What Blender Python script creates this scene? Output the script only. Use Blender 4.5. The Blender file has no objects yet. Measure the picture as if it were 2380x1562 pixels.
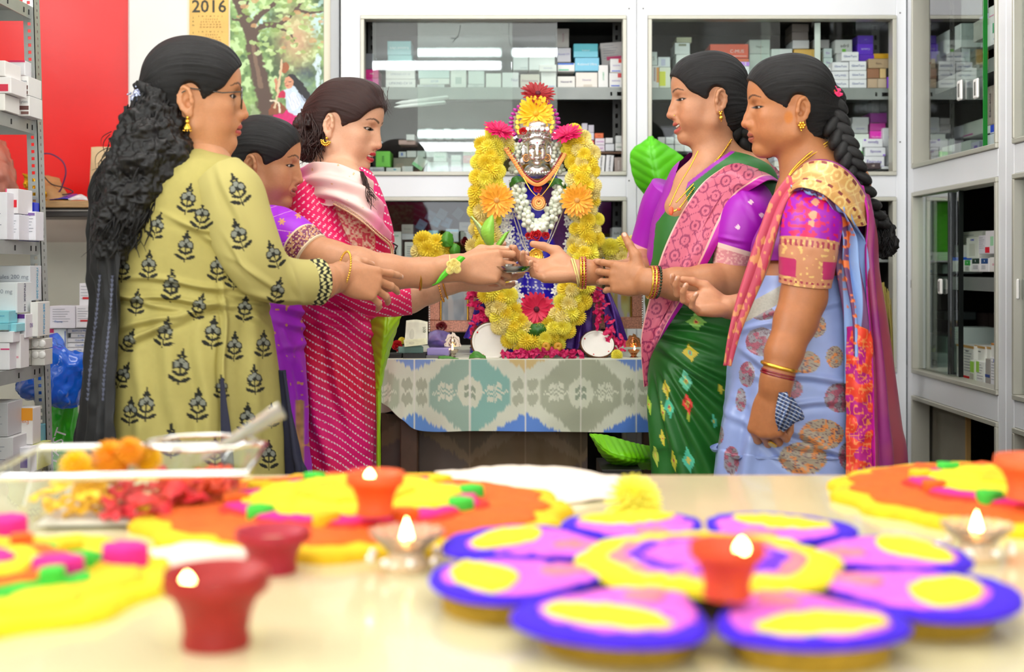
import bpy,bmesh,math,random
import numpy as np
from mathutils import Vector,Matrix,Euler
rnd=random.Random(7)
nrs=np.random.RandomState(11)
S=bpy.context.scene
COL=S.collection
pi=math.pi
# ------------------------------------------------------------------ camera
FPX,HX,HY,CAMZ=3000.0,1190.0,620.0,1.13
cam_d=bpy.data.cameras.new('camera');cam=bpy.data.objects.new('camera',cam_d);COL.objects.link(cam)
cam_d.sensor_width=36.0;cam_d.lens=36.0*FPX/2380.0
cam_d.shift_y=(HY-781.0)/2380.0
cam.location=(0,0,CAMZ);cam.rotation_euler=(pi/2,0,0)
cam_d.clip_start=0.05;cam_d.clip_end=60
cam_d.dof.use_dof=True;cam_d.dof.focus_distance=2.92;cam_d.dof.aperture_fstop=3.2
S.camera=cam
# ------------------------------------------------------------------ world (daylight of the street behind the camera)
W=bpy.data.worlds.new('daylight');S.world=W;W.use_nodes=True
W.node_tree.nodes['Background'].inputs[0].default_value=(0.93,0.96,1.0,1)
W.node_tree.nodes['Background'].inputs[1].default_value=3.2
# ------------------------------------------------------------------ soft area lights added under the ceiling and at the left wall
def area(name,loc,rot,sx,sy,power,color=(1,1,1)):
 l=bpy.data.lights.new(name,'AREA');l.shape='RECTANGLE';l.size=sx;l.size_y=sy
 l.energy=power;l.color=color
 o=bpy.data.objects.new(name,l);COL.objects.link(o);o.location=loc;o.rotation_euler=rot
 return o
area('added_ceiling_light',(0.0,2.5,2.96),(0,0,0),2.2,0.6,24,(1,.98,.95))
area('added_ceiling_light',(0.0,0.5,2.96),(math.radians(14),0,0),2.8,1.2,40,(1,.98,.96))
area('added_wall_light',(-2.08,1.4,2.3),(0,math.radians(-90),0),0.12,2.2,30,(1,.99,.97))  # added to brighten the right-hand cabinets from the left
S.view_settings.view_transform='Standard';S.view_settings.look='None'
S.view_settings.gamma=1.0;S.view_settings.use_curve_mapping=False
S.view_settings.exposure=0.08
try:
 S.cycles.max_bounces=6;S.cycles.transparent_max_bounces=24;S.cycles.caustics_reflective=False
 S.cycles.caustics_refractive=False;S.cycles.sample_clamp_indirect=4.0
except Exception:pass
# helpers
def P(px,py,d):
 return Vector(((px-HX)*d/FPX,d,CAMZ-(py-HY)*d/FPX))
def lin(c):
 return tuple(((v/12.92)if v<=0.04045 else((v+0.055)/1.055)**2.4)for v in c)
def hexc(h):
 h=h.lstrip('#');h=''.join(c*2 for c in h)if len(h)==3 else h;return lin(tuple(int(h[i:i+2],16)/255.0 for i in(0,2,4)))
def rgb(c):
 return hexc(c)if isinstance(c,str)else tuple(c)
MC={}
def mat(name,color='#ffffff',rough=.5,metal=0.0,spec=.5,noise=0.0,nscale=40.0,bump=0.0,bscale=200.0,vc=False,sheen=0.0,trans=0.0,emit=None,estr=0.0,coat=0.0,sss=0.0,alpha=1.0,stretch=None):
 if name in MC:return MC[name]
 m=bpy.data.materials.new(name);m.use_nodes=True;MC[name]=m
 nt=m.node_tree;b=nt.nodes['Principled BSDF'];N=nt.nodes.new;L=nt.links.new
 c=rgb(color)
 b.inputs['Base Color'].default_value=(*c,1);b.inputs['Roughness'].default_value=rough
 b.inputs['Metallic'].default_value=metal;b.inputs['Specular IOR Level'].default_value=spec
 b.inputs['Sheen Weight'].default_value=sheen*.12;b.inputs['Transmission Weight'].default_value=trans
 b.inputs['Coat Weight'].default_value=coat;b.inputs['Alpha'].default_value=alpha
 if sss>0:
  b.inputs['Subsurface Weight'].default_value=sss
  b.inputs['Subsurface Radius'].default_value=(1.0,.35,.2);b.inputs['Subsurface Scale'].default_value=0.006
 if emit is not None:
  b.inputs['Emission Color'].default_value=(*rgb(emit),1);b.inputs['Emission Strength'].default_value=estr
 src=None
 if vc:
  a=N('ShaderNodeVertexColor');a.layer_name='Col';src=a.outputs['Color']
 tc=None
 if noise>0 or bump>0:
  tc=N('ShaderNodeTexCoord');vec=tc.outputs['Object']
  if stretch:
   mp=N('ShaderNodeMapping');mp.inputs['Scale'].default_value=stretch;L(vec,mp.inputs[0]);vec=mp.outputs[0]
 if noise>0:
  nz=N('ShaderNodeTexNoise');nz.inputs['Scale'].default_value=nscale;nz.inputs['Detail'].default_value=4
  L(vec,nz.inputs['Vector'])
  mr=N('ShaderNodeMapRange');mr.inputs[1].default_value=.25;mr.inputs[2].default_value=.75
  mr.inputs[3].default_value=1-noise;mr.inputs[4].default_value=1+noise*.6
  L(nz.outputs['Fac'],mr.inputs[0])
  mx=N('ShaderNodeMix');mx.data_type='RGBA';mx.blend_type='MULTIPLY';mx.inputs[0].default_value=1
  if src:L(src,mx.inputs[6])
  else:mx.inputs[6].default_value=(*c,1)
  L(mr.outputs[0],mx.inputs[7]);src=mx.outputs[2]
 if src:L(src,b.inputs['Base Color'])
 if bump>0:
  n2=N('ShaderNodeTexNoise');n2.inputs['Scale'].default_value=bscale;n2.inputs['Detail'].default_value=3
  L(vec,n2.inputs['Vector'])
  bp=N('ShaderNodeBump');bp.inputs['Strength'].default_value=bump;bp.inputs['Distance'].default_value=.002
  L(n2.outputs['Fac'],bp.inputs['Height']);L(bp.outputs[0],b.inputs['Normal'])
 return m
def glass_mat(name,tint='#dff2ec',refl=1.0,ior=1.5,rough=0.0):
 if name in MC:return MC[name]
 m=bpy.data.materials.new(name);m.use_nodes=True;MC[name]=m
 nt=m.node_tree;nt.nodes.clear();N=nt.nodes.new;L=nt.links.new
 o=N('ShaderNodeOutputMaterial');mx=N('ShaderNodeMixShader');tr=N('ShaderNodeBsdfTransparent');g=N('ShaderNodeBsdfGlossy')
 fr=N('ShaderNodeFresnel');fr.inputs[0].default_value=ior
 mu=N('ShaderNodeMath');mu.operation='MULTIPLY';mu.inputs[1].default_value=refl;mu.use_clamp=True
 tr.inputs[0].default_value=(*rgb(tint),1);g.inputs['Roughness'].default_value=rough;g.inputs[0].default_value=(1,1,1,1)
 ge=N('ShaderNodeNewGeometry');m2=N('ShaderNodeMath');m2.operation='MULTIPLY_ADD';m2.inputs[1].default_value=-1;m2.inputs[2].default_value=1;m3=N('ShaderNodeMath');m3.operation='MULTIPLY'
 L(ge.outputs['Backfacing'],m2.inputs[0]);L(fr.outputs[0],mu.inputs[0]);L(mu.outputs[0],m3.inputs[0]);L(m2.outputs[0],m3.inputs[1]);L(m3.outputs[0],mx.inputs[0]);L(tr.outputs[0],mx.inputs[1]);L(g.outputs[0],mx.inputs[2]);L(mx.outputs[0],o.inputs[0])
 return m
# ---- objects
def tag(o,label=None,cat=None,group=None,kind=None):
 if label:o['label']=label
 if cat:o['category']=cat
 if group:o['group']=group
 if kind:o['kind']=kind
 return o
def empty(name,loc=(0,0,0),label=None,cat=None,group=None):
 o=bpy.data.objects.new(name,None);COL.objects.link(o);o.location=loc;o.empty_display_size=.05
 bpy.context.view_layer.update()if False else None
 return tag(o,label,cat,group)
def link(name,me,parent=None,m=None):
 o=bpy.data.objects.new(name,me);COL.objects.link(o)
 if m is not None and me is not None:
  if len(me.materials)==0:me.materials.append(m)
 if parent is not None:
  o.parent=parent;o.matrix_parent_inverse=world_of(parent).inverted()
 return o
def world_of(o):
 m=o.matrix_basis.copy()
 if o.parent is not None:
  m=world_of(o.parent)@o.matrix_parent_inverse@m
 return m
def setxf(o,M):
 o.matrix_basis=M
 return o
def mesh(name,v,f,smooth=True,col=None,uv=None):
 me=bpy.data.meshes.new(name)
 v=np.asarray(v,dtype=np.float32)
 if isinstance(f,np.ndarray):
  nf,k=f.shape
  me.vertices.add(len(v));me.vertices.foreach_set('co',v.ravel())
  me.loops.add(nf*k);me.loops.foreach_set('vertex_index',f.astype(np.int32).ravel())
  me.polygons.add(nf);me.polygons.foreach_set('loop_start',np.arange(0,nf*k,k,dtype=np.int32))
  me.update(calc_edges=True)
 else:
  me.from_pydata([tuple(x)for x in v.tolist()],[],f)
 if smooth:me.polygons.foreach_set('use_smooth',np.ones(len(me.polygons),dtype=bool))
 if col is not None:
  a=me.color_attributes.new('Col','FLOAT_COLOR','POINT')
  c=np.ones((len(v),4),dtype=np.float32);c[:,:3]=col
  a.data.foreach_set('color',c.ravel())
 if uv is not None:
  l=me.uv_layers.new(name='UVMap')
  li=np.empty(len(me.loops),dtype=np.int32);me.loops.foreach_get('vertex_index',li)
  l.data.foreach_set('uv',np.asarray(uv,dtype=np.float32)[li].ravel())
 me.validate(verbose=False)if False else None
 return me
class B:
 def __init__(s):s.v=[];s.f=[]
 def add(s,v,f):
  n=len(s.v);s.v+=[tuple(x)for x in v];s.f+=[tuple(i+n for i in q)for q in f];return s
 def box(s,x0,y0,z0,x1,y1,z1,M=None):
  v=[Vector((x,y,z))for x in(x0,x1)for y in(y0,y1)for z in(z0,z1)]
  if M is not None:v=[M@a for a in v]
  return s.add(v,[(0,1,3,2),(4,6,7,5),(0,4,5,1),(2,3,7,6),(0,2,6,4),(1,5,7,3)])
 def bbox(s,x0,y0,z0,x1,y1,z1,b=.002,M=None):
  bm=bmesh.new();r=bmesh.ops.create_cube(bm,size=1.0)
  for v in bm.verts:v.co=Vector(((x0+x1)/2+v.co.x*(x1-x0),(y0+y1)/2+v.co.y*(y1-y0),(z0+z1)/2+v.co.z*(z1-z0)))
  bmesh.ops.bevel(bm,geom=bm.edges[:],offset=b,segments=1,affect='EDGES',profile=.5)
  bm.verts.index_update()
  vv=[(M@v.co if M is not None else v.co.copy())for v in bm.verts]
  s.add(vv,[tuple(v.index for v in f.verts)for f in bm.faces]);bm.free();return s
 def tube(s,pts,r,n=8,cap=True,closed=False,flat=None):
  pts=[Vector(p)for p in pts];k=len(pts);base=len(s.v)
  rr=r if hasattr(r,'__len__')else[r]*k
  up=None;vs=[]
  for i,p in enumerate(pts):
   if closed:t=pts[(i+1)%k]-pts[i-1]
   else:t=pts[min(i+1,k-1)]-pts[max(i-1,0)]
   if t.length<1e-9:t=Vector((0,0,1))
   t.normalize()
   if up is None:
    up=Vector((0,0,1))if abs(t.z)<.9 else Vector((1,0,0))
   a=(up-t*up.dot(t))
   if a.length<1e-6:a=t.orthogonal()
   a.normalize();bb=t.cross(a);up=a
   for j in range(n):
    th=2*pi*j/n
    vs.append(p+(a*math.cos(th)+bb*math.sin(th)*(flat or 1))*rr[i])
  f=[]
  m=k if closed else k-1
  for i in range(m):
   for j in range(n):
    i2=(i+1)%k
    f.append((i*n+j,i*n+(j+1)%n,i2*n+(j+1)%n,i2*n+j))
  if cap and not closed:
   f.append(tuple(range(n-1,-1,-1)));f.append(tuple((k-1)*n+j for j in range(n)))
  return s.add(vs,f)
 def lathe(s,prof,n=24,c=(0,0,0),M=None,sx=1,sy=1):
  c=Vector(c);vs=[];f=[]
  for(r,z)in prof:
   for j in range(n):
    th=2*pi*j/n
    p=Vector((r*math.cos(th)*sx,r*math.sin(th)*sy,z))
    vs.append((M@p if M is not None else p)+c)
  for i in range(len(prof)-1):
   for j in range(n):
    f.append((i*n+j,i*n+(j+1)%n,(i+1)*n+(j+1)%n,(i+1)*n+j))
  if prof[0][0]>1e-6:f.append(tuple(range(n-1,-1,-1)))
  if prof[-1][0]>1e-6:f.append(tuple((len(prof)-1)*n+j for j in range(n)))
  return s.add(vs,f)
 def ball(s,c,r,n=10,m=6,sc=(1,1,1),M=None):
  c=Vector(c);vs=[];f=[]
  for i in range(m+1):
   ph=pi*i/m
   for j in range(n):
    th=2*pi*j/n
    p=Vector((r*sc[0]*math.sin(ph)*math.cos(th),r*sc[1]*math.sin(ph)*math.sin(th),r*sc[2]*math.cos(ph)))
    if M is not None:p=M@p
    vs.append(p+c)
  for i in range(m):
   for j in range(n):
    f.append((i*n+j,(i+1)*n+j,(i+1)*n+(j+1)%n,i*n+(j+1)%n))
  return s.add(vs,f)
 def prism(s,poly,z0,z1,M=None):
  n=len(poly)
  v=[Vector((p[0],p[1],z0))for p in poly]+[Vector((p[0],p[1],z1))for p in poly]
  if M is not None:v=[M@a for a in v]
  f=[tuple(range(n-1,-1,-1)),tuple(range(n,2*n))]+[(i,(i+1)%n,n+(i+1)%n,n+i)for i in range(n)]
  return s.add(v,f)
 def me(s,name,smooth=False):
  m=bpy.data.meshes.new(name);m.from_pydata([tuple(v)for v in s.v],[],s.f)
  if smooth:m.polygons.foreach_set('use_smooth',[True]*len(m.polygons))
  bm=bmesh.new();bm.from_mesh(m);bmesh.ops.remove_doubles(bm,verts=bm.verts,dist=1e-6)
  bmesh.ops.recalc_face_normals(bm,faces=bm.faces);bm.to_mesh(m);bm.free()
  if smooth:m.set_sharp_from_angle(angle=.9)
  return m
 def obj(s,name,m,parent=None,smooth=False):
  return link(name,s.me(name,smooth),parent,m)
def catmull(P_,n):
 P_=np.asarray(P_,dtype=float);k=len(P_)
 if k==1:return np.repeat(P_,n,0)
 t=np.linspace(0,k-1,n);i=np.clip(np.floor(t).astype(int),0,k-2);u=(t-i)
 sh=(-1,)+(1,)*(P_.ndim-1);u=u.reshape(sh)
 Pm=np.concatenate([2*P_[:1]-P_[1:2],P_,2*P_[-1:]-P_[-2:-1]],0)
 a,b,c,d=Pm[i],Pm[i+1],Pm[i+2],Pm[i+3]
 return .5*((2*b)+(-a+c)*u+(2*a-5*b+4*c-d)*u*u+(-a+3*b-3*c+d)*u**3)
def gridfaces(nv,nu,closed=False,off=0):
 j=np.arange(nv-1)[:,None];i=np.arange(nu if closed else nu-1)[None,:]
 i2=(i+1)%nu
 return(np.stack([j*nu+i,j*nu+i2,(j+1)*nu+i2,(j+1)*nu+i],-1).reshape(-1,4)+off).astype(np.int32)
def grid_normals(V,closed=False):
 if closed:du=np.roll(V,-1,1)-np.roll(V,1,1)
 else:du=np.gradient(V,axis=1)
 dv=np.gradient(V,axis=0)
 n=np.cross(du,dv);n/=(np.linalg.norm(n,axis=-1,keepdims=True)+1e-12)
 return n
def vnoise(p,seed=0):
 p=np.asarray(p,dtype=float);i=np.floor(p).astype(np.int64);f=p-i;f=f*f*(3-2*f)
 def h(x,y,z):
  n=(x*73856093)^(y*19349663)^(z*83492791)^(seed*2654435761&0x7fffffff)
  n=(n*1103515245+12345)&0x7fffffff;n=((n>>8)^n)*1103515245+12345&0x7fffffff
  return(n%65536)/32767.5-1
 r=0
 for dx in(0,1):
  for dy in(0,1):
   for dz in(0,1):
    w=(f[...,0]if dx else 1-f[...,0])*(f[...,1]if dy else 1-f[...,1])*(f[...,2]if dz else 1-f[...,2])
    r=r+w*h(i[...,0]+dx,i[...,1]+dy,i[...,2]+dz)
 return r
def project(V):
 V=np.asarray(V);d=V[...,1]
 return np.stack([HX+V[...,0]*FPX/d,HY-(V[...,2]-CAMZ)*FPX/d],-1)
def sheet(name,rows,nu,nv,m,parent=None,thick=.002,disp=None,colf=None,px=True,uvs=(1,1)):
 R=np.array([[tuple(P(*q))if px else tuple(q)for q in r]for r in rows])
 A=np.stack([catmull(r,nu)for r in R],0);A=catmull(A,nv)
 uu,vv=np.meshgrid(np.linspace(0,1,nu),np.linspace(0,1,nv))
 n=grid_normals(A)
 if n[...,1].mean()>0:n=-n
 if disp is not None:
  A=A+n*disp(uu,vv,A)[...,None];n=grid_normals(A)
  if n[...,1].mean()>0:n=-n
 Bk=A-n*thick
 V=np.concatenate([A.reshape(-1,3),Bk.reshape(-1,3)]);k=nu*nv
 f1=gridfaces(nv,nu);f2=gridfaces(nv,nu,off=k)[:,::-1]
 e=[]
 bd=[j for j in range(nu)]+[i*nu+nu-1 for i in range(1,nv)]+[(nv-1)*nu+j for j in range(nu-2,-1,-1)]+[i*nu for i in range(nv-2,0,-1)]
 for a,b in zip(bd,bd[1:]+bd[:1]):e.append((b,a,a+k,b+k))
 F=np.concatenate([f1,f2,np.array(e,dtype=np.int32)])
 uv=np.stack([uu*uvs[0],vv*uvs[1]],-1).reshape(-1,2);uv=np.concatenate([uv,uv])
 col=None
 if colf is not None:
  c=colf(uu,vv,A);c=c.reshape(-1,3);col=np.concatenate([c,c])
 return link(name,mesh(name,V,F,True,col,uv),parent,m)
def loft(name,rings,nu,nv,m,parent=None,disp=None,colf=None,power=2.3,cap=True,px=True,front=0.0,hole=None):
 C=catmull([tuple(r[0])for r in rings],nv);Aw=catmull([tuple(r[1])for r in rings],nv);Bd=catmull([tuple(r[2])for r in rings],nv)
 th=np.linspace(0,2*pi,nu,endpoint=False)
 if front:th=th+front*np.sin(th+pi/2-pi/2)*1.0
 c,s=np.cos(th),np.sin(th);e=2.0/power
 c=np.sign(c)*np.abs(c)**e;s=np.sign(s)*np.abs(s)**e
 V=C[:,None]+Aw[:,None]*c[None,:,None]+Bd[:,None]*s[None,:,None]
 n=grid_normals(V,True)
 out=V-C[:,None]
 if(n*out).sum()<0:n=-n
 uu,vv=np.meshgrid(np.linspace(0,1,nu,endpoint=False),np.linspace(0,1,nv))
 if disp is not None:
  V=V+n*disp(uu,vv,V)[...,None]
 F=gridfaces(nv,nu,True)
 VV=V.reshape(-1,3)
 if hole is not None:mk=hole(project(VV),VV);F=F[~mk[F].all(1)]
 fl=F
 if cap:
  a=len(VV);VV=np.concatenate([VV,V[0].mean(0)[None],V[-1].mean(0)[None]])
  j=np.arange(nu);j2=(j+1)%nu
  t=np.concatenate([np.stack([j2,j,np.full(nu,a),np.full(nu,a)],-1),np.stack([(nv-1)*nu+j,(nv-1)*nu+j2,np.full(nu,a+1),np.full(nu,a+1)],-1)])
  tri=[tuple(x[:3])for x in t.tolist()]
 col=None
 if colf is not None:
  col=colf(uu,vv,V).reshape(-1,3)
  if cap:col=np.concatenate([col,col[:1],col[-1:]])
 uv=np.stack([uu,vv],-1).reshape(-1,2)
 if cap:uv=np.concatenate([uv,[[0,0],[0,1]]])
 me=bpy.data.meshes.new(name)
 if cap:
  nf=len(F);nt=len(tri)
  me.vertices.add(len(VV));me.vertices.foreach_set('co',VV.astype(np.float32).ravel())
  li=np.concatenate([F.ravel(),np.array(tri,dtype=np.int32).ravel()])
  me.loops.add(len(li));me.loops.foreach_set('vertex_index',li.astype(np.int32))
  ls=np.concatenate([np.arange(0,nf*4,4),nf*4+np.arange(0,nt*3,3)]).astype(np.int32)
  me.polygons.add(nf+nt);me.polygons.foreach_set('loop_start',ls);me.update(calc_edges=True)
  me.polygons.foreach_set('use_smooth',np.ones(nf+nt,dtype=bool))
  if col is not None:
   a_=me.color_attributes.new('Col','FLOAT_COLOR','POINT');cc=np.ones((len(VV),4),dtype=np.float32);cc[:,:3]=col;a_.data.foreach_set('color',cc.ravel())
  l=me.uv_layers.new(name='UVMap');l.data.foreach_set('uv',uv.astype(np.float32)[li].ravel())
 else:
  me=mesh(name,VV,F,True,col,uv)
 return link(name,me,parent,m)
def smoothstep(a,b,x):
 t=np.clip((x-a)/(b-a),0,1);return t*t*(3-2*t)
def text_curve(txt,size,m,bold=False):
 key=('txt',txt,round(size,5),m.name)
 if key in MC:return MC[key]
 cu=bpy.data.curves.new('lettering','FONT');cu.body=txt;cu.size=size;cu.align_x='CENTER';cu.align_y='CENTER'
 cu.extrude=.0002;cu.resolution_u=2;cu.materials.append(m)
 if bold:cu.offset=size*.015
 MC[key]=cu
 return cu
FRONT=Matrix(((1,0,0,0),(0,0,-1,0),(0,1,0,0),(0,0,0,1)))
def lettering(txt,size,loc,m,parent,roll=0.0,rot=None,fit=None,bold=False):
 if fit:
  w=size*sum(.30 if c in "iljt.-'I1 " else(.85 if c in 'mwMW' else .58)for c in txt)
  if w>fit:size*=fit/w
 o=bpy.data.objects.new('lettering',text_curve(txt,size,m,bold));COL.objects.link(o)
 o.parent=parent;o.matrix_parent_inverse=world_of(parent).inverted()
 o.matrix_basis=Matrix.Translation(loc)@(rot if rot is not None else FRONT)@Matrix.Rotation(roll,4,'Z')
 return o
# clay: signed distances on a grid, blended and skinned
class Clay:
 def __init__(s,lo,hi,h):
  s.lo=np.array(lo,dtype=np.float32);s.h=h
  s.n=(np.ceil((np.array(hi)-np.array(lo))/h).astype(int)+1)
  s.F=np.full(tuple(s.n),.2,dtype=np.float32)
 def _sub(s,lo,hi):
  a=np.clip(np.floor((np.asarray(lo)-s.lo)/s.h).astype(int),0,s.n);b=np.clip(np.ceil((np.asarray(hi)-s.lo)/s.h).astype(int)+1,0,s.n)
  if(b<=a).any():return None,None
  sl=tuple(slice(int(a[i]),int(b[i]))for i in range(3))
  ax=[s.lo[i]+s.h*np.arange(a[i],b[i],dtype=np.float32)for i in range(3)]
  return sl,(ax[0][:,None,None],ax[1][None,:,None],ax[2][None,None,:])
 def _mix(s,sl,d,k,op):
  F=s.F[sl]
  if op=='+':
   if k>0:
    hh=np.maximum(k-np.abs(F-d),0)/k;s.F[sl]=np.minimum(F,d)-hh*hh*k*.25
   else:s.F[sl]=np.minimum(F,d)
  else:
   d=-d
   if k>0:
    hh=np.maximum(k-np.abs(F-d),0)/k;s.F[sl]=np.maximum(F,d)+hh*hh*k*.25
   else:s.F[sl]=np.maximum(F,d)
 def ell(s,c,r,k=.01,op='+',R=None):
  c=np.asarray(c,dtype=float);r=np.asarray(r,dtype=float);m=max(r)+k+2*s.h
  sl,X=s._sub(c-m,c+m)
  if sl is None:return s
  x,y,z=X[0]-c[0],X[1]-c[1],X[2]-c[2]
  if R is not None:
   R=np.asarray(R);x,y,z=[R[0,i]*x+R[1,i]*y+R[2,i]*z for i in range(3)]
  a=(x/r[0])**2+(y/r[1])**2+(z/r[2])**2
  k0=np.sqrt(a);k1=np.sqrt((x/r[0]**2)**2+(y/r[1]**2)**2+(z/r[2]**2)**2)+1e-9
  s._mix(sl,(k0*(k0-1)/k1).astype(np.float32),k,op);return s
 def cone(s,a,b,ra,rb,k=.008,op='+'):
  a=np.asarray(a,dtype=float);b=np.asarray(b,dtype=float);m=max(ra,rb)+k+2*s.h
  sl,X=s._sub(np.minimum(a,b)-m,np.maximum(a,b)+m)
  if sl is None:return s
  ba=b-a;L2=max(float(ba@ba),1e-12)
  px,py,pz=X[0]-a[0],X[1]-a[1],X[2]-a[2]
  t=np.clip((px*ba[0]+py*ba[1]+pz*ba[2])/L2,0,1)
  d=np.sqrt((px-t*ba[0])**2+(py-t*ba[1])**2+(pz-t*ba[2])**2)-(ra+(rb-ra)*t)
  s._mix(sl,d.astype(np.float32),k,op);return s
 def chain(s,pts,rs,k=.008,op='+'):
  for i in range(len(pts)-1):s.cone(pts[i],pts[i+1],rs[i],rs[i+1],k,op)
  return s
 def skin(s,smooth=2):
  F=s.F;n=F.shape
  ins=F<0
  c=ins.astype(np.int8)
  cnt=sum(c[i:n[0]-1+i,j:n[1]-1+j,k:n[2]-1+k]for i in(0,1)for j in(0,1)for k in(0,1))
  act=(cnt>0)&(cnt<8)
  idx=np.full(act.shape,-1,dtype=np.int32);A=np.argwhere(act);idx[act]=np.arange(len(A))
  acc=np.zeros((len(A),3),dtype=np.float32);w=np.zeros(len(A),dtype=np.float32)
  cor=[(i,j,k)for i in(0,1)for j in(0,1)for k in(0,1)]
  val={q:F[A[:,0]+q[0],A[:,1]+q[1],A[:,2]+q[2]]for q in cor}
  for q in cor:
   for ax in range(3):
    if q[ax]==0:
     r=list(q);r[ax]=1;r=tuple(r);va,vb=val[q],val[r]
     m=(va<0)!=(vb<0)
     t=np.where(m,va/(va-vb+1e-12),0)
     p=np.tile(np.array(q,dtype=np.float32),(len(A),1));p[:,ax]+=t
     acc+=p*m[:,None];w+=m
  V=s.lo+s.h*(A+acc/w[:,None])
  quads=[]
  for ax in range(3):
   o=[1,2,0][ax],[2,0,1][ax]
   sl0=[slice(1,n[i]-1)for i in range(3)];sl1=list(sl0)
   sl0[ax]=slice(0,n[ax]-1);sl1[ax]=slice(1,n[ax])
   a,b=ins[tuple(sl0)],ins[tuple(sl1)]
   E=np.argwhere(a!=b);pos=a[tuple(E.T)]
   off=np.array([1,1,1]);off[ax]=0
   E=E+off
   def cell(d0,d1):
    q=E.copy();q[:,o[0]]-=d0;q[:,o[1]]-=d1
    return idx[tuple(q.T)]
   Q=np.stack([cell(1,1),cell(0,1),cell(0,0),cell(1,0)],-1)
   Q[~pos]=Q[~pos][:,::-1]
   quads.append(Q)
  Q=np.concatenate(quads)
  Q=Q[(Q>=0).all(1)]
  for _ in range(smooth):
   acc=np.zeros_like(V);w=np.zeros(len(V),dtype=np.float32)
   for i in range(4):
    a,b=Q[:,i],Q[:,(i+1)%4]
    for ax in range(3):
     acc[:,ax]+=np.bincount(a,V[b,ax],len(V))+np.bincount(b,V[a,ax],len(V))
    w+=np.bincount(a,minlength=len(V))+np.bincount(b,minlength=len(V))
   V=V*.45+(acc/np.maximum(w,1)[:,None])*.55
  return V,Q
def join(parts):
 V=[];F=[];C=[];n=0
 for v,f,c in parts:
  V.append(v);F.append(np.asarray(f)+n);C.append(np.broadcast_to(c,(len(v),3)));n+=len(v)
 return np.concatenate(V),np.concatenate(F),np.concatenate(C)
def seg_dist(p,pts):
 best=np.full(len(p),1e3);bt=np.zeros(len(p));pts=np.asarray(pts,dtype=float);k=len(pts)-1
 for i in range(k):
  a,b=pts[i],pts[i+1];ba=b-a;t=np.clip(((p-a)@ba)/(ba@ba+1e-12),0,1)
  d=np.linalg.norm(p-a-t[:,None]*ba,axis=1);m=d<best
  best[m]=d[m];bt[m]=(i+t[m])/k
 return best,bt
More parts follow.
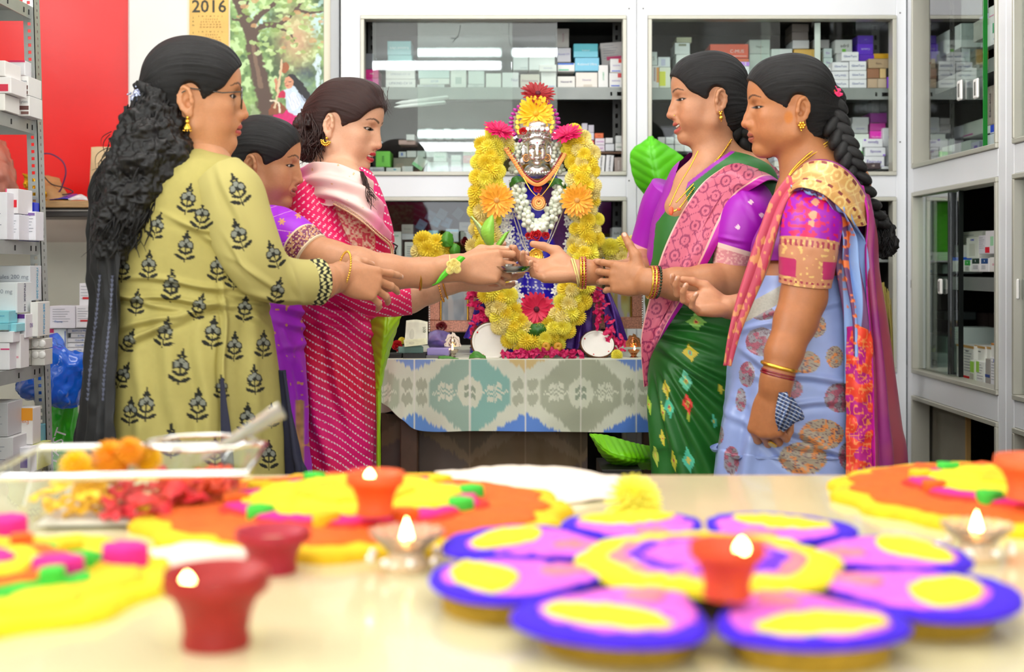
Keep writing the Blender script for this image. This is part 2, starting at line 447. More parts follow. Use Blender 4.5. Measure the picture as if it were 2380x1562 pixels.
# heads (canonical: x forward, z up, y to the left, origin between the ears)
def rotm(ax,deg):
 return np.array(Matrix.Rotation(math.radians(deg),3,ax))
def head_clay(p,neck=None,h=.0015,extra=None,box=None):
 smile=p.get('smile',0);nose=p.get('nose',1.0);chin=p.get('chin',0);lid=p.get('lid',.5);mopen=p.get('open',0);full=p.get('full',0)
 lo=[-.125,-.105,-.20];hi=[.135,.105,.14]
 if neck:
  q=np.array([n[0]for n in neck]);r=max(n[1]for n in neck)*.7
  lo=np.minimum(lo,q.min(0)-r);hi=np.maximum(hi,q.max(0)+r)
 if box is not None:lo=np.minimum(lo,box[0]);hi=np.maximum(hi,box[1])
 C=Clay(lo,hi,h)
 C.ell((-.002,0,.043),(.090,.073,.081),.01)
 C.ell((.046,0,.055),(.046,.058,.050),.03)
 C.ell((.034,0,-.016),(.054,.057+full*.006,.078),.03)
 C.ell((.0,0,-.03),(.06,.056,.05),.03)
 for y in(-1,1):
  C.cone((.006,.049*y+full*.004*y,-.050),(.066,.014*y,-.080),.0165,.0135,.024)
  C.cone((-.004,.054*y,-.01),(.004,.051*y,-.05),.016,.016,.02)
  C.ell((.052,.041*y,-.010),(.026,.020,.018),.018)
  C.ell((.054,.034*y,-.042+.004*smile),(.026+.004*smile,.020+.004*full+.003*smile,.024),.022)
 C.ell((.0745,0,-.0795),(.0165,.017,.0145),.016)
 C.ell((.072,0,-.043),(.0235,.029,.022),.016)
 C.ell((.058,0,-.088),(.022,.022,.010),.016)
 for y in(-1,1):
  C.ell((.0955,.032*y,.0175),(.0145,.0175,.0120),.012,'-')
  C.chain([(.0845,.012*y,.0335),(.0800,.028*y,.0375),(.0665,.045*y,.032)],[.0055,.006,.005],.012)
  C.ell((.0700,.0325*y,.0165),(.0142,.0150,.0138),.006)
  C.cone((.076,.022*y,.0035),(.070,.044*y,.006),.003,.003,.008)
 tx=.1040+(nose-1)*.03
 C.chain([(.0830,0,.028),(.0885,0,.013),(.0972+(nose-1)*.02,0,-.006),(tx,0,-.0195)],[.0075,.0068,.0074,.0080],.012)
 C.cone((.080,0,.0),(.084,0,-.022),.016,.017,.014)
 C.ell((tx+.001,0,-.0225),(.0082,.0088,.0076),.006)
 for y in(-1,1):
  C.ell((tx-.0120,.0115*y,-.0255),(.0105,.0072,.0078),.006)
  C.ell((tx-.006,.0062*y,-.0350),(.0055,.0030,.0034),.002,'-')
 C.cone((tx-.012,0,-.030),(tx-.004,0,-.0285),.004,.004,.005)
 zc=-.0515;w=.0235+.005*smile;up=.006*smile;op=.0035+.010*mopen
 lipU=[(.0755,w,zc+up-.001),(.0865,w*.62,zc+up*.4+.0035),(.0945,w*.28,zc+.0055),(.0955,0,zc+.0045),(.0945,-w*.28,zc+.0055),(.0865,-w*.62,zc+up*.4+.0035),(.0755,-w,zc+up-.001)]
 lipL=[(.0750,w,zc+up-.003),(.0850,w*.6,zc-op+up*.3-.0005),(.0915,w*.25,zc-op-.0020),(.0925,0,zc-op-.0022),(.0915,-w*.25,zc-op-.0020),(.0850,-w*.6,zc-op+up*.3-.0005),(.0750,-w,zc+up-.003)]
 C.chain(catmull(lipU,13),[.0026+.0017*math.sin(pi*i/12)for i in range(13)],.0045)
 C.chain(catmull(lipL,13),[.0026+.0028*math.sin(pi*i/12)for i in range(13)],.0045)
 C.cone((.0765,-.010,zc-op-.0105),(.0765,.010,zc-op-.0105),.004,.004,.010,'-')if False else None
 gap=[(.082,w*.86,zc+up*.75-.001),(.094,w*.5,zc+up*.22-op*.22),(.1005,0,zc-op*.35),(.094,-w*.5,zc+up*.22-op*.22),(.082,-w*.86,zc+up*.75-.001)]
 gr=.0011+.0042*mopen
 C.chain(catmull(gap,13),[gr*(.55+.45*math.sin(pi*i/12))for i in range(13)],.002,'-')
 if mopen>.2:C.chain(catmull(np.array(gap)-[.008,0,0],13),[gr*1.1*(.4+.6*math.sin(pi*i/12))for i in range(13)],.001,'-')
 for y in(-1,1):
  if smile>.2:C.chain([(.0955,.020*y,-.026),(.0905,.031*y,-.041)],[.002,.0022],.010,'-')
  R=rotm('Z',22*y)@rotm('Y',-10)
  e0=np.array((-.010,.0705*y,.002))
  C.ell(e0+R@np.array((-.001,.003*y,.002)),(.0170,.0085,.0300),.005,'+',R)
  C.ell(e0+R@np.array((.001,.0105*y,.002)),(.0115,.0070,.0215),.003,'-',R)
  C.ell(e0+R@np.array((.0035,.0060*y,-.007)),(.0075,.0080,.0095),.002,'-',R)
  hx=[(.011,-.006),(.0135,.008),(.010,.020),(.001,.0265),(-.010,.0245),(-.0155,.013),(-.0155,-.002),(-.011,-.016),(-.003,-.025)]
  C.chain([e0+R@np.array((a*.98,.0070*y,b))for a,b in hx],[.0028,.0030,.0032,.0034,.0034,.0034,.0032,.0030,.0030],.003)
  hy=[(.0,.017),(-.0075,.010),(-.0095,-.002),(-.005,-.012)]
  C.chain([e0+R@np.array((a,.0065*y,b))for a,b in hy],[.002,.0024,.0024,.002],.003)
  C.ell(e0+R@np.array((.0125,.0045*y,-.005)),(.0042,.0040,.0065),.003,'+',R)
  C.ell(e0+R@np.array((.001,.003*y,-.0275)),(.0085,.0045,.0085),.006,'+',R)
 for y in(-1,1):
  eye_open=.0052*(1-lid)+.0012
  R=rotm('Z',20*y)
  C.ell((.0800,.0335*y,.0160-.0025*lid),(.0110,.0128,eye_open),.0012,'-',R)
 if neck:
  for a,b in zip(neck[:-1],neck[1:]):C.cone(a[0],b[0],a[1],b[1],.022)
 if extra:extra(C)
 V,Q=C.skin(2)
 return V,Q,lipU,lipL,gap
def head_colors(V,p,lipU,lipL,gap):
 def snap(L,n=25,xmin=.04):
  L=catmull(L,n);F=V[V[:,0]>xmin]
  out=[]
  for q in L:
   d=((F-q)*[.45,1,1])**2
   out.append(F[d.sum(1).argmin()])
  return np.array(out)
 base=np.array(rgb(p['skin']));col=np.tile(base,(len(V),1))
 smile=p.get('smile',0);lid=p.get('lid',.5)
 def lay(mask,c):
  nonlocal col
  col=col*(1-mask[:,None])+np.array(rgb(c))*mask[:,None]
 n=vnoise(V*[55,55,55])*.5+vnoise(V*140,3)*.25
 col*=(1+.05*n)[:,None]
 A=np.abs(V[:,1])
 for c,r in(((.062,.038,-.028),.026),((.108,0,-.022),.014)):
  d=np.linalg.norm(np.stack([V[:,0],A,V[:,2]],1)-np.array(c),axis=1)
  lay(.22*np.exp(-(d/r)**2),p.get('blush','#c9603f'))
 d=np.linalg.norm(np.stack([V[:,0],A,V[:,2]],1)-np.array((.078,.034,.018)),axis=1)
 lay(.22*np.exp(-(d/.014)**2)*(V[:,0]>.05),p.get('lidc','#7c4a33'))
 for L,r in((lipU,.0046),(lipL,.0058)):
  d,t=seg_dist(V,snap(L));lay((1-smoothstep(r*.75,r*1.15,d/(.55+.45*np.sin(pi*t)+1e-6)))*(V[:,0]>.06),p['lip'])
 d,t=seg_dist(V,snap(gap));lay((1-smoothstep(.0009,.0026,d))*(V[:,0]>.06)*.85,'#4a1713')
 for y in(-1,1):
  bw=[(.0895,.011*y,.0358),(.0860,.022*y,.0395),(.0785,.036*y,.0415),(.066,.0500*y,.0360)]
  P2=V[:,[0,1,2]]
  d,t=seg_dist(V,snap(bw))
  lay((1-smoothstep(.0016,.0038,d/(1.1-.65*t)))*(V[:,0]>.05)*.85,'#1d1310')
  eo=.0052*(1-lid)+.0012
  c=np.array((.0800,.0335*y,.0160-.0025*lid));R=rotm('Z',20*y);q=(V-c)@R
  e=np.sqrt((q[:,1]/.0128)**2+(q[:,2]/eo)**2);up=smoothstep(-.002,.001,q[:,2])
  near=(V[:,0]>.055)&(V[:,1]*y>0.008)
  rim=np.abs((e-1))*np.minimum(eo*1.3,.0050)
  lay(near*(1-smoothstep(.0009+.0006*up,.0021+.0008*up,rim)),'#120c0a')
  tail=[c+R@np.array((0,.0118*y,.0005)),c+R@np.array((-.004,.0165*y,.0012))]
  d,t=seg_dist(V,tail);lay(near*(1-smoothstep(.0006,.0016,d)),'#120c0a')
  d=np.linalg.norm(V-np.array((.1045,.0058*y,-.0335)),axis=1);lay((1-smoothstep(.0025,.0042,d))*.8,'#3a140e')
 if p.get('bindi'):
  d=np.linalg.norm(V-np.array((.094,0,p.get('bz',.036))),axis=1);lay(1-smoothstep(.002,.0032,d),p['bindi'])
 if p.get('turmeric'):
  d=np.linalg.norm((V-np.array((.018,.066*p['turmeric'],-.013)))*[1,1,.7],axis=1);lay(.85*(1-smoothstep(.007,.0135,d)),'#c8741c')
 return col
def eyeballs(p):
 out=[]
 gz=math.radians(p.get('gaze',-18));gy=math.radians(p.get('gazey',0))
 for y in(-1,1):
  b=B().ball((0,0,0),.0123,28,20)
  V=np.array([tuple(v)for v in b.v]);F=[f for f in b.f]
  dirn=np.array((math.cos(gz)*math.cos(gy),math.cos(gz)*math.sin(gy),math.sin(gz)))
  a=np.degrees(np.arccos(np.clip(V@dirn/.0123,-1,1)))
  col=np.where((a<36)[:,None],np.array(rgb('#1c0f0a')),np.array(rgb('#e4dad2')))
  out.append((V+np.array((.0705,.0325*y,.0162)),np.array(F),col))
 return join(out)
def hair_cap(p,h=.0022):
 th=p.get('hairth',.008);C=Clay([-.13,-.105,-.13],[.115,.105,.155],h)
 C.ell((-.003,0,.045),(.090+th,.074+th*.8,.081+th*.9),.01)
 C.ell((.044,0,.057),(.046+th*.55,.058+th*.6,.050+th*.8),.03)
 C.ell((-.035,0,-.015),(.058+th*.6,.060+th*.5,.072),.03)
 for b in p.get('lumps',[]):C.ell(b[0],b[1],b[2]if len(b)>2 else .02)
 hl=p.get('hairline',.074)
 R=rotm('Y',0)
 C.ell((.125,0,.0),(.076+(.075-hl)*.9,.125,.0835),.006,'-')
 C.ell((.078,0,-.05),(.082,.125,.090),.014,'-')
 for y in(-1,1):C.ell((-.003,.080*y,-.004),(.026,.022,.043),.008,'-')
 V,Q=C.skin(2)
 tie=np.array(p.get('tie',(-.10,0,.0)))
 q=V-np.array((0,0,tie[2]*.3+.01));phi=np.arctan2(q[:,1],q[:,2]+.02)
 n=vnoise(np.stack([phi*26,V[:,0]*9,phi*0],1),1)*.0011+vnoise(np.stack([phi*60,V[:,0]*14,phi*0],1),2)*.0008
 r=V/np.linalg.norm(V,axis=1,keepdims=True)
 V=V+r*n[:,None]
 part=p.get('parting')
 if part is not None:
  d=np.abs(V[:,1]-part);V[:,2]-=(1-smoothstep(0,.004,d))*.003*(V[:,2]>.06)
 uv=np.stack([phi*3,V[:,0]*4],1)
 return V,Q,uv
def hair_material(name='black_hair',c='#040404',tint=None):
 if name in MC:return MC[name]
 m=bpy.data.materials.new(name);m.use_nodes=True;MC[name]=m
 nt=m.node_tree;N=nt.nodes.new;L=nt.links.new;b=nt.nodes['Principled BSDF']
 b.inputs['Roughness'].default_value=.40;b.inputs['Specular IOR Level'].default_value=.38
 b.inputs['Anisotropic'].default_value=.0
 u=N('ShaderNodeUVMap');mp=N('ShaderNodeMapping');mp.inputs['Scale'].default_value=(34,1.6,1)
 nz=N('ShaderNodeTexNoise');nz.inputs['Scale'].default_value=3.0;nz.inputs['Detail'].default_value=6;nz.inputs['Roughness'].default_value=.7
 L(u.outputs[0],mp.inputs[0]);L(mp.outputs[0],nz.inputs['Vector'])
 bp=N('ShaderNodeBump');bp.inputs['Strength'].default_value=.9;bp.inputs['Distance'].default_value=.0012
 L(nz.outputs['Fac'],bp.inputs['Height']);L(bp.outputs[0],b.inputs['Normal'])
 r=N('ShaderNodeValToRGB');r.color_ramp.elements[0].position=.3;r.color_ramp.elements[0].color=(*rgb(c),1)
 r.color_ramp.elements[1].position=.8;r.color_ramp.elements[1].color=(*rgb(tint or '#171416'),1)
 L(nz.outputs['Fac'],r.inputs[0]);L(r.outputs[0],b.inputs['Base Color'])
 return m
def skin_material(name):
 return mat(name,'#b07050',rough=.42,spec=.45,vc=True,noise=.05,nscale=220,bump=.12,bscale=900,sss=.12)
# hands (canonical: wrist at 0, fingers along +x, palm faces -z, thumb on +y)
FING=[(.086,.0300,(.041,.025,.019),.0086),(.089,.0095,(.045,.028,.020),.0088),(.085,-.0105,(.042,.026,.020),.0083),(.078,-.0285,(.033,.020,.018),.0074)]
def hand_skel(pose):
 fs=[]
 for i,(bx,by,L,r)in enumerate(FING):
  p=np.array((bx,by,0.0));yaw=math.radians(pose.get('spread',(8,2,-4,-11))[i]);pit=0
  pts=[p.copy()]
  for j in range(3):
   pit+=math.radians(pose['curl'][i][j])
   d=np.array((math.cos(pit)*math.cos(yaw),math.cos(pit)*math.sin(yaw),-math.sin(pit)));p=p+d*L[j];pts.append(p.copy())
  fs.append((pts,[r*1.08,r*1.0,r*.90,r*.74]))
 t=pose.get('thumb',[(.62,.72,-.25),(.85,.45,-.2),(.95,.2,-.15)])
 p=np.array((.020,.022,-.008));pts=[p]
 for d,l in zip(t,(.042,.033,.026)):
  d=np.array(d,dtype=float);d/=np.linalg.norm(d);p=p+d*l;pts.append(p)
 th=(pts,[.0135,.0112,.0100,.0082])
 return fs,th
def hand_clay(pose,arm=None,h=.0014,scale=1.0):
 fs,th=hand_skel(pose)
 pt=np.array([q for f,_ in fs for q in f]+list(th[0])+[(-.02,-.04,-.03),(.0,.045,.03)]+([a[0]for a in arm]if arm else[]))
 rr=max([.016]+[a[1]for a in arm])if arm else .016
 C=Clay(pt.min(0)-rr-.004,pt.max(0)+rr+.004,h)
 w=[(0,.014,0),(0,.005,0),(0,-.005,0),(0,-.014,0)]
 for i,(f,r)in enumerate(fs):
  C.cone(w[i],f[0],.0155,.0112-.0006*i,.012)
 C.ell((.052,.0,-.004),(.044,.036,.0125),.014)
 C.ell((.040,.024,-.012),(.030,.0165,.014),.014)
 C.ell((.040,-.025,-.009),(.034,.013,.013),.012)
 C.ell((-.004,0,0),(.020,.0265,.0185),.014)
 for p,r in[th]:C.chain(p,r,.004)
 C.cone((.03,.012,-.005),th[0][1],.014,.0112,.014)
 if arm:
  prev=((-.004,0,0),.0215)
  for a in arm:
   C.cone(prev[0],a[0],prev[1],a[1],.016);prev=a
 for f,r in fs:
  C.cone(f[0],f[1],r[0],r[1],.0035)
  C.cone(f[1],f[2],r[1],r[2],.002);C.cone(f[2],f[3],r[2],r[3],.002)
  C.ell(f[1],(r[1]*1.06,)*3,.002)
 V,Q=C.skin(2)
 return V,Q,fs,th
def hand_colors(V,fs,th,skin,palm=None,nail='#e2b7a4'):
 base=np.array(rgb(skin));col=np.tile(base,(len(V),1))
 col*=(1+.04*vnoise(V*120))[:,None]
 if palm:
  m=smoothstep(.0,-.010,V[:,2])*(V[:,0]>-.02);col=col*(1-.8*m[:,None])+np.array(rgb(palm))*.8*m[:,None]
 for pts,r in fs+[th]:
  a,b,c=pts[-2],pts[-1],pts[-3]
  for k in(1,2):
   d=np.linalg.norm(V-np.array(pts[k]),axis=1);m=.22*np.exp(-(d/.010)**2);col=col*(1-m[:,None])+base*.6*m[:,None]
  d1=(b-a)/np.linalg.norm(b-a);d0=(a-c)/np.linalg.norm(a-c)
  ph_=math.atan2(-d1[2],d1[0]);up=np.array((math.sin(ph_),0,math.cos(ph_)))if pts is not th[0]else np.array((.2,.75,.6))
  up=up-d1*(up@d1);up/=np.linalg.norm(up);sd=np.cross(d1,up)
  q=V-(b+up*r[-1]*.8-d1*.0005);e=np.sqrt(((q@d1)/.0062)**2+((q@sd)/.0048)**2+((q@up)/.0045)**2)
  m=1-smoothstep(.85,1.1,e);col=col*(1-m[:,None])+np.array(rgb(nail))*m[:,None]
 return col
def frame(origin,xdir,zdir):
 x=Vector(xdir).normalized();z=Vector(zdir);z=(z-x*z.dot(x)).normalized();y=z.cross(x)
 return Matrix(((x.x,y.x,z.x,origin[0]),(x.y,y.y,z.y,origin[1]),(x.z,y.z,z.z,origin[2]),(0,0,0,1)))
def xform(M,V):
 M=np.array(M);return V@M[:3,:3].T+M[:3,3]
def inv_pts(M,pts):
 Mi=M.inverted();return[tuple(Mi@Vector(p))for p in pts]
HAND={'flat':dict(curl=[(8,8,5)]*4),'relaxed':dict(curl=[(18,22,12),(24,26,14),(30,30,16),(36,32,18)]),'grip':dict(curl=[(48,62,35),(55,68,38),(60,70,40),(64,70,40)],spread=(3,1,-2,-5),thumb=[(.70,.45,-.55),(.9,.05,-.43),(.95,-.2,-.2)]),'hold':dict(curl=[(30,45,28),(42,55,32),(50,60,34),(56,60,34)],spread=(6,1,-3,-8),thumb=[(.75,.5,-.35),(.95,.15,-.2),(1,-.02,-.1)]),}
# room shell
M_white=mat('white_laminate','#eef0f4',rough=.28,spec=.5,noise=.03,nscale=6)
M_bead=mat('aluminium_bead','#c9c7ba',rough=.4,metal=.35)
M_floor=mat('floor_tile','#b9b2a4',rough=.3,noise=.15,nscale=3)
M_wall=mat('wall_paint','#e9eae6',rough=.6,noise=.05,nscale=3,bump=.1,bscale=30)
M_red=mat('red_gloss_paint','#e3110d',rough=.3,spec=.3,noise=.08,nscale=4,bump=.12,bscale=26)
M_grey=mat('grey_wall_paint','#b5aa9c',rough=.7,noise=.08,nscale=8)
M_greyl=mat('pale_dado_paint','#d8d5c4',rough=.7,noise=.08,nscale=8)
M_dark=mat('dark_cabinet_board','#2b2724',rough=.75,noise=.3,nscale=9)
M_shelfg=mat('grey_shelf_steel','#8d918e',rough=.38,metal=.3,noise=.12,nscale=14)
M_black=mat('black_void','#0c0b0b',rough=.8)
def struct(name,bld,m,parent=None):
 o=bld.obj(name,m,parent);o['kind']='structure';return o
YB=4.22
struct('floor',B().box(-2.2,-3.6,-.1,1.75,YB,0),M_floor)
struct('ceiling',B().box(-2.2,-3.6,3.0,1.75,YB,3.1),mat('ceiling_paint','#f1f1ee',rough=.8,noise=.03))
struct('wall_back',B().box(-2.2,YB,0,1.75,YB+.12,3.0),M_grey)
struct('wall_left',B().box(-2.3,-3.6,0,-2.2,YB,3.0),M_wall)
struct('wall_right',B().box(1.63,-3.6,0,1.75,YB,3.0),M_wall)
struct('wall_front',B().box(-2.2,-3.6,2.05,1.75,-3.5,3.0),M_wall)
# the raised back wall left of the cabinets: red gloss field, white pier, grey dado
zr=CAMZ-(470-HY)*3.86/FPX
struct('wall_back_red',B().box(-2.2,3.90,zr,P(299,0,3.90).x,YB,3.0),M_red)
xw0,xw1=P(298,0,3.86).x,P(789,0,3.86).x
w=B().bbox(xw0,3.855,0,xw1,YB,3.0,.006);struct('wall_back_pier',w,M_wall)
struct('wall_back_dado',B().box(-2.2,3.93,CAMZ-(563-HY)*3.93/FPX,xw0,YB,zr),M_grey)
struct('wall_back_dado_low',B().box(-2.2,3.92,0,xw0,YB,CAMZ-(563-HY)*3.93/FPX),M_greyl)
# tube lamps above the shop front: the bright bars mirrored in the glass doors
M_tube=mat('tube_glow','#ffffff',emit='#f4fbff',estr=26)
def tube(x0,x1,z,y,w):
 t=empty('tube_lamp',((x0+x1)/2,y,z),w+' white tube lamp on the wall above the shop front','lamp')
 t['group']='tube lamps over the shop front'
 B().bbox(x0-.03,y-.05,z-.035,x1+.03,y-.018,z+.035,.004).obj('batten',M_white,t)
 B().tube([(x0+.02,y,z),(x1-.02,y,z)],.028,10).obj('glowing_tube',M_tube,t,True)
 for x in(x0,x1-.02):B().bbox(x,y-.03,z-.03,x+.02,y+.03,z+.03,.003).obj('end_cap',M_white,t)
for x0 in(-1.30,-.015):
 s_='left-hand' if x0<0 else 'right-hand';tube(x0,x0+1.22,2.90,-3.44,'upper '+s_);tube(x0,x0+1.22,2.20,-3.44,'lower '+s_)
# tube added on the left wall to go with the added side light
t=empty('tube_lamp',(-2.14,1.0,2.35),'tube lamp added on the left wall opposite the right cabinets','lamp')
B().bbox(-2.2,.1,2.31,-2.16,1.9,2.39,.004).obj('batten',M_white,t)
B().tube([(-2.13,.15,2.35),(-2.13,1.85,2.35)],.028,10).obj('glowing_tube',M_tube,t,True)
# cabinets
M_pane=glass_mat('cabinet_glass','#f8fcfa',1.7)
FY=3.80
def X_(px,d=FY):return(px-HX)*d/FPX
def Z_(py,d=FY):return CAMZ-(py-HY)*d/FPX
Z_TOP,Z_U0,Z_L1,Z_L0,Z_B1=Z_(36),Z_(408),Z_(458),.82,.755
def frame_bead(x0,x1,z0,z1,parent,y=FY,w=.0115):
 for a in((x0,z1-w,x1,z1),(x0,z0,x1,z0+w),(x0,z0+w,x0+w,z1-w),(x1-w,z0+w,x1,z1-w)):
  B().bbox(a[0],y-.006,a[1],a[2],y+.04,a[3],.0015).obj('bead',M_bead,parent)
def slotted_lip(x0,x1,z0,z1,y,holes):
 b=B();xs=sorted([x0,x1]+[h for hh in holes for h in(hh[0],hh[1])])
 zc=(z0+z1)/2;hh=.006
 for a,c in zip(xs[:-1],xs[1:]):
  if any(abs(a-h[0])<1e-6 for h in holes):
   b.box(a,y,z0,c,y+.002,zc-hh);b.box(a,y,zc+hh,c,y+.002,z1)
  else:b.box(a,y,z0,c,y+.002,z1)
 return b
def cabinet(name,label,x0,x1,stiles,shelves_u,shelves_l):
 c=empty(name,((x0+x1)/2,FY+.2,0),label,'cabinet')
 o0,o1=stiles
 B().bbox(x0,FY,0,o0,FY+.04,3.0,.002).obj('stile',M_white,c)
 B().bbox(o1,FY,0,x1,FY+.04,3.0,.002).obj('stile',M_white,c)
 B().bbox(o0,FY,Z_TOP,o1,FY+.04,3.0,.002).obj('top_panel',M_white,c)
 B().bbox(o0,FY,Z_L1,o1,FY+.04,Z_U0,.002).obj('rail',M_white,c)
 B().bbox(o0,FY,Z_B1,o1,FY+.04,Z_L0,.002).obj('rail',M_white,c)
 B().bbox(o0,FY,0,o1,FY+.04,.10,.002).obj('plinth',M_white,c)
 frame_bead(o0,o1,Z_U0,Z_TOP,c);frame_bead(o0,o1,Z_L0,Z_L1,c);frame_bead(o0,o1,.10,Z_B1,c)
 B().box(x0,YB-.03,0,x1,YB-.01,3.0).obj('back_board',M_dark,c)
 for x in(x0,x1-.012):B().box(x,FY+.045,0,x+.012,YB-.035,3.0).obj('side_board',M_dark,c)
 B().box(o0-.02,FY+.045,Z_L1+.01,o1+.02,YB-.035,Z_U0-.002).obj('deck',M_shelfg,c)
 B().box(o0-.02,FY+.045,Z_B1+.01,o1+.02,YB-.035,Z_L0-.002).obj('deck',M_shelfg,c)
 B().box(o0-.02,FY+.045,Z_TOP+.01,o1+.02,YB-.035,Z_TOP+.03).obj('deck',M_dark,c)
 for z,h in shelves_u+shelves_l:
  s=B().box(o0-.02,FY+.07,z-.003,o1+.02,YB-.035,z).obj('shelf',M_shelfg,c)
  hs=[(o0+.008,o0+.014),(o1-.042,o1-.036),(o1-.022,o1-.002)]
  slotted_lip(o0-.02,o1+.02,z-h,z-.003,FY+.07,hs).obj('shelf_lip',M_shelfg,s)
 for x in(o0+.004,o1-.028):
  b=B();z=.1
  while z<2.0:
   b.box(x,FY+.16,z,x+.024,FY+.163,z+.016);b.box(x,FY+.16,z+.016,x+.008,FY+.163,z+.030);b.box(x+.016,FY+.16,z+.016,x+.024,FY+.163,z+.030);z+=.030
  b.obj('slotted_upright',mat('dark_steel','#4c4d4b',rough=.5,metal=.4),c)
 return c
cabL=cabinet('display_cabinet','white glass-fronted wall cabinet straight behind the flowered idol',X_(792),X_(1479.5),(X_(838),X_(1456)),[(Z_(203,3.87),.036)],[(Z_(612,3.87),.03)])
cabR=cabinet('display_cabinet','white glass-fronted wall cabinet behind the two women in sarees on the right',X_(1480.5),X_(2107),(X_(1506),X_(2083)),[(Z_(205,3.87),.034)],[(Z_(586,3.87),.03)])
def pane(px0,py0,px1,py1,d,parent,tilt=0.0,yaw=0.0,thick=.004,m=None):
 a,b_=P(px0,py1,d),P(px1,py0,d);c=(a+b_)/2
 Mx=Matrix.Translation(c)@Matrix.Rotation(tilt,4,'X')@Matrix.Rotation(yaw,4,'Z')
 w,h=(b_.x-a.x)/2,(b_.z-a.z)/2
 return B().box(-w,-thick/2,-h,w,thick/2,h,Mx).obj('glass_pane',m or M_pane,parent)
M_pw=glass_mat('bright_pane','#f8fcfa',3.4)
pane(866,50,1191,409,3.826,cabL,tilt=-.0027,m=M_pw)
pane(971,50,1295,409,3.832,cabL,tilt=.0049,m=M_pw)
pane(1509,40,1790,405,3.826,cabR,tilt=.02,m=glass_mat('light_pane','#f8fcfa',1.0))
pane(1768,40,1812,405,3.832,cabR,tilt=.02,m=glass_mat('light_pane'))
pane(1885,40,2079,405,3.828,cabR,tilt=.02,m=glass_mat('clear_pane','#fbfdfc',.5))
pane(868,470,1170,700,3.826,cabL,tilt=.03);pane(1330,470,1420,700,3.826,cabL,tilt=.03)
B().box(X_(1900),3.834,Z_(407),X_(1913),3.840,Z_(48)).obj('pane_edge_strip',mat('strip','#cfd8d2',rough=.3),cabR)
# crack lines in the left panes
M_crack=mat('crack','#59605d',rough=.4)
for pts in([(1070,58),(1068,72),(1064,84),(1058,90)],[(1058,90),(1048,88)],[(1058,90),(1052,98)],[(1183,52),(1182,80),(1184,98),(1188,108)]):
 B().tube([P(x,y,3.8225)for x,y in pts],.0009,5).obj('crack',M_crack,cabL)
# ---- right-hand cabinets: the side wall, facing -x
RX=1.165
def D_(px,X=RX):return X*FPX/(px-HX)
def side_cabinet(label,d0,d1,o0,o1,far=None):
 far=far or d0
 c=empty('side_cabinet',(RX+.2,(d0+d1)/2,0),label,'cabinet')
 def bx(y0,y1,z0,z1,nm,m=M_white,xa=RX,xb=RX+.04):
  return B().bbox(xa,min(y0,y1),z0,xb,max(y0,y1),z1,.002).obj(nm,m,c)
 ZT=2.02;ZU,ZL1,ZL0,ZB=1.415,1.345,.822,.757
 bx(d0,o0,0,3,'stile');bx(o1,d1,0,3,'stile')
 bx(o0,o1,ZT,3,'top_panel');bx(o0,o1,ZL1,ZU,'rail');bx(o0,o1,ZB,ZL0,'rail');bx(o0,o1,0,.1,'plinth')
 for z0,z1 in((ZU,ZT),(ZL0,ZL1),(.1,ZB)):
  w=.012
  for a in((o1,o0,z1-w,z1),(o1,o0,z0,z0+w),(o0-w,o0,z0+w,z1-w),(o1,o1+w,z0+w,z1-w)):
   B().bbox(RX-.006,a[0],a[2],RX+.045,a[1],a[3],.0015).obj('bead',M_bead,c)
 B().box(1.60,d1,0,1.62,far,3).obj('back_board',M_dark,c)
 for y in(d1+.001,far-.013):B().box(RX+.05,y,0,1.595,y+.012,3).obj('side_board',M_dark,c)
 for z in(ZU-.012,ZL0-.012,ZT+.012):B().box(RX+.05,o1-.02,z-.02,1.595,far-.014,z).obj('deck',M_shelfg,c)
 for z in(1.668,1.102):
  s=B().box(RX+.07,o1-.02,z-.003,1.595,far-.014,z).obj('shelf',M_shelfg,c)
  B().box(RX+.07,o1-.02,z-.036,RX+.072,o0+.02,z-.003).obj('shelf_lip',M_shelfg,s)
 b=B();z=.1
 while z<2.0:
  y=o0-.05;b.box(RX+.10,y,z,RX+.103,y+.03,z+.016);b.box(RX+.10,y,z+.016,RX+.103,y+.010,z+.03);b.box(RX+.10,y+.02,z+.016,RX+.103,y+.03,z+.03);z+=.03
 b.obj('slotted_upright',mat('dark_steel'),c)
 return c
scA=side_cabinet('grey-white side cabinet on the right wall nearest the corner',D_(2108),D_(2338),D_(2122),D_(2320),YB-.005)
scB=side_cabinet('grey-white side cabinet cut off by the right edge of the photo',D_(2338.5),2.2,D_(2357),2.25)
def side_pane(px0,px1,z0,z1,X,parent,yaw=0.0):
 y0,y1=D_(px1,X),D_(px0,X);c=Vector((X,(y0+y1)/2,(z0+z1)/2));h=(y1-y0)/2;k=(z1-z0)/2
 return B().box(-.002,-h,-k,.002,h,k,Matrix.Translation(c)@Matrix.Rotation(yaw,4,'Z')).obj('glass_pane',M_pane,parent)
M_edge=mat('green_glass_edge','#2c8a3a',rough=.1,spec=.8)
def handle(px,py,X,parent,s=1.0):
 d=D_(px,X);z=CAMZ-(py-HY)*d/FPX
 o=B().bbox(X-.010,d-.013*s,z-.021*s,X-.0025,d+.013*s,z+.021*s,.003).obj('handle',mat('white_plastic','#f4f3ef',rough=.3),parent)
 B().bbox(X-.0112,d-.004*s,z-.014*s,X-.0102,d+.004*s,z+.014*s,.0005).obj('handle_slot',mat('slot_grey','#777672',rough=.5),o)
g=side_pane(2163,2285,1.43,2.0,RX+.012,scA,.0);handle(2237,210,RX+.012,scA,1.25)
g2=side_pane(2236,2300,1.43,2.0,RX+.022,scA,.0);handle(2275,206,RX+.010,scA,1.2)
y=D_(2288,RX+.012);B().box(RX+.008,y-.005,1.43,RX+.018,y,2.0).obj('pane_edge',M_edge,g)
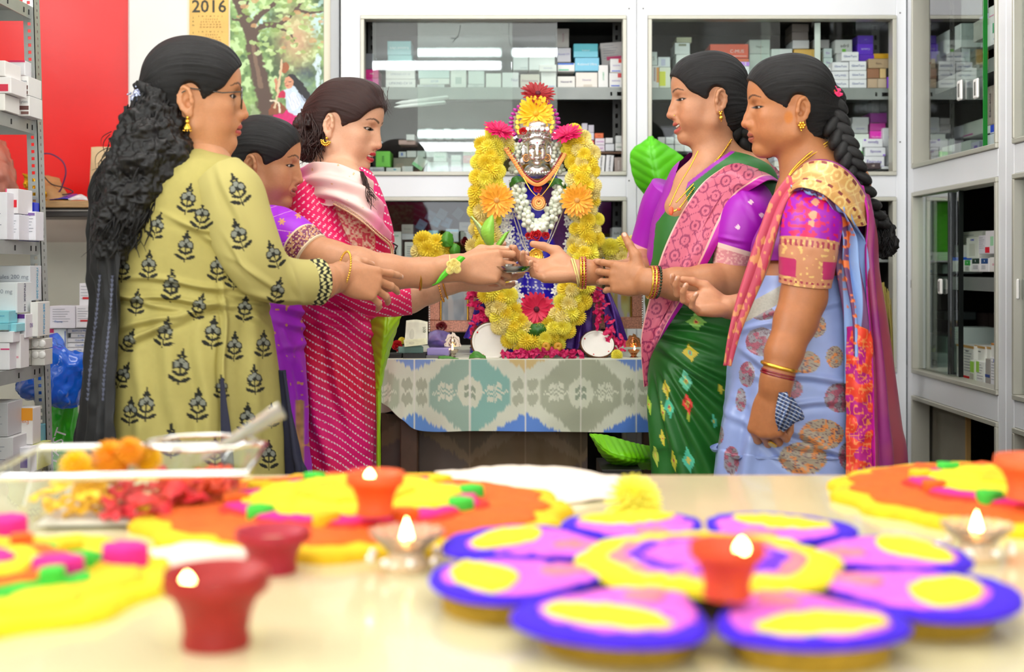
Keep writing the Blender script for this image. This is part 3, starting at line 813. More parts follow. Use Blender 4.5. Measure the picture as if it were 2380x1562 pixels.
side_pane(2115,2210,.84,1.33,RX+.012,scA);side_pane(2127,2232,.84,1.33,RX+.022,scA)
for px in(2206,2231):
 y=D_(px,RX+.012);B().box(RX+.008,y-.004,.84,RX+.02,y,1.33).obj('pane_edge',mat('dark_edge','#141816',rough=.3),scA)
handle(2126,660,RX+.010,scA,.8);handle(2191,666,RX+.010,scA,1.0)
side_pane(2358,2420,1.43,2.0,RX+.012,scB);side_pane(2358,2420,.84,1.33,RX+.012,scB);handle(2368,672,RX+.010,scB,1.15)
# screws on the stiles are tiny dark dots
for px,py in((1462,20),(1495,20),(1462,420),(1496,420),(2092,30),(2092,330),(1481,560)):
 p=P(px,py,FY);B().tube([(p.x,FY-.0012,p.z),(p.x,FY+.002,p.z)],.0022,8).obj('screw',mat('screw_dark','#4a4a4a',rough=.4,metal=.6),cabR if px>1479 else cabL)
# medicine cartons
BOXES=[]
M_ink={}
def ink(c):return mat('ink_'+c,c,rough=.5)
def carton_mesh(w,h,dp,b=.0009):
 q=B().bbox(-w/2,0,0,w/2,dp,h,b)
 m=min(w,h)*.05+.0006
 q.box(-w/2+m,-.0004,m,w/2-m,.0004,h-m*1.6)
 q.box(-w/2+m*.3,-.0002,h-m*1.2,w/2-m*.3,.0004,h-m*.35)
 return q
def carton(front,w,h,dp,color,desc,place,text=None,tc='#3c4a9c',ts=.3,tpos=(0,0),troll=0,bands=(),M=None,roll=0.0,yaw=0.0,lines=0,key=0,side=None,cat='carton',flip=False):
 root=empty('medicine_carton',tuple(front),None,cat)
 base=M if M is not None else(Matrix.Translation(front)@Matrix.Rotation(yaw,4,'Z')@Matrix.Translation((0,0,h/2))@Matrix.Rotation(roll,4,'Y')@Matrix.Translation((0,0,-h/2)))
 o=carton_mesh(w,h,dp).obj('body',mat('card_'+color,color,rough=.42,spec=.4,noise=.03,nscale=30),root);o.matrix_basis=base
 for(u0,v0,u1,v1,c)in bands:
  q=B().box(-w/2+u0*w,-.0011,v0*h,-w/2+u1*w,-.0003,v1*h).obj('printed_band',ink(c),root);q.matrix_basis=base
 if lines:
  q=B()
  for i in range(lines):
   v=.86-.55*i/max(lines-1,1);q.box(-w*.38,-.0010,(v-.008)*h,w*(.1+.26*((i*37)%10)/10),-.0004,(v+.012)*h)
  q=q.obj('small_print',ink('#9a9da6'),root);q.matrix_basis=base;q['kind']='stuff'
 if text:
  T=base@Matrix.Translation((tpos[0]*w,-.0013,h*(.5+tpos[1])))@FRONT@Matrix.Rotation(troll,4,'Z')
  size=ts*h if abs(troll)<.3 or abs(troll)>2.9 else ts*w
  fit=.9*(w if abs(troll)<.3 or abs(troll)>2.9 else h)
  l=lettering(text,size,(0,0,0),ink(tc),root,fit=fit);l.matrix_basis=T
 if side:
  T=base@Matrix.Translation((w/2+.0008,dp*.5,h*.5))@Matrix.Rotation(pi/2,4,'Z')@FRONT@Matrix.Rotation(side[2],4,'Z')
  l=lettering(side[0],side[3],(0,0,0),ink(side[1]),root,fit=.85*(h if abs(side[2])>.5 else dp));l.matrix_basis=T
 BOXES.append((root,desc,place,front));return root
def bk(px0,py0,px1,py1,color,desc,place,d=3.90,dp=.10,**k):
 a,b_=P(px0+.4,py1,d),P(px1-.4,py0+.5,d)
 return carton(Vector(((a.x+b_.x)/2,d,a.z)),b_.x-a.x,b_.z-a.z,dp,color,desc,place,**k)
UL='on the upper shelf of the cabinet behind the idol'
ML='on the lower deck of the cabinet behind the idol'
DL='in the lower glass case behind the idol'
W_,G_='#f3f3f1','#dfe3e2'
# --- left unit, upper shelf (shelf top at y=203)
bk(848,161,880,182,'#e8158c','magenta carton',UL,d=3.92,text='ans',tc='#ffffff',troll=pi)
bk(848,182,880,203,'#f04fb0','pink carton',UL,d=3.92,text='ans',tc='#ffffff',ts=.4)
bk(848,124,868,161,'#9aa0a8','narrow grey carton',UL,d=3.95)
bk(896,184,966,203.2,W_,'white carton with a grey printed name',UL,text='LIPIKIND-CV 10',tc='#8d97a8',ts=.42)
bk(896,161,965,184,W_,'white carton with faint print',UL,text='LIPIKIND-CV 10',tc='#b9c0cc',ts=.3)
bk(901,128,958,161,'#a9dde2','pale turquoise carton',UL,text='Kojimed',tc='#ffffff',ts=.3)
bk(900,95,956,128,'#8fcbd2','turquoise carton',UL,text='Kojimed Ultra',tc='#f4ffff',ts=.28,troll=pi)
bk(969,196,1034,203.2,'#d8dadd','flat grey-white carton',UL,text='NUROKIND-OD',tc='#a7a0bd',ts=.7)
bk(975,182,1045,196,W_,'white carton with blue print',UL,text='ATOR',tc='#8fa6cf',ts=.5)
bk(972,163,1045,182,'#d9ecef','pale blue carton',UL)
bk(1047,163,1084,203.2,W_,'upright white carton with a picture label',UL,bands=((.3,.2,.7,.6,'#b9c8c4'),))
bk(1087,196,1126,203.2,'#e3e5e6','flat white carton',UL,text='HIMAL',tc='#9aa',ts=.6)
bk(1088,164,1126,196,'#e6eeee','square white carton',UL)
bk(1129,170,1165,203.2,W_,'white carton',UL)
bk(1167,168,1206,203.2,'#f0f1f4','white carton with lilac print',UL,text='Nur',tc='#a6a2bd',tpos=(.25,0))
bk(1209,172,1255,203.2,'#dcd5c9','beige carton with mauve print',UL,text='Newtel-beta',tc='#c08fa4',ts=.24)
bk(1257,166,1293,203.2,W_,'white carton with a blue foot line',UL,bands=((.5,.05,.9,.09,'#7f8fe0'),))
bk(1192,124,1228,163,'#e4ecee','tall pale carton',UL,text='eurosan',tc='#9bb6b8',ts=.12,tpos=(.2,-.35))
bk(1229,124,1290,163,'#e9efef','large pale carton',UL)
bk(1253,150,1294,166,W_,'small white carton',UL,d=3.885,text='Newonella',tc='#b3b9d6',ts=.3)
bk(1296,177,1337,203.2,'#f2efe9','cream carton with navy and orange print',UL,text='Newtel-40',tc='#3b2f6b',ts=.24)
bk(1338,168,1389,203.2,'#f1eae2','cream carton with a tablet picture',UL,text='Newtel',tc='#b3a7bd',ts=.2,bands=((.35,.04,.75,.2,'#d8cfc2'),))
bk(1390,151,1414,203.2,W_,'upright white carton with green vertical print',UL,text='DEPCUT',tc='#5cc08d',ts=.22,troll=-pi/2)
bk(1416,169,1448,203.2,W_,'white carton with a red square',UL,bands=((.62,.68,.95,.97,'#d64a4e'),(.12,.08,.75,.15,'#2f5bd0')),text='ROSUVAS',tc='#8e7fc4',ts=.13,tpos=(0,-.05))
bk(1418,136,1448,168.5,'#efefee','white carton with a red corner square',UL,bands=((.65,.7,.98,.98,'#dc4538'),(.12,.08,.8,.14,'#3c63d8')),text='ROSUVAS',tc='#8e7fc4',ts=.12)
bk(1296,146,1336,166,W_,'flat white carton with a blue top line',UL,bands=((0,.8,.95,.97,'#2f6fd8'),(.05,.12,.65,.25,'#57c79c')))
bk(1295,111,1327,144,'#c9c9d2','silver carton with violet print',UL,text='Newtel CV',tc='#7b7fc0',ts=.26,tpos=(-.05,.05))
bk(1294,66,1323,110.5,'#a9a49f','grey carton stood on end',UL,d=3.93,text='REVITAL',tc='#8b5c68',ts=.2,troll=-pi/2)
bk(1336,133.5,1393,165,'#86cdea','light blue carton',UL,text='Kojimed Ultra',tc='#ffffff',ts=.25)
bk(1333,101,1390,133,'#55b9c9','teal blue carton',UL,bands=((0,0,1,.42,'#7fd0e6'),),text='Kojimed',tc='#d9f5fa',ts=.16)
bk(1396,98,1448,151,'#cfcbc8','large grey carton with a crimson band',UL,d=3.955,bands=((.25,.22,1,.38,'#d63e74'),),lines=6,roll=-.08)
# small plastic wrap board between rows
# --- left unit, deck (bottom y=402)
bk(858,388,893,402,'#f1f1f6','white carton with lilac print',ML,text='NUROKIND-P',tc='#a79bc4',ts=.35)
bk(873,351,907,388,'#8fea62','bright green carton',ML,text='RIEIS',tc='#3c8c3a',ts=.22,troll=-pi/2)
bk(897,389,932,402,W_,'white carton with a blue dot',ML,bands=((.5,.5,.68,.75,'#4fa6c8'),))
bk(934,386,960,402,'#e3e3e5','small grey-white carton',ML)
bk(993,376,1042,402,'#e6e9e7','white carton with grey lines',ML,lines=5)
bk(1009,388,1044,402,'#d9dad9','silver carton',ML,d=3.885,text='Hift',tc='#73777a',ts=.5)
bk(1007,353,1038,375.5,'#dfe9e0','pale carton with green print',ML,text='Pantodu',tc='#62b98a',ts=.3)
bk(1048,360,1072,388,W_,'upright white carton',ML,text='PRECOSE',tc='#7ebfa0',ts=.18)
bk(1046,388,1074,402,'#e2bccb','dusty pink carton',ML,text='tusq',tc='#ffffff',ts=.4)
bk(1076,379,1112,402,'#ddd9d0','beige carton',ML)
bk(1076,361,1112,379,'#f09aa0','coral pink carton',ML,text='INOSA',tc='#ffffff',ts=.35)
bk(1076,349,1112,361,'#dcd9cd','flat beige carton',ML)
bk(969,350,989,366,'#e9ecec','small white carton',ML,d=3.95);bk(990,350,1010,366,'#e4e8e9','small pale carton',ML,d=3.95)
bk(926,352,944,366,'#e4e6ea','small carton with a blue ring',ML,d=3.95,bands=((.3,.3,.6,.8,'#7f8fd0'),));bk(945,350,968,366,'#e6e6e6','little off-white carton',ML,d=3.95)
bk(944,312,964,326,'#f0f0f0','white carton behind the glass',ML,d=3.95);bk(926,325,966,336,'#f0c5c0','pale pink carton',ML,d=3.96)
for i,x in enumerate((989,1012,1031,1052,1064)):bk(x,298+(i%2)*4,x+15,318,('#dde0e2','#eef1f1')[i%2],'small white carton',ML,d=3.97)
b_=bk(962,364,990,392,'#e4e5df','white carton with a green end, tipped on its corner',ML,roll=.62,bands=((.0,0,1,.28,'#9fe0a8'),))
for x0,y0,x1,y1,c,ds in((1352,286,1366,303,'#cfcad6','small lilac-grey carton'),(1367,290,1381,308,'#cac5d2','small grey-lilac carton'),(1367,308,1381,325,'#dfdfef','small pale lilac carton'),(1350,303,1365,325,'#e4e4ea','small white carton'),(1382,309,1403,321,'#ea7445','orange carton'),(1383,321,1406,337,'#efe6ef','white carton with magenta print'),(1383,337,1406,352,'#eae2ec','white carton with magenta print'),(1407,320,1425,333,'#f0f1f1','white carton with a dark lid'),(1407,334,1428,351,'#e3e7ec','pale blue-grey carton'),(1431,315,1445,332,'#e3e8e6','small pale carton'),(1430,332,1449,351,'#e9ebe7','white carton with green print'),(1348,326,1381,352,'#ec5560','coral red carton')):
 bk(x0,y0,x1,y1,c,ds,'on the right end of the deck in the cabinet behind the idol',d=3.93,text={'orange carton':'Deca','white carton with magenta print':'CALISOX','white carton with green print':'Cordal'}.get(ds),tc={'orange carton':'#8c3714','white carton with green print':'#5c8f6a'}.get(ds,'#d15ec8'),ts=.26)
for x0,y0,x1,c,t,r in((1376,369,1386,'#e9e9f0',None,.0),(1388,360,1406,W_,'TELMIKIND-BETA',.07),(1408,360,1426,'#f0f1f3','TELMIKIND-BETA',.07),(1428,365,1447,'#a89a92','FLEXON',-.02)):
 bk(x0,y0,x1,402,c,'upright grey-brown carton' if c=='#a89a92' else 'upright white carton with black vertical print' if t else 'slim white carton','in the bottom right corner of the cabinet behind the idol',text=t,tc='#f4f1ee' if c=='#a89a92' else '#4a4d58',ts=.3,troll=-pi/2,roll=r)
B().box(X_(1345,3.9),3.9,Z_(357,3.9),X_(1452,3.9),4.1,Z_(353,3.9)).obj('step_board',mat('step_wood','#6a4d38',rough=.6,noise=.3,nscale=30),cabL)
B().box(X_(914,3.92),3.93,Z_(402,3.92),X_(1112,3.92),4.15,Z_(366.5,3.92)).obj('step_board',mat('step_grey','#8d857a',rough=.6,noise=.2,nscale=20),cabL)
# --- left unit, lower case
bk(899,538,933,630,'#f0f1ef','tall white carton with a green foot band',DL,d=3.88,bands=((.0,0.0,1,.10,'#57c0a4'),(.1,.35,.8,.62,'#cfd2d0')),text='Fluvex',tc='#58b49b',ts=.09,tpos=(0,.4))
bk(933,543,962,557,'#e6e8ef','white carton under a grey one',DL);bk(933,521,961,543,'#b9b7b2','grey carton',DL,text='Aerocort',tc='#5c5c5c',ts=.2)
bk(940,562,985,640,'#dcdad6','white carton covered in small print',DL,d=3.86,lines=9)
bk(995,535,1019,558,'#8fd8ea','turquoise carton',DL,text='Nepastar',tc='#2f7aa8',ts=.22)
bk(1036,532,1066,562,'#eaf2f8','white carton with a sky blue edge',DL,bands=((0,.8,1,.95,'#9fd4f0'),))
bk(1067,516,1095,537,'#a5a3a0','grey carton with dark print',DL,text='CILACAR',tc='#35506e',ts=.2);bk(1070,537,1097,560,'#bdbdb8','grey-white carton',DL)
for x,y,r,c in((978,523,.52,'#5f93b4'),(1000,502,.52,'#5b86a6'),(1012,514,.5,'#68a4c4'),(1026,498,.5,'#64869c'),(1037,517,.42,'#6fa5cb'),(1064,496,.7,'#62858f'),(968,541,.52,'#77b8c4')):
 bk(x-10,y-12,x+12,y+12,c,'blue carton leaning in a slanted pile',DL,d=3.95+.02*((x*7)%3),roll=r,dp=.06,text='NEBI',tc='#2c4c74',ts=.18)
bk(1423,528,1453,556,'#d8dcdb','grey-white carton with dark print',DL,text='Luli-36',tc='#23303c',ts=.4)
bk(1423,528,1423.9,529,'#d8dcdb','x',DL)if False else None
bk(1391,551,1437,568,'#e6e6f0','white carton with violet print',DL,d=3.88,text='Oncet 35',tc='#6a58a8',ts=.4)
bk(1391,568,1440,600,'#cfd2d4','grey carton under a white one',DL,d=3.885)
# --- right unit, upper shelf (top y=205)
UR='on the upper shelf of the cabinet behind the saree women'
bk(1510,152,1532,204.5,W_,'white carton with orange and maroon stripes',UR,bands=((.72,.25,1,.92,'#f0a34a'),(.45,.3,.5,.92,'#8c3d4c'),(.55,.3,.6,.92,'#8c3d4c')))
bk(1532,156,1559,204.5,'#f2f6e6','white and lemon carton',UR,bands=((0,.1,.55,.8,'#e7ec3f'),))
bk(1510,120,1528,152,'#dfe7e6','pale carton with a grey letter',UR,text='S',tc='#a09a93',ts=.4)
bk(1529,132,1558,156,'#e7edf2','white carton with faint blue print',UR,bands=((.25,.15,.6,.8,'#c9cde6'),))
bk(1568,99,1604,126,'#eaf0f2','white carton with a black slot',UR,bands=((.25,.72,.75,.9,'#8c9077'),));bk(1571,126,1606,160,'#e9eeee','white carton',UR);bk(1572,86,1608,99,'#d8d8b8','flat straw-coloured carton',UR,d=3.93)
bk(1650,102,1740,135,'#f0603c','orange-red carton with white lettering',UR,d=3.94,text='C-MUS',tc='#ffe9e0',ts=.34,tpos=(.2,-.03),bands=((.4,.12,.95,.17,'#ffd9cc'),));bk(1690,136,1741,143,'#f07a4c','flat orange carton',UR,d=3.93)
bk(1700,143,1742,154,'#e6d4f0','white carton with lilac squares',UR,bands=((.5,.1,.75,.9,'#c98df0'),(.82,.1,1,.9,'#c07cf0')));bk(1700,154,1742,176,'#ececf2','white carton',UR);bk(1700,176,1742,204.5,'#efe4f6','white carton with a lilac band',UR,bands=((.5,.62,1,.95,'#c98df0'),))
bk(1741,92,1790,125,'#c9d0cc','grey carton with dark print',UR,d=3.95,text='Negro',tc='#5a605c',ts=.2);bk(1741,125,1790,170,'#d4dfda','pale grey-green carton',UR,d=3.95)
bk(1840,55,1880,74,'#8d8580','dark grey carton',UR,d=3.97);bk(1840,74,1879,93,'#9a918c','grey-brown carton',UR,d=3.97);bk(1842,93,1881,113,'#e6e9ea','white carton with grey print',UR,d=3.96)
bk(1793,113,1842,150,'#e4efec','pale green-white carton',UR,d=3.94);bk(1845,114,1902,150,'#f0c667','straw yellow carton',UR,d=3.94)
bk(1890,92,1928,112,'#a7a4a4','grey carton',UR,d=3.96);bk(1914,112,1934,134,'#d6e6e6','pale turquoise carton with violet print',UR,d=3.94,text='Eva',tc='#9a6ac0',ts=.3);bk(1914,134,1936,157,'#d3e6e2','pale turquoise carton with violet print',UR,d=3.94,text='Eva',tc='#9a6ac0',ts=.3)
bk(1917,157,1931,204.5,'#f2f3f3','slim white carton',UR)
bk(1941,92,1981,124,'#dce0dd','grey-white carton with bold black print and a green leaf',UR,d=3.93,text='adril',tc='#1d1f1c',ts=.36,tpos=(.05,.05),bands=((.4,.1,.62,.32,'#7fd04a'),));bk(1944,124,1960,145,'#c6cac8','small grey carton',UR,d=3.93)
GT='white carton with a navy serif name'
for x0,y0,x1,y1,r in((1956,120,1996,142,0),(1934,144,1973,164.5,0),(1974,142,2014,163.5,0),(1933.5,165.5,1973,185,pi),(1974,163.8,2014.5,184,0),(1933.5,185.2,1973,204.5,0),(1974,184.2,2014.5,204.5,0)):
 bk(x0,y0,x1,y1,'#f1f2f6',GT,UR,d=3.885,text='GlowTurn',tc='#4a5a9c',ts=.34,troll=r)
bk(1993,82,2030,101,'#5a22c8','deep violet carton',UR,d=3.94,text='cutis',tc='#a98df0',ts=.2);bk(1993,101,2030,127,'#6a1fe8','bright violet carton',UR,d=3.93,text='Cutisoft',tc='#e6dcff',ts=.24,troll=pi);bk(1996,127,2032,142,'#7422ee','violet carton',UR,d=3.93)
bk(2031,124,2068,136,'#f2b70f','flat amber carton',UR,d=3.93);bk(2018,136,2066,158.5,'#b59a78','bronze foil carton',UR,d=3.89,text='Kera',tc='#6a4536',ts=.3)
bk(2015,159,2044,182,'#9c6a4a','copper foil carton',UR,d=3.89);bk(2045,159,2060,182,'#d8b880','gold foil carton',UR,d=3.89);bk(2016,182.5,2040,204.5,'#c2a88c','pale bronze foil carton',UR,d=3.89);bk(2040,182.5,2061,204.5,'#c9b49c','crumpled champagne foil carton',UR,d=3.89)
bk(2062,178,2079,204.5,'#9a4cf2','small lilac carton',UR,d=3.89);bk(2072,125,2080,178,'#b8a8e8','slim lilac carton',UR,d=3.92)
# --- right unit, deck (bottom y=402)
MR='on the lower deck of the cabinet behind the saree women'
for x0,y0,x1,y1,c,ds in((1529,318,1546,335,'#f1e8ee','small white carton'),(1547,318,1567,335,'#f0f0f4','small white carton with lilac print'),(1568,308,1590,320,'#eef0f2','small white carton'),(1568,320,1590,336,'#f2eeee','small white carton with red print'),(1540,336,1567,352,'#f2f2f4','white carton'),(1568,336,1590,352,'#f2eef0','white carton with coral print'),(1590,330,1622,352,'#f1f1f1','white carton with a grey frame')):
 bk(x0,y0,x1,y1,c,ds,MR,d=3.90)
for x0,y0,x1,y1,c,ds in((1799,358,1817,374,'#e6e0f2','small lilac-white carton'),(1818,358,1834,374,'#f0f0f4','small white carton'),(1800,374,1834,388,'#f2ece8','small cream carton'),(1800,388,1836,402,'#ededea','flat white carton')):
 bk(x0,y0,x1,y1,c,ds,'between the two saree women on the cabinet deck',d=3.90)
for i,(y0,y1,x)in enumerate(((274,289,1952),(289,310,1950))):bk(x,y0,x+26,y1,'#a9a6a4','grey-white carton',MR,d=3.96);bk(x+30,y0-2,x+68,y1,'#c0c3c4','silver-white carton',MR,d=3.95,text='Levoset' if i else None,tc='#8f86bd',ts=.26)
bk(1976,311,2020,330,'#dfe6dd','pale green-white carton with a round black crest',MR,d=3.93)
bk(2022,262,2062,286,'#8c2c8c','plum carton',MR,d=3.96);bk(2022,286,2059,304,'#c22a9c','magenta carton',MR,d=3.95);bk(2022,304,2052,322,'#f015c0','hot pink carton with white print',MR,d=3.95,text='Dentifre-S',tc='#ffd9f6',ts=.3,tpos=(0,-.3))
for y0,y1,x0,x1,r in((322,342,2006,2052,pi),(342.3,363,2011,2059,0),(363.3,392,2007,2056,0)):
 bk(x0,y0,x1,y1,'#f3f2f8','white carton with violet lettering and a violet corner',MR,d=3.89,text='Epicute',tc='#5a2fa8',ts=.42,troll=r,tpos=(0,.06),bands=((.86,.03,.98,.22,'#9a6ae0'),)if r==0 else((.03,.75,.14,.95,'#9a6ae0'),))
bk(2011,378,2047,392.5,'#3a1a1c','small dark maroon carton',MR,d=3.875,text='10',tc='#f0e0d0',ts=.5)
bk(1984,352,2005,371,'#4ddb35','green and white carton',MR,d=3.90,text='A-CREAM',tc='#ffffff',ts=.3,bands=((0,.5,1,.52,'#d9ffd0'),));bk(1984,371,2006,392.5,'#55e03f','bright green carton',MR,d=3.90,text='A-CREAM',tc='#e4ffe0',ts=.3,tpos=(0,.25));bk(1984,322,2005,352,'#e6efe9','frosted white carton',MR,d=3.90);bk(1968,322,1983,352,'#dfe9e4','pale mint carton',MR,d=3.90)
bk(2052,297,2073,341,'#e9eaee','white carton set askew',MR,d=3.93,yaw=.0,bands=((.6,.45,1,.55,'#9a5ad8'),));bk(2060,341,2073,363,'#ecedf1','slim white carton',MR,d=3.92);bk(2060,363,2073,385,'#ecedf0','slim white carton',MR,d=3.92);bk(2048,386,2073,393,'#ececf0','flat white carton',MR,d=3.88)
# lower case, right unit: only a sliver shows by the corner
bk(2035,586-22,2072,584,'#e8683c','orange-red carton with a white foot','in the lower case beside the braid',d=3.90,bands=((0,0,1,.4,'#f2efe9'),))
# --- left wall of boxes on the desk side
PL='in the pile behind the black scarf'
bk(115,711,175,763,'#efecf4','white carton with blue maker mark and fine print',PL,d=3.55,dp=.09,lines=6,text='Pharma',tc='#4a78c0',ts=.12,tpos=(-.15,-.2))
bk(176,710,214,762,'#f1eef2','white carton with a red stripe',PL,d=3.55,lines=6,bands=((.28,.28,1,.36,'#d0202a'),))
bk(184,658,216,710,'#f0eef2','white carton with a red stripe',PL,d=3.56,lines=5,bands=((.25,.28,1,.38,'#d0202a'),))
bk(115,763.5,154,818,'#e4edf1','pale blue carton with a magenta corner',PL,d=3.56,bands=((0,.82,.26,1,'#c9286a'),(.92,0,.97,.9,'#3c58b0')))
for i,(t,y)in enumerate((('Max 8 CoxHB',763.5),('Max 8',774.5),('Cox-HB',785.5),('Cox-HB',797),('Cox',808))):bk(156+8*(i==1),y,214,y+10.5,'#f1f0f4','flat white carton with blue print',PL,d=3.57,text=t,tc='#5b7fc0',ts=.6,troll=pi if i<2 else 0)
# cartons in the right-hand side cabinets (faces look towards -x)
def sk(px0,py0,px1,py1,color,desc,place,X=1.245,dp=.10,**k):
 d0,d1=D_(px0+.4,X),D_(px1-.4,X);dm=(d0+d1)/2
 z1,z0=CAMZ-(py0-HY)*dm/FPX,CAMZ-(py1-HY)*dm/FPX
 M=Matrix.Translation((X,dm,z0))@Matrix.Rotation(-pi/2,4,'Z')
 return carton(Vector((X,dm,z0)),d0-d1,z1-z0,dp,color,desc,place,M=M,**k)
SU='on the top shelf of the right side cabinet';SD='on the upper deck of the right side cabinet'
SM='on the middle shelf of the right side cabinet';SB='on the lower deck of the right side cabinet'
sk(2123,131,2146,154,'#d9d2cf','grey-white carton with an orange corner',SU,bands=((.7,.6,.95,.95,'#e86a3c'),),text='CALDIKIND',tc='#7b6a8a',ts=.3)
sk(2123,155,2145,181,'#dedad2','cream carton with crimson print',SU,text='anda',tc='#b52a5c',ts=.4)
sk(2146,124,2165,152,'#f0f0f2','white carton with a crimson foot',SU,lines=5,bands=((.6,.0,1,.12,'#d03a5c'),))
sk(2170,46,2236,62,'#ef2f38','red tub rim',SU,X=1.30)if False else None
sk(2262,48,2284,94,'#e4dfd8','tall beige carton',SU);sk(2276,36,2296,58,'#b4a6e0','lilac carton',SU,X=1.27)
sk(2297,12,2322,52,'#ecebea','white carton with a pink printed line',SU,X=1.25,bands=((.1,.4,.7,.46,'#d98ab0'),))
sk(2293,52,2322,104,'#f1f1f2','white carton with a green picture and blue lines',SU,X=1.235,bands=((.52,.5,1,.95,'#2fa56f'),(.6,.2,1,.25,'#6a78c0'),(.72,.08,1,.13,'#4a5ac0')))
sk(2176,70,2234,124,'#dfe9e8','pale plastic-wrapped carton',SU,X=1.27)
sk(2137,330,2162,352,'#eadff0','white carton with a magenta end',SD,bands=((0,0,.3,1,'#c83cb8'),));sk(2138,354,2163,386,'#b07a3c','torn brown paper packet',SD)
sk(2164,352,2188,382,'#eae8da','cream carton with silver print',SD,bands=((.5,.2,.9,.7,'#b9b9b4'),));sk(2189,340,2212,374,'#dfe4e0','pale grey carton',SD);sk(2213,334,2232,368,'#e6e2ea','lilac-white carton',SD)
sk(2233,328,2256,362,'#e2e6e2','white carton with small rings',SD);sk(2257,330,2276,352,'#d9d4ee','white packet with violet print',SD,bands=((.4,.1,.8,.6,'#8f6ad0'),))
sk(2164,302,2238,328,'#d8dee4','blue-grey long carton',SD,X=1.33);sk(2239,282,2284,316,'#dfe3da','pale carton with a magenta stripe',SD,X=1.31,bands=((0,.1,.5,.2,'#c8289a'),))
sk(2292,290,2322,310,'#1846d8','white carton with a royal blue square',SD,bands=((0,0,.35,1,'#eef0f6'),(0,0,1,.12,'#eef0f6')));sk(2290,311,2322,340,'#e9ebf3','white carton with a blue frame',SD,bands=((.4,.1,1,.14,'#7a8ad0'),));sk(2292,200,2312,290,'#b9aaa0','tall taupe carton',SD,X=1.28,text='Elements',tc='#6a5c66',ts=.3,troll=pi/2)
sk(2235,538,2283,602,'#ece9de','large cream carton',SM,X=1.30,lines=3);sk(2246,552,2276,600,'#f4f2ea','white carton with blue capitals',SM,X=1.262,text='OCABILE',tc='#3a4fc0',ts=.12,tpos=(0,.38),bands=((.25,.1,.7,.7,'#dedcd0'),))
sk(2274,547,2292,590,'#eceaf2','white carton with a grey scale',SM,X=1.25,lines=6);sk(2290,536,2320,590,'#f0eef2','white carton with a red square and green print',SM,X=1.24,bands=((0,.05,.34,.3,'#e01c38'),(.42,.35,.66,.75,'#a9dfb4')))
sk(2218,570,2234,604,'#e6e6dc','cream carton',SM,X=1.27);sk(2208,598,2222,612,'#2f6ae0','blue and white carton',SM,X=1.25,bands=((0,0,1,.3,'#e8ecf6'),));sk(2209,606,2234,632,'#e9eae6','white carton with grey print',SM,X=1.24)
sk(2234,604,2257,632,'#eef0ec','white carton with a green tab',SM,X=1.24,bands=((.4,.55,.95,.98,'#34b04a'),(.45,.1,.8,.45,'#b9bcb6')),text='8',tc='#ffffff',ts=.2,tpos=(.17,.26))
sk(2258,600,2278,632,'#f0f0f0','white carton with a black-green tab',SM,X=1.238,bands=((.1,.6,.95,.98,'#1c3a30'),(.2,.2,.8,.5,'#c4c4c6')),text='8',tc='#ffffff',ts=.2,tpos=(0,.29))
sk(2279,600,2299,632,'#f0f0f2','white carton with a navy blue tab',SM,X=1.238,bands=((.1,.6,.9,.98,'#1f4a86'),(.15,.2,.6,.5,'#c0c2c6')),text='8',tc='#ffffff',ts=.2,tpos=(0,.29));sk(2300,598,2321,632,'#f4f2ee','white carton with a pink seal',SM,X=1.238,text='OSO',tc='#dc8aa4',ts=.22)
for x0,y0,x1,y1,c,ds in((2112,612,2150,636,'#bcc6be','grey-green carton with dark print'),(2156,588,2172,612,'#9aa09c','small dark grey carton'),(2174,584,2206,612,'#cdddd4','pale green-white carton'),(2150,614,2172,636,'#c4cfcc','grey carton with a blue tab'),(2174,614,2204,636,'#c9d2cc','grey-white carton')):
 sk(x0,y0,x1,y1,c,ds,SM,X=1.26,bands=((.0,.1,.8,.4,'#3f7fc0'),)if 'blue tab' in ds else())
# lower deck: tall dispenser cartons
sk(2223,800,2236,885,'#eeeee6','tall white carton with a tan top',SB,bands=((0,.94,1,1,'#c79a55'),));sk(2238,803,2264,888,'#f0f0ea','tall white carton with a tan top and a red square',SB,bands=((0,.93,1,1,'#c79a55'),(.06,.05,.6,.16,'#e8101c')),lines=8,text='CIPLOX-D',tc='#555',ts=.05,tpos=(-.1,.34))
sk(2265,804,2290,870,'#f0f0ea','tall white carton with a tan top and black name',SB,X=1.255,bands=((0,.92,1,1,'#c79a55'),),text='CIPLOX-D',tc='#555',ts=.06,tpos=(0,.3));sk(2291,806,2304,870,'#e9e9e2','narrow white carton with a tan top',SB,X=1.26,bands=((0,.92,1,1,'#c79a55'),));sk(2304,798,2321,880,'#efefea','white carton with an orange-tan lid',SB,X=1.256,bands=((0,.94,1,1,'#c98a45'),))
sk(2255,838,2268,893,'#e9f2e0','white carton with a lime label',SB,X=1.225,bands=((0,.5,.7,.95,'#9ad04a'),(0,.1,.6,.45,'#b9b8a8')));sk(2269,840,2289,898,'#eef3ee','white carton with a lime label and blue lines',SB,X=1.225,bands=((0,.55,.35,.98,'#9ad04a'),),lines=6);sk(2290,834,2301,900,'#a9a6a0','grey carton with a navy band',SB,X=1.222,bands=((0,.35,1,.45,'#24418c'),));sk(2302,832,2322,906,'#f0f1f6','white carton with a blue and white letter square',SB,X=1.22,bands=((.4,.86,1,.96,'#1f50d0'),),text='LO',tc='#ffffff',ts=.07,tpos=(.24,.41),lines=7)
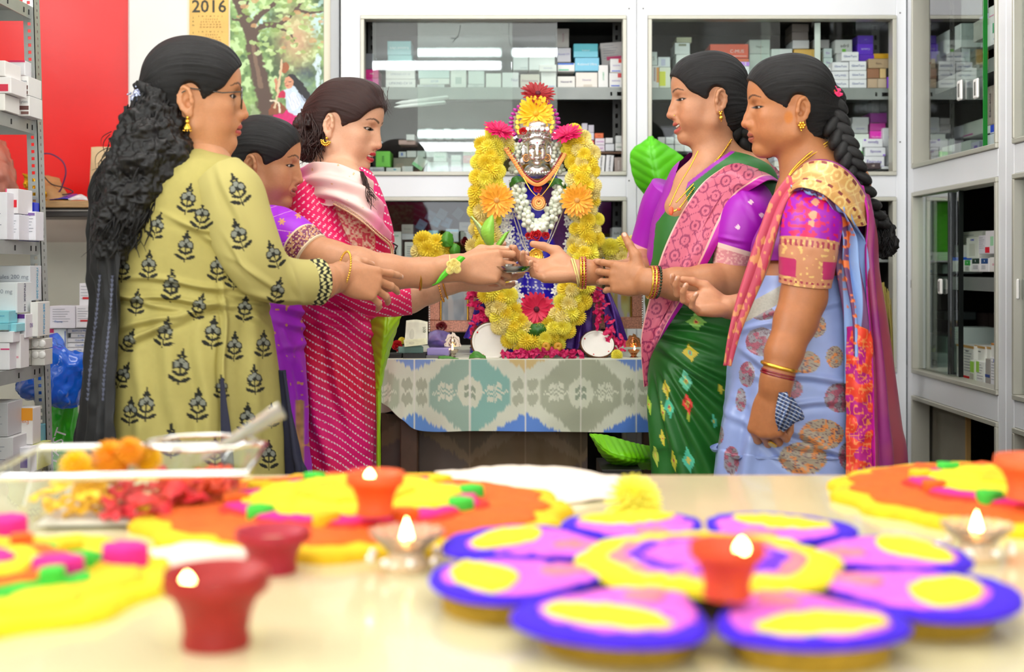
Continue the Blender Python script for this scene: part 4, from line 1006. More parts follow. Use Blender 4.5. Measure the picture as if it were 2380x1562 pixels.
sk(2174,782,2206,862,'#b9cfc4','tall leaning grey-green carton',SB,X=1.27,roll=.0);sk(2116,774,2140,798,'#c03a6a','crimson carton',SB,X=1.33);sk(2140,774,2156,802,'#c9c6c4','grey-white carton',SB,X=1.32);sk(2136,806,2166,858,'#c4dc74','lime green packet',SB,X=1.26);sk(2164,820,2180,866,'#dbe9e2','white tub carton with a dark ring',SB,X=1.24,bands=((.1,.35,.85,.65,'#3a4258'),(.25,.42,.7,.58,'#aab2c0')))
sk(2110,726,2150,772,'#8c938c','dim grey carton at the back',SB,X=1.40);sk(2172,724,2196,742,'#a9b9b4','small dim pale carton',SB,X=1.38);sk(2208,760,2232,800,'#dfeae6','folded white leaflet',SB,X=1.27,lines=5);sk(2270,728,2300,770,'#5c4a46','dim brown carton at the back',SB,X=1.40)
# grey board leaning in the open bottom, bottle funnels
b=B();y0,y1=D_(2244,1.22),D_(2146,1.22)
bo=empty('leaning_board',(1.22,(y0+y1)/2,0),'grey-beige board leaning inside the open bottom of the right cabinet','board')
b.bbox(1.22,min(y0,y1),.102,1.232,max(y0,y1),.735,.002).obj('board',mat('board_grey','#8f8a7c',rough=.7,noise=.15,nscale=9),bo)
B().bbox(1.219,min(y0,y1)-.006,.102,1.233,min(y0,y1),.735,.001).obj('edge_strip',mat('tan_edge','#b58f55',rough=.6),bo)
# steel rack on the left
M_rack=mat('rack_steel','#a7aaa6',rough=.35,metal=.45,noise=.12,nscale=18)
rack=empty('slotted_angle_rack',(-1.28,2.75,0),'grey slotted-angle steel rack of cartons at the left edge of the photo','rack')
def holed_plate(L,w,t,pitch,hole,off=0):
 b=B();z=off;hw,hh=hole
 while z+pitch<=L+1e-6:
  b.box(0,0,z,w,t,z+pitch-hh);x0=(w-hw)/2
  b.box(0,0,z+pitch-hh,x0,t,z+pitch);b.box(x0+hw,0,z+pitch-hh,w,t,z+pitch);z+=pitch
 b.box(0,0,z,w,t,L)
 return b
def post(x,y,sx,sy,lean=0.0):
 Mx=Matrix.Translation((x,y,0))@Matrix.Rotation(lean,4,'Y')
 p=holed_plate(2.06,.026,.002,.0165,(.0075,.0075)).obj('post',M_rack,rack);p.matrix_basis=Mx@Matrix.Translation((-.026 if sx<0 else 0,0,0))
 q=holed_plate(2.06,.036,.002,.0165,(.006,.0060)).obj('post_flange',M_rack,p);q.matrix_basis=Mx@Matrix.Translation((0,0 if sy>0 else-.036,0))@Matrix.Rotation(pi/2,4,'Z')
 return p
LX=-1.118
def LXz(z):return-1.066-.030*z
post(-1.059,3.0,-1,1,-.030);post(-1.56,3.0,1,1);post(-1.059,2.02,-1,-1,-.030);post(-1.56,2.02,1,-1)
M_hole=mat('hole_dark','#151515',rough=.9)
SHELF_Z=(1.735,1.468,1.188,.905,.672,.12)
for z in SHELF_Z:
 LX=LXz(z)
 s=B().box(-1.56,2.03,z-.003,LX,3.03,z).obj('shelf',M_rack,rack)
 q=B().box(LX-.0015,2.03,z-.030,LX+.0005,3.03,z);q.obj('shelf_lip',M_rack,s)
 B().box(-1.56,3.028,z-.028,LX,3.03,z-.003).obj('back_lip',M_rack,s)
 for y in(2.86,2.955,2.985):B().box(LX,y-.003,z-.022,LX+.001,y+.003,z-.010).obj('slot',M_hole,s)
 B().tube([(LX-.001,3.012,z-.016),(LX+.004,3.012,z-.016)],.006,6).obj('bolt',M_rack,s)
def lk(px0,py0,px1,py1,z,color,desc,place,d=2.9,dp=.085,**k):
 a,b_=P(px0,py1,d),P(px1,py0,d)
 z0=a.z if z is None else z
 return carton(Vector(((a.x+b_.x)/2,d,z0+.0005)),b_.x-a.x,b_.z-z0-.001,dp,color,desc,place,**k)
R1,R2,R3,R4='on the top rack shelf','on the second rack shelf','on the third rack shelf','on the bottom rack shelf'
lk(-60,217,11,262,1.4685,'#f6f4ee','cream carton with a red square on its end',R1,d=2.80,dp=.085)
lk(-60,178,26,217,None,'#f4f1f0','white and salmon carton with a crimson band',R1,d=2.80,dp=.09,bands=((.55,.12,.92,.55,'#d8304c'),))
lk(-60,140,12,177.5,None,'#f3efec','salmon carton, topmost of its stack',R1,d=2.80,dp=.09)
for(y0,y1,t)in((217,262,'c'),(178,217,'a'),(140,177.5,'b')):
 pass
lk(22,232,40,268,1.4685,'#e9e6f4','pale lilac carton',R1,d=2.93,dp=.06);lk(41,222,68,270,1.4685,'#f1f1ef','white carton with script and two brown bands',R1,d=2.90,dp=.08,bands=((.12,.3,.95,.5,'#6a4440'),(.3,.08,.95,.22,'#7a5650')),text='Syten',tc='#8a8f96',ts=.22,tpos=(0,.2),troll=.0)
lk(40,176,66,221,None,'#f0f0ee','white carton with script and two brown bands, upper of the pair',R1,d=2.90,dp=.08,bands=((.12,.3,.95,.5,'#6a4440'),(.3,.05,.95,.2,'#7a5650')),text='Syten',tc='#8a8f96',ts=.22,tpos=(0,.22))
lk(20,140,58,176,None,'#efeef0','white carton at the back under a crimson edge',R1,d=2.96,dp=.06,bands=((0,.88,1,1,'#d02a58'),))
lk(-60,446,16,560,1.1885,'#f1f1f6','tall white carton with fine blue print',R2,d=2.80,lines=8);lk(15,498,44,562,1.1885,'#eeeef4','white carton under the red-squared one',R2,d=2.84,lines=6)
lk(13,438,42,497,None,'#efecee','white carton with a red square, leaning on top',R2,d=2.84,bands=((.3,.25,.9,.55,'#e0182c'),(0,0,.1,1,'#e84a78')))
lk(44,470,80,560,1.1885,'#2f3fd8','royal blue carton with a white emblem',R2,d=2.97,dp=.05,bands=((.32,.74,.6,.92,'#e8ecff'),));lk(46,490,54,562,1.1885,'#7a12b8','narrow purple carton',R2,d=2.90,dp=.05);lk(55,491,83,566,1.1885,'#f2f2f8','white carton with a purple name strip',R2,d=2.90,dp=.05,bands=((.12,.86,.92,.95,'#8a6ab0'),),lines=6)
lk(-60,617,70,700,None,'#e6ebee','large white carton marked 200 mg, at the back',R3,d=2.93,dp=.085,text='capsules 200 mg',tc='#8f959e',ts=.17,tpos=(.12,.18),side=('ITINOX-200','#4ab4d8',-pi/2,.014))
lk(-60,656,40,728,None,'#e7eced','large white carton marked 100 mg',R3,d=2.84,dp=.085,text='100 mg',tc='#9aa0a8',ts=.2,tpos=(.18,.2),side=('ITINOX 100','#3a3458',-pi/2,.014),bands=((0,.04,.9,.06,'#b99ad0'),))
lk(70,702,88,783,None,'#eff0ea','white carton standing by the post with a blue and red name',R3,d=2.90,dp=.075,side=('ITINOX-200','#3aaee0',pi/2,.016))
lk(34,730,60,786,None,'#edebee','white carton with a purple top block',R3,d=2.86,dp=.075,bands=((0,.82,.9,1,'#5a1a7c'),),side=('DKG','#9a86b0',0,.014))
lk(-60,722,20,752,None,'#8fd8e2','turquoise carton',R3,d=2.80,dp=.05,text='Almost',tc='#4aa4c8',ts=.2,tpos=(.28,.1));lk(-60,752,18,768,None,'#86d2de','turquoise carton',R3,d=2.79,dp=.05);lk(20,752,38,772,None,'#97dde6','small turquoise carton',R3,d=2.81,dp=.05)
lk(-60,797,22,848,.9055,'#f0f0f2','white carton with a crimson corner and a green shape',R3,d=2.80,dp=.04,bands=((.75,.75,1,.8,'#d82a70'),(.45,.05,.68,.6,'#2f7a50')));lk(-60,770,30,797,None,'#f2f2f3','long white carton',R3,d=2.80,dp=.04);lk(24,776,48,848,.9055,'#f1f0ee','white carton with rose print',R3,d=2.84,dp=.05,bands=((.4,.3,.8,.36,'#e0a4b0'),))
for i,(x0,y0,x1,y1)in enumerate(((52,788,72,812),(73,787,104,811),(52,813,72,840),(73,812,104,838))):
 c=lk(x0,y0,x1,y1,.9055 if y1>830 else None,'#e2e0d8','white blister tray',R3,d=2.93,dp=.05)
 q=B()
 for k in range(1 if i%2==0 else 2):
  p=P(x0+10+15*k,(y0+y1)/2,2.93);q.lathe([(.0088,0),(.0080,.002),(.006,.0028),(0,.003)],14,(p.x,2.9292,p.z),Matrix.Rotation(pi/2,4,'X'))
 q.obj('blister',mat('blister','#efeee9',rough=.25),c,True)
lk(-60,936,18,1016,None,'#c9cacb','grey carton with rows of small print',R4,d=2.82,lines=9);lk(-60,1016,30,1098,.6725,'#dcdcdc','tall grey-white carton',R4,d=2.82,lines=6);lk(30,1020,44,1096,.6725,'#d9d7da','slim grey carton with a violet foot',R4,d=2.86,bands=((.1,.1,.9,.25,'#5a4a9a'),));lk(45,1040,70,1096,.6725,'#ecebf0','white carton with a violet square',R4,d=2.86,bands=((.1,.2,.75,.65,'#5a4aa8'),));lk(68,1034,88,1092,.6725,'#d8d87a','olive yellow carton',R4,d=2.90,bands=((.2,.3,.8,.8,'#a8c04a'),))
wc=lk(18,948,76,1034,None,'#f2efea','white packet with an orange curved top',R4,d=2.90,dp=.05,bands=((0,.82,1,1,'#f0a020'),(.55,.66,1,.82,'#f0a020')),text='Evamega',tc='#e0906a',ts=.16,tpos=(0,.12),troll=pi)
lk(70,990,88,1034,None,'#6fb4c4','small teal carton',R4,d=2.95,dp=.05)
# desk corner behind the rack
desk=empty('side_desk',(-1.2,3.7,0),'dark wooden desk ledge against the red wall','desk')
zt=CAMZ-(466-HY)*3.62/FPX
B().bbox(-1.75,3.62,zt-.02,P(330,0,3.62).x,3.845,zt,.002).obj('desk_top',mat('desk_top_wood','#b08a5a',rough=.4,noise=.25,nscale=30,stretch=(1,8,8)),desk)
B().bbox(-1.75,3.63,zt-.046,P(330,0,3.62).x,3.845,zt-.021,.002).obj('desk_rail',mat('desk_black','#221b17',rough=.3),desk)
B().tube([(-1.75,3.628,zt-.028),(P(330,0,3.62).x,3.628,zt-.028)],.003,6).obj('metal_strip',mat('metal_strip','#8a8682',rough=.25,metal=.8),desk)
for x in(-1.72,P(326,0,3.62).x-.03):B().bbox(x,3.66,0,x+.03,3.84,zt-.047,.003).obj('leg',mat('desk_black'),desk)
def lay(name,label,cat,b,m,smooth=False,group=None):
 o=b.obj(name,m,None,smooth);tag(o,label,cat,group);return o
q=lambda x,y,d=3.70:P(x,y,d)
lay('cable','dark purple cable looped up against the red wall','cable',B().tube(catmull([q(88,358),q(118,358),q(145,375),q(153,400),q(146,428),q(138,445),q(120,456),q(90,464)],40),.0022,7),mat('cable_purple','#4c1a4e',rough=.4),True)
lay('cable','thin black cable trailing over the paper bag','cable',B().tube(catmull([q(98,405),q(120,428),q(150,436),q(170,446),q(150,452),q(115,452),q(84,464)],40),.0018,7),mat('cable_black','#1c1a1c',rough=.4),True)
def crumple(name,label,cat,pts,m,amp=.006,seed=0,nu=26,nv=26,th=.002,sc=40):
 def dsp(u,v,A):return amp*(vnoise(A*sc,seed)+.5*vnoise(A*sc*2.3,seed+1))
 o=sheet(name,pts,nu,nv,m,None,th,dsp);tag(o,label,cat);return o
crumple('paper_bag','crumpled brown paper bag lying on the desk','bag',[[(70,420,3.76),(105,408,3.78),(138,415,3.78)],[(62,440,3.72),(110,436,3.69),(150,442,3.73)],[(60,464.5,3.70),(110,464.5,3.66),(172,464.5,3.70)]],mat('kraft','#b98a58',rough=.7,noise=.2),.005,3)
crumple('folded_packet','blue and violet foil packet lying flat on the desk','packet',[[(115,457,3.72),(150,452,3.74),(178,450,3.74)],[(115,463,3.66),(150,461,3.66),(200,461,3.67)]],mat('foil_blue','#3a4ac8',rough=.25,metal=.4,noise=.5,nscale=12),.002,5)
crumple('folded_leaflet','white and teal leaflets lying at the end of the desk','leaflet',[[(158,462,3.64),(185,452,3.68),(202,458,3.70)],[(160,464.5,3.63),(185,463,3.63),(205,464,3.64)]],mat('leaflet','#d9e2e4',rough=.5,noise=.4,nscale=60),.001,6)
crumple('gold_garland','gold tinsel bunched on the desk behind the rack','tinsel',[[(62,408,3.66),(75,405,3.64),(90,420,3.66)],[(58,440,3.64),(78,435,3.60),(104,440,3.64)],[(60,464.5,3.66),(78,464.5,3.62),(106,464.5,3.66)]],mat('tinsel_gold','#d9a520',rough=.2,metal=.8),.012,8,40,40,.002,90)
crumple('paper_sheet','cream printed paper taped to the wall end','paper',[[(212,342,3.82),(232,341,3.82),(262,342,3.82)],[(210,385,3.81),(236,384,3.80),(262,384,3.81)],[(208,440,3.82),(236,440,3.82),(262,440,3.82)]],mat('cream_paper','#d8bd92',rough=.6,noise=.15,nscale=30),.001,2)
crumple('wrapped_parcel','pinkish brown wrapped parcel standing at the left edge','parcel',[[(-60,300,3.55),(-20,318,3.5),(12,330,3.55)],[(-60,380,3.45),(0,390,3.42),(34,392,3.5)],[(-60,464.5,3.45),(0,464.5,3.42),(52,464.5,3.5)]],mat('parcel','#b9705c',rough=.4,noise=.2,nscale=20),.006,4)
# bags hanging and standing beside the rack
def bag(name,label,rows,m,seed,amp=.012):
 def dsp(u,v,A):return amp*(vnoise(A*np.array((28,28,11)),seed)+.6*vnoise(A*np.array((60,60,26)),seed+1)+.35*vnoise(A*90,seed+2))
 C=[((P(*a)+P(*b))/2,(P(*b)-P(*a))/2,Vector((0,w,0)))for a,b,w in rows]
 o=loft(name,C,64,56,m,None,dsp,power=2.2);tag(o,label,'bag');return o
blue=bag('plastic_bag','bright blue crumpled plastic bag stuffed beside the rack',[((112,782,3.25),(128,782,3.25),.01),((110,805,3.22),(150,808,3.22),.04),((70,850,3.2),(196,832,3.2),.07),((48,900,3.2),(192,880,3.2),.09),((90,925,3.2),(188,925,3.2),.08),((120,944,3.2),(180,942,3.2),.04)],mat('blue_plastic','#1667e0',rough=.18,spec=.6,coat=.3),3)
green=bag('plastic_bag','lime green shopping bag with white letters under the blue one',[((112,940,3.3),(178,938,3.3),.04),((112,1000,3.3),(172,1000,3.3),.05),((113,1060,3.3),(160,1060,3.3),.05),((113,1200,3.3),(158,1200,3.3),.05),((113,1700,3.3),(158,1700,3.3),.05)],mat('green_plastic','#3fd42c',rough=.2,spec=.6),9,.006)
l=lettering('FAST',.04,P(133,1035,3.235),ink('#ffffff'),green,roll=1.25)
# calendar print and painting on the pier
def flat_print(name,px0,py0,px1,py1,d,nx,ny,colf,parent,m,th=.002):
 a,b_=P(px0,py1,d),P(px1,py0,d)
 u,v=np.meshgrid(np.linspace(0,1,nx),np.linspace(0,1,ny))
 V=np.stack([a.x+u*(b_.x-a.x),np.full_like(u,d),b_.z+v*(a.z-b_.z)],-1).reshape(-1,3)
 c=colf(px0+u*(px1-px0),py0+v*(py1-py0)).reshape(-1,3)
 B_=V.copy();B_[:,1]+=th
 F=gridfaces(ny,nx);n=len(V)
 bd=[0,nx-1,ny*nx-1,(ny-1)*nx]
 F2=np.array([[n+bd[0],n+bd[3],n+bd[2],n+bd[1]]]+[[bd[(i+1)%4],bd[i],n+bd[i],n+bd[(i+1)%4]]for i in range(4)])
 F2=F2[:,::-1]
 return link(name,mesh(name,np.concatenate([V,B_]),np.concatenate([F[:,::-1],F2]).astype(np.int32),False,np.concatenate([c,c])),parent,m)
def cc(h):return np.array(rgb(h))
def painting_col(x,y):
 wq=np.stack([x/5,y/5,x*0],-1);x=x+1.6*vnoise(wq,11);y=y+1.6*vnoise(wq,12)
 p=np.stack([x/34,y/34,x*0],-1)
 n1=vnoise(p,1);n2=vnoise(p*2.6,2);n3=vnoise(p*6,3)
 n=n1+.6*n2+.4*n3
 t=np.clip((n+1)/2,0,1)[...,None]
 col=cc('#3f5e3a')*(1-t)+cc('#a8cf7e')*t
 w=smoothstep(.25,.6,n2+.4*n3)[...,None]*.8;col=col*(1-w)+cc('#c8e6a8')*w
 r=np.exp(-(((x-690)/40)**2+((y-90)/60)**2))[...,None]*.65;col=col*(1-r)+cc('#e2a08c')*r
 s=(np.exp(-(((x-600)/25)**2+((y-50)/24)**2))+np.exp(-(((x-742)/22)**2+((y-40)/45)**2)))[...,None]*.9;s=np.clip(s,0,1)*smoothstep(-.3,.3,n3)[...,None];col=col*(1-s)+cc('#bfe3ea')*s
 dk=(smoothstep(200,290,y)*(.5+.5*n2))[...,None]*.8;dk=np.clip(dk,0,1);col=col*(1-dk)+cc('#4a4436')*dk
 dk=(np.exp(-((x-720)/40)**2)*smoothstep(130,180,y)*(.6+.4*n2))[...,None]*.75;col=col*(1-dk)+cc('#35507c')*dk
 def stroke(pts,r0,r1,c,jit=.18):
  nonlocal col
  d=np.full(x.shape,1e3);rr=np.full(x.shape,1.0)
  q=catmull(pts,26)
  for i in range(25):
   a,b=q[i],q[i+1];ba=b-a;tt=np.clip(((x-a[0])*ba[0]+(y-a[1])*ba[1])/(ba@ba+1e-9),0,1)
   dd=np.hypot(x-a[0]-tt*ba[0],y-a[1]-tt*ba[1]);m=dd<d;d[m]=dd[m];rr[m]=r0+(r1-r0)*(i+tt[m])/25
  m=(1-smoothstep(.8,1.15,d/rr*(1+jit*n3)))[...,None];col=col*(1-m)+c*m
 br=cc('#574236')
 stroke([(632,282),(618,240),(606,190),(592,130),(580,70),(560,20),(545,-20)],22,11,br)
 stroke([(606,200),(596,150),(586,90)],6,4,cc('#7d6350'))
 for b_,r in(([(585,90),(610,60),(650,55),(690,20),(705,-10)],8),([(582,70),(600,40),(640,5),(650,-20)],8),([(578,70),(560,50),(540,45)],6),([(640,62),(670,75),(686,96)],3.5),([(690,22),(720,30),(760,25)],4),([(560,30),(575,5),(590,-12)],4)):stroke(b_,r,r*.35,br)
 for i in range(90):
  cx,cy=nrs.uniform(537,765),nrs.uniform(-5,130);a=nrs.uniform(4,10)
  m=(((x-cx)/a)**2+((y-cy)/(a*.6))**2<1+.6*n3)[...,None]*.75;c=cc(['#9ab567','#b9d68b','#7f9a4c','#d3e6a9','#c79a6a'][i%5]);col=col*(1-m)+c*m
 for i in range(40):
  cx=736+nrs.normal(0,5)+.06*(i*4);cy=132+i*3.4;a=2+nrs.rand()*3
  m=(((x-cx)/a)**2+((y-cy)/7)**2<1)[...,None]*.6;col=col*(1-m)+cc('#d9eef6')*m
 def blob(pts,c,soft=1.0):
  nonlocal col
  pts=catmull(np.array(pts+[pts[0]],dtype=float),40);inside=np.zeros(x.shape,bool)
  j=len(pts)-1
  for i in range(len(pts)):
   xi,yi=pts[i];xj,yj=pts[j]
   cr=((yi>y)!=(yj>y))&(x<(xj-xi)*(y-yi)/(yj-yi+1e-9)+xi);inside^=cr;j=i
  m=inside[...,None]*soft;col=col*(1-m)+c*(1+.10*n3[...,None])*m
 hair=cc('#1d1a20')
 blob([(664,180),(676,172),(690,180),(712,205),(736,250),(712,248),(690,225),(676,205)],hair)
 blob([(632,278),(640,258),(668,255),(690,262),(694,282),(690,300),(640,300)],cc('#d4156f'))
 blob([(655,214),(680,200),(694,215),(716,245),(738,254),(690,268),(668,256),(664,232)],cc('#cfdff0'));blob([(668,225),(684,215),(700,240),(680,256)],cc('#eef4fb'))
 blob([(644,214),(660,212),(664,226),(648,226)],cc('#c2144a'))
 blob([(662,182),(672,178),(682,190),(678,204),(668,206),(662,198)],cc('#d99a78'));blob([(637,188),(644,182),(647,205),(650,215),(642,214)],cc('#c98566'))
 blob([(624,258),(634,240),(648,236),(664,250),(660,262),(640,266),(628,268)],cc('#8c4a2c'));blob([(652,148),(666,146),(672,160),(662,170),(652,166)],cc('#a05a34'))
 blob([(671,190),(677,189),(676,191),(671,192)],cc('#3a2018'));blob([(664,199),(669,198),(668,201)],cc('#b0303a'));stroke([(668,190),(661,196),(664,199)],.8,.8,cc('#b87858'),0)
 for k in range(6):stroke([(672+6*k,222),(680+8*k,252)],.9,.6,cc('#b4c2dc'),0)
 stroke([(655,140),(650,180),(645,220),(638,250)],2.6,2.6,cc('#d9c09a'),0);stroke([(628,234),(646,238),(650,262)],2,2,cc('#e8ddc4'),0)
 return np.clip(col,0,1)
art=empty('calendar_poster',P(600,140,3.85),'wall calendar with a gold date strip beside a painted garden scene','calendar')
def year_col(x,y):
 n=vnoise(np.stack([x/40,y/30,x*0],-1),5)[...,None]
 return cc('#e3b65c')*(1+.10*n)
B().box(P(436,0,3.853).x,3.8515,P(0,300,3.853).z,P(768,0,3.853).x,3.8545,P(0,-60,3.853).z).obj('backing',mat('card_cream','#e7dfc8',rough=.5),art)
flat_print('garden_print',535,-60,752,300,3.849,218,360,painting_col,art,mat('print','#ffffff',rough=.45,vc=True))
flat_print('date_strip',440,-60,531,300,3.849,24,60,year_col,art,mat('print'))
lettering('2016',.052,P(486,16,3.8485),ink('#2c2a14'),art,bold=True)
for k,(m_,y0)in enumerate((('JAN',36),('FEB',72),('MAR',108),('APR',144),('MAY',180),('JUN',216))):
 for i,ch in enumerate(m_):lettering(ch,.0075,P(449,y0+5+9*i,3.8485),ink('#4a3a16'),art)
 for j,ch in enumerate('SMTWTFS'):lettering(ch,.006,P(462+9*j,y0+2,3.8485),ink('#6a4a1a'),art)
 for r in range(4):
  lettering('  '.join(str(1+r*7+c)for c in range(7)),.0062,P(489,y0+9+6*r,3.8485),ink('#8a5a22'),art,fit=.076)
# cabinet end strip beside the poster
struct('trim_1',B().bbox(P(768,0,3.84).x,3.835,0,P(789,0,3.84).x,3.8545,3.0,.002),mat('grey_trim','#b6b9bb',rough=.4))
# altar table
AZ=CAMZ-(835-HY)*3.2/FPX
ax0,ax1=P(880,0,3.2).x,P(1600,0,3.2).x
alt=empty('altar_table',((ax0+ax1)/2,3.45,0),'altar table hidden under the ikat cloth','table')
B().bbox(ax0+.03,3.215,AZ-.03,ax1,3.77,AZ-.004,.003).obj('table_top',mat('table_wood','#5a4030',rough=.5,noise=.2),alt)
for x in(ax0+.05,ax1-.06):
 for y in(3.235,3.72):B().bbox(x,y,0,x+.045,y+.045,AZ-.031,.003).obj('leg',mat('table_wood'),alt)
def ikat(x,y,dim=None):
 fe=vnoise(np.stack([x/2.2,y*0,y*0],-1),4)*5+vnoise(np.stack([x/6.,y*0+3,y*0],-1),6)*4
 yf=y+fe
 n=vnoise(np.stack([x/30,y/30,x*0],-1),9)[...,None]
 col=np.broadcast_to(cc('#e0e3cf'),x.shape+(3,)).copy()*(1+.04*n)
 def lay(m,c,k=1.0):
  nonlocal col
  m=np.clip(m,0,1)[...,None]*k;col=col*(1-m)+cc(c)*m
 for cx,c in((1092,'#8dbfb4'),(1350,'#b2b79e'),(834,'#b9c2a8'),(1608,'#8dbfb4')):
  o=np.maximum(np.abs(x-cx)/96,(np.abs(x-cx)+1.15*np.abs(yf-912))/128)
  lay(1-smoothstep(.94,1.02,o),c,.95)
  o2=np.maximum(np.abs(x-cx)/96,(np.abs(x-cx)+1.15*np.abs(yf-912))/128)
  lay((1-smoothstep(.94,1.02,o2))*(x<cx)*.5,'#b3b9a2',.9)
  rr=np.hypot((x-cx)/30,(yf-912)/36);lay(1-smoothstep(.92,1.04,rr),'#dde0ca')
  sq=np.maximum(np.abs(x-cx)/13,np.abs(yf-912)/14);lay(1-smoothstep(.9,1.1,sq),'#93a08a',.9)
  for dx in(-66,-48,48,66):
   for dy in(-13,13):
    lay((1-smoothstep(.8,1.2,np.maximum(np.abs(x-cx-dx)/(8),np.abs(yf-912-dy)/6))),'#dfe2cd')
  lay(1-smoothstep(2,4,np.abs(yf-912))*1.0 if False else(1-smoothstep(1.5,3.5,np.abs(yf-912)))*(np.abs(x-cx)<88),'#dfe2cd')
 for cx in(963,1221,1479):
  rr=np.hypot((np.abs(x-cx)-17)/14,(np.abs(yf-912)-17)/15);lay(1-smoothstep(.85,1.05,rr),'#b3b8a0',.9)
 for cx,c in((963,'#6f9be0'),(1221,'#6690dc'),(1479,'#5b86da'),(834,'#6f9be0')):
  lay(smoothstep(-4,4,yf-1000+(40-np.abs(x-cx)*.58)),c)
 for cx,c in((963,'#8aa6dd'),(1221,'#dcc48a'),(1479,'#7d9ee0')):
  lay(smoothstep(-4,4,837+26-np.abs(x-cx)*.62-yf),c)
 for cx in(834,963,1092,1221,1350,1479):lay(1-smoothstep(1.2,2.4,np.abs(x-cx)),'#eceade',.9)
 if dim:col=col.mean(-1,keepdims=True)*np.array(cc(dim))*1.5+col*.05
 return col
M_cloth=mat('ikat_cloth','#e0e3cf',rough=.8,spec=.2,vc=True,bump=.15,bscale=700)
def clothdisp(u,v,A):return .004*np.sin(u*38+3*v)*v+.003*vnoise(A*18,2)+.003*np.sin(u*13+1)*v**2
cl=empty('altar_cloth',((ax0+ax1)/2,3.2,AZ),'pale green and blue ikat cloth hanging over the front of the altar table','tablecloth')
rows=[]
for v,yb in((0,836),(.25,872),(.5,915),(.75,958),(1,1004)):
 r=[]
 for x in(884,905,935,980,1100,1250,1400,1520,1600):
  yy=836+(yb-836)*(1.0 if x>960 else(.82 if x==935 else(.66 if x==905 else .58)))
  r.append((x,yy+(0 if v==0 else 2*math.sin(x*.05)),3.20-.012*v-(.02*v if x<940 else 0)))
 rows.append(r)
def clothcol(u,v,A):
 q=project(A);return ikat(q[...,0],q[...,1])
sheet('front_drop',rows,420,130,M_cloth,cl,.002,clothdisp,clothcol)
tb=B().bbox(ax0+.02,3.205,AZ-.003,ax1+.0,3.775,AZ,.001);tb.obj('top_spread',mat('ikat_plain','#dfe2d0',rough=.8),cl)
sheet('side_fold',[[(884,838,3.205),(878,845,3.35),(872,850,3.6)],[(884,890,3.20),(868,893,3.33),(860,890,3.6)],[(930,950,3.18),(884,960,3.30),(862,940,3.6)]],50,40,mat('ikat_plain'),cl,.002,lambda u,v,A:.008*vnoise(A*22,4))
def reflection_col(u,v,A):
 q=project(A);return ikat(q[...,0],1900-q[...,1]-40,'#6a5236')  # ikat pattern flipped and darkened: its reflection painted into the colour
dk=sheet('painted_reflection',[[(886,960,3.30),(1150,985,3.30),(1366,985,3.30)],[(886,1050,3.29),(1150,1050,3.29),(1366,1050,3.29)],[(886,1500,3.29),(1150,1500,3.29),(1366,1500,3.29)],[(886,1666,3.30),(1150,1666,3.30),(1366,1666,3.30)]],300,220,mat('painted_reflection','#3a2e22',rough=.6,vc=True),None,.003,lambda u,v,A:.004*np.sin(u*30)+.003*vnoise(A*12,3),reflection_col)
tag(dk,'dark brown sheet painted with the reflection of the ikat cloth, down to the floor','painted sheet')
# flower meshes
def petal(L,w,cup=.15,tipw=.3,n=6,lift=0.0,base=.35):
 v=[];f=[]
 for i in range(n+1):
  t=i/n;ww=w*(base+(1-base)*math.sin(pi*min(t*.62+.02,1)))*(1 if t<.75 else max(tipw,1-(t-.75)/.25*(1-tipw)))
  z=lift*t*t*L+cup*L*.1*math.sin(pi*t)
  for s in(-1,0,1):v.append((L*t,s*ww/2,z-(.0 if s==0 else-cup*ww*.35)))
 k=len(v);v+=[(x,y,z-w*.06)for x,y,z in v]
 for i in range(n):
  for j in range(2):
   a=i*3+j;f+=[(a,a+3,a+4,a+1),(k+a,k+a+1,k+a+4,k+a+3)]
  f+=[(i*3,k+i*3,k+i*3+3,i*3+3),(i*3+2,i*3+5,k+i*3+5,k+i*3+2)]
 f+=[(n*3,k+n*3,k+n*3+1,n*3+1),(n*3+1,k+n*3+1,k+n*3+2,n*3+2)]
 return v,f
def facing(loc,normal,spin=0.0,scale=1.0):
 z=Vector(normal).normalized();x=z.orthogonal().normalized();y=z.cross(x)
 R=Matrix(((x.x,y.x,z.x,0),(x.y,y.y,z.y,0),(x.z,y.z,z.z,0),(0,0,0,1)))
 return Matrix.Translation(loc)@R@Matrix.Rotation(spin,4,'Z')@Matrix.Scale(scale,4)
FM={}
def shared(key,fn,m,smooth=True):
 if key not in FM:
  me=fn().me(key if isinstance(key,str)else key[0],smooth);me.materials.append(m);FM[key]=me
 return FM[key]
def piece(name,me,M,parent):
 o=bpy.data.objects.new(name,me);COL.objects.link(o);o.parent=parent;o.matrix_parent_inverse=world_of(parent).inverted();o.matrix_basis=M;return o
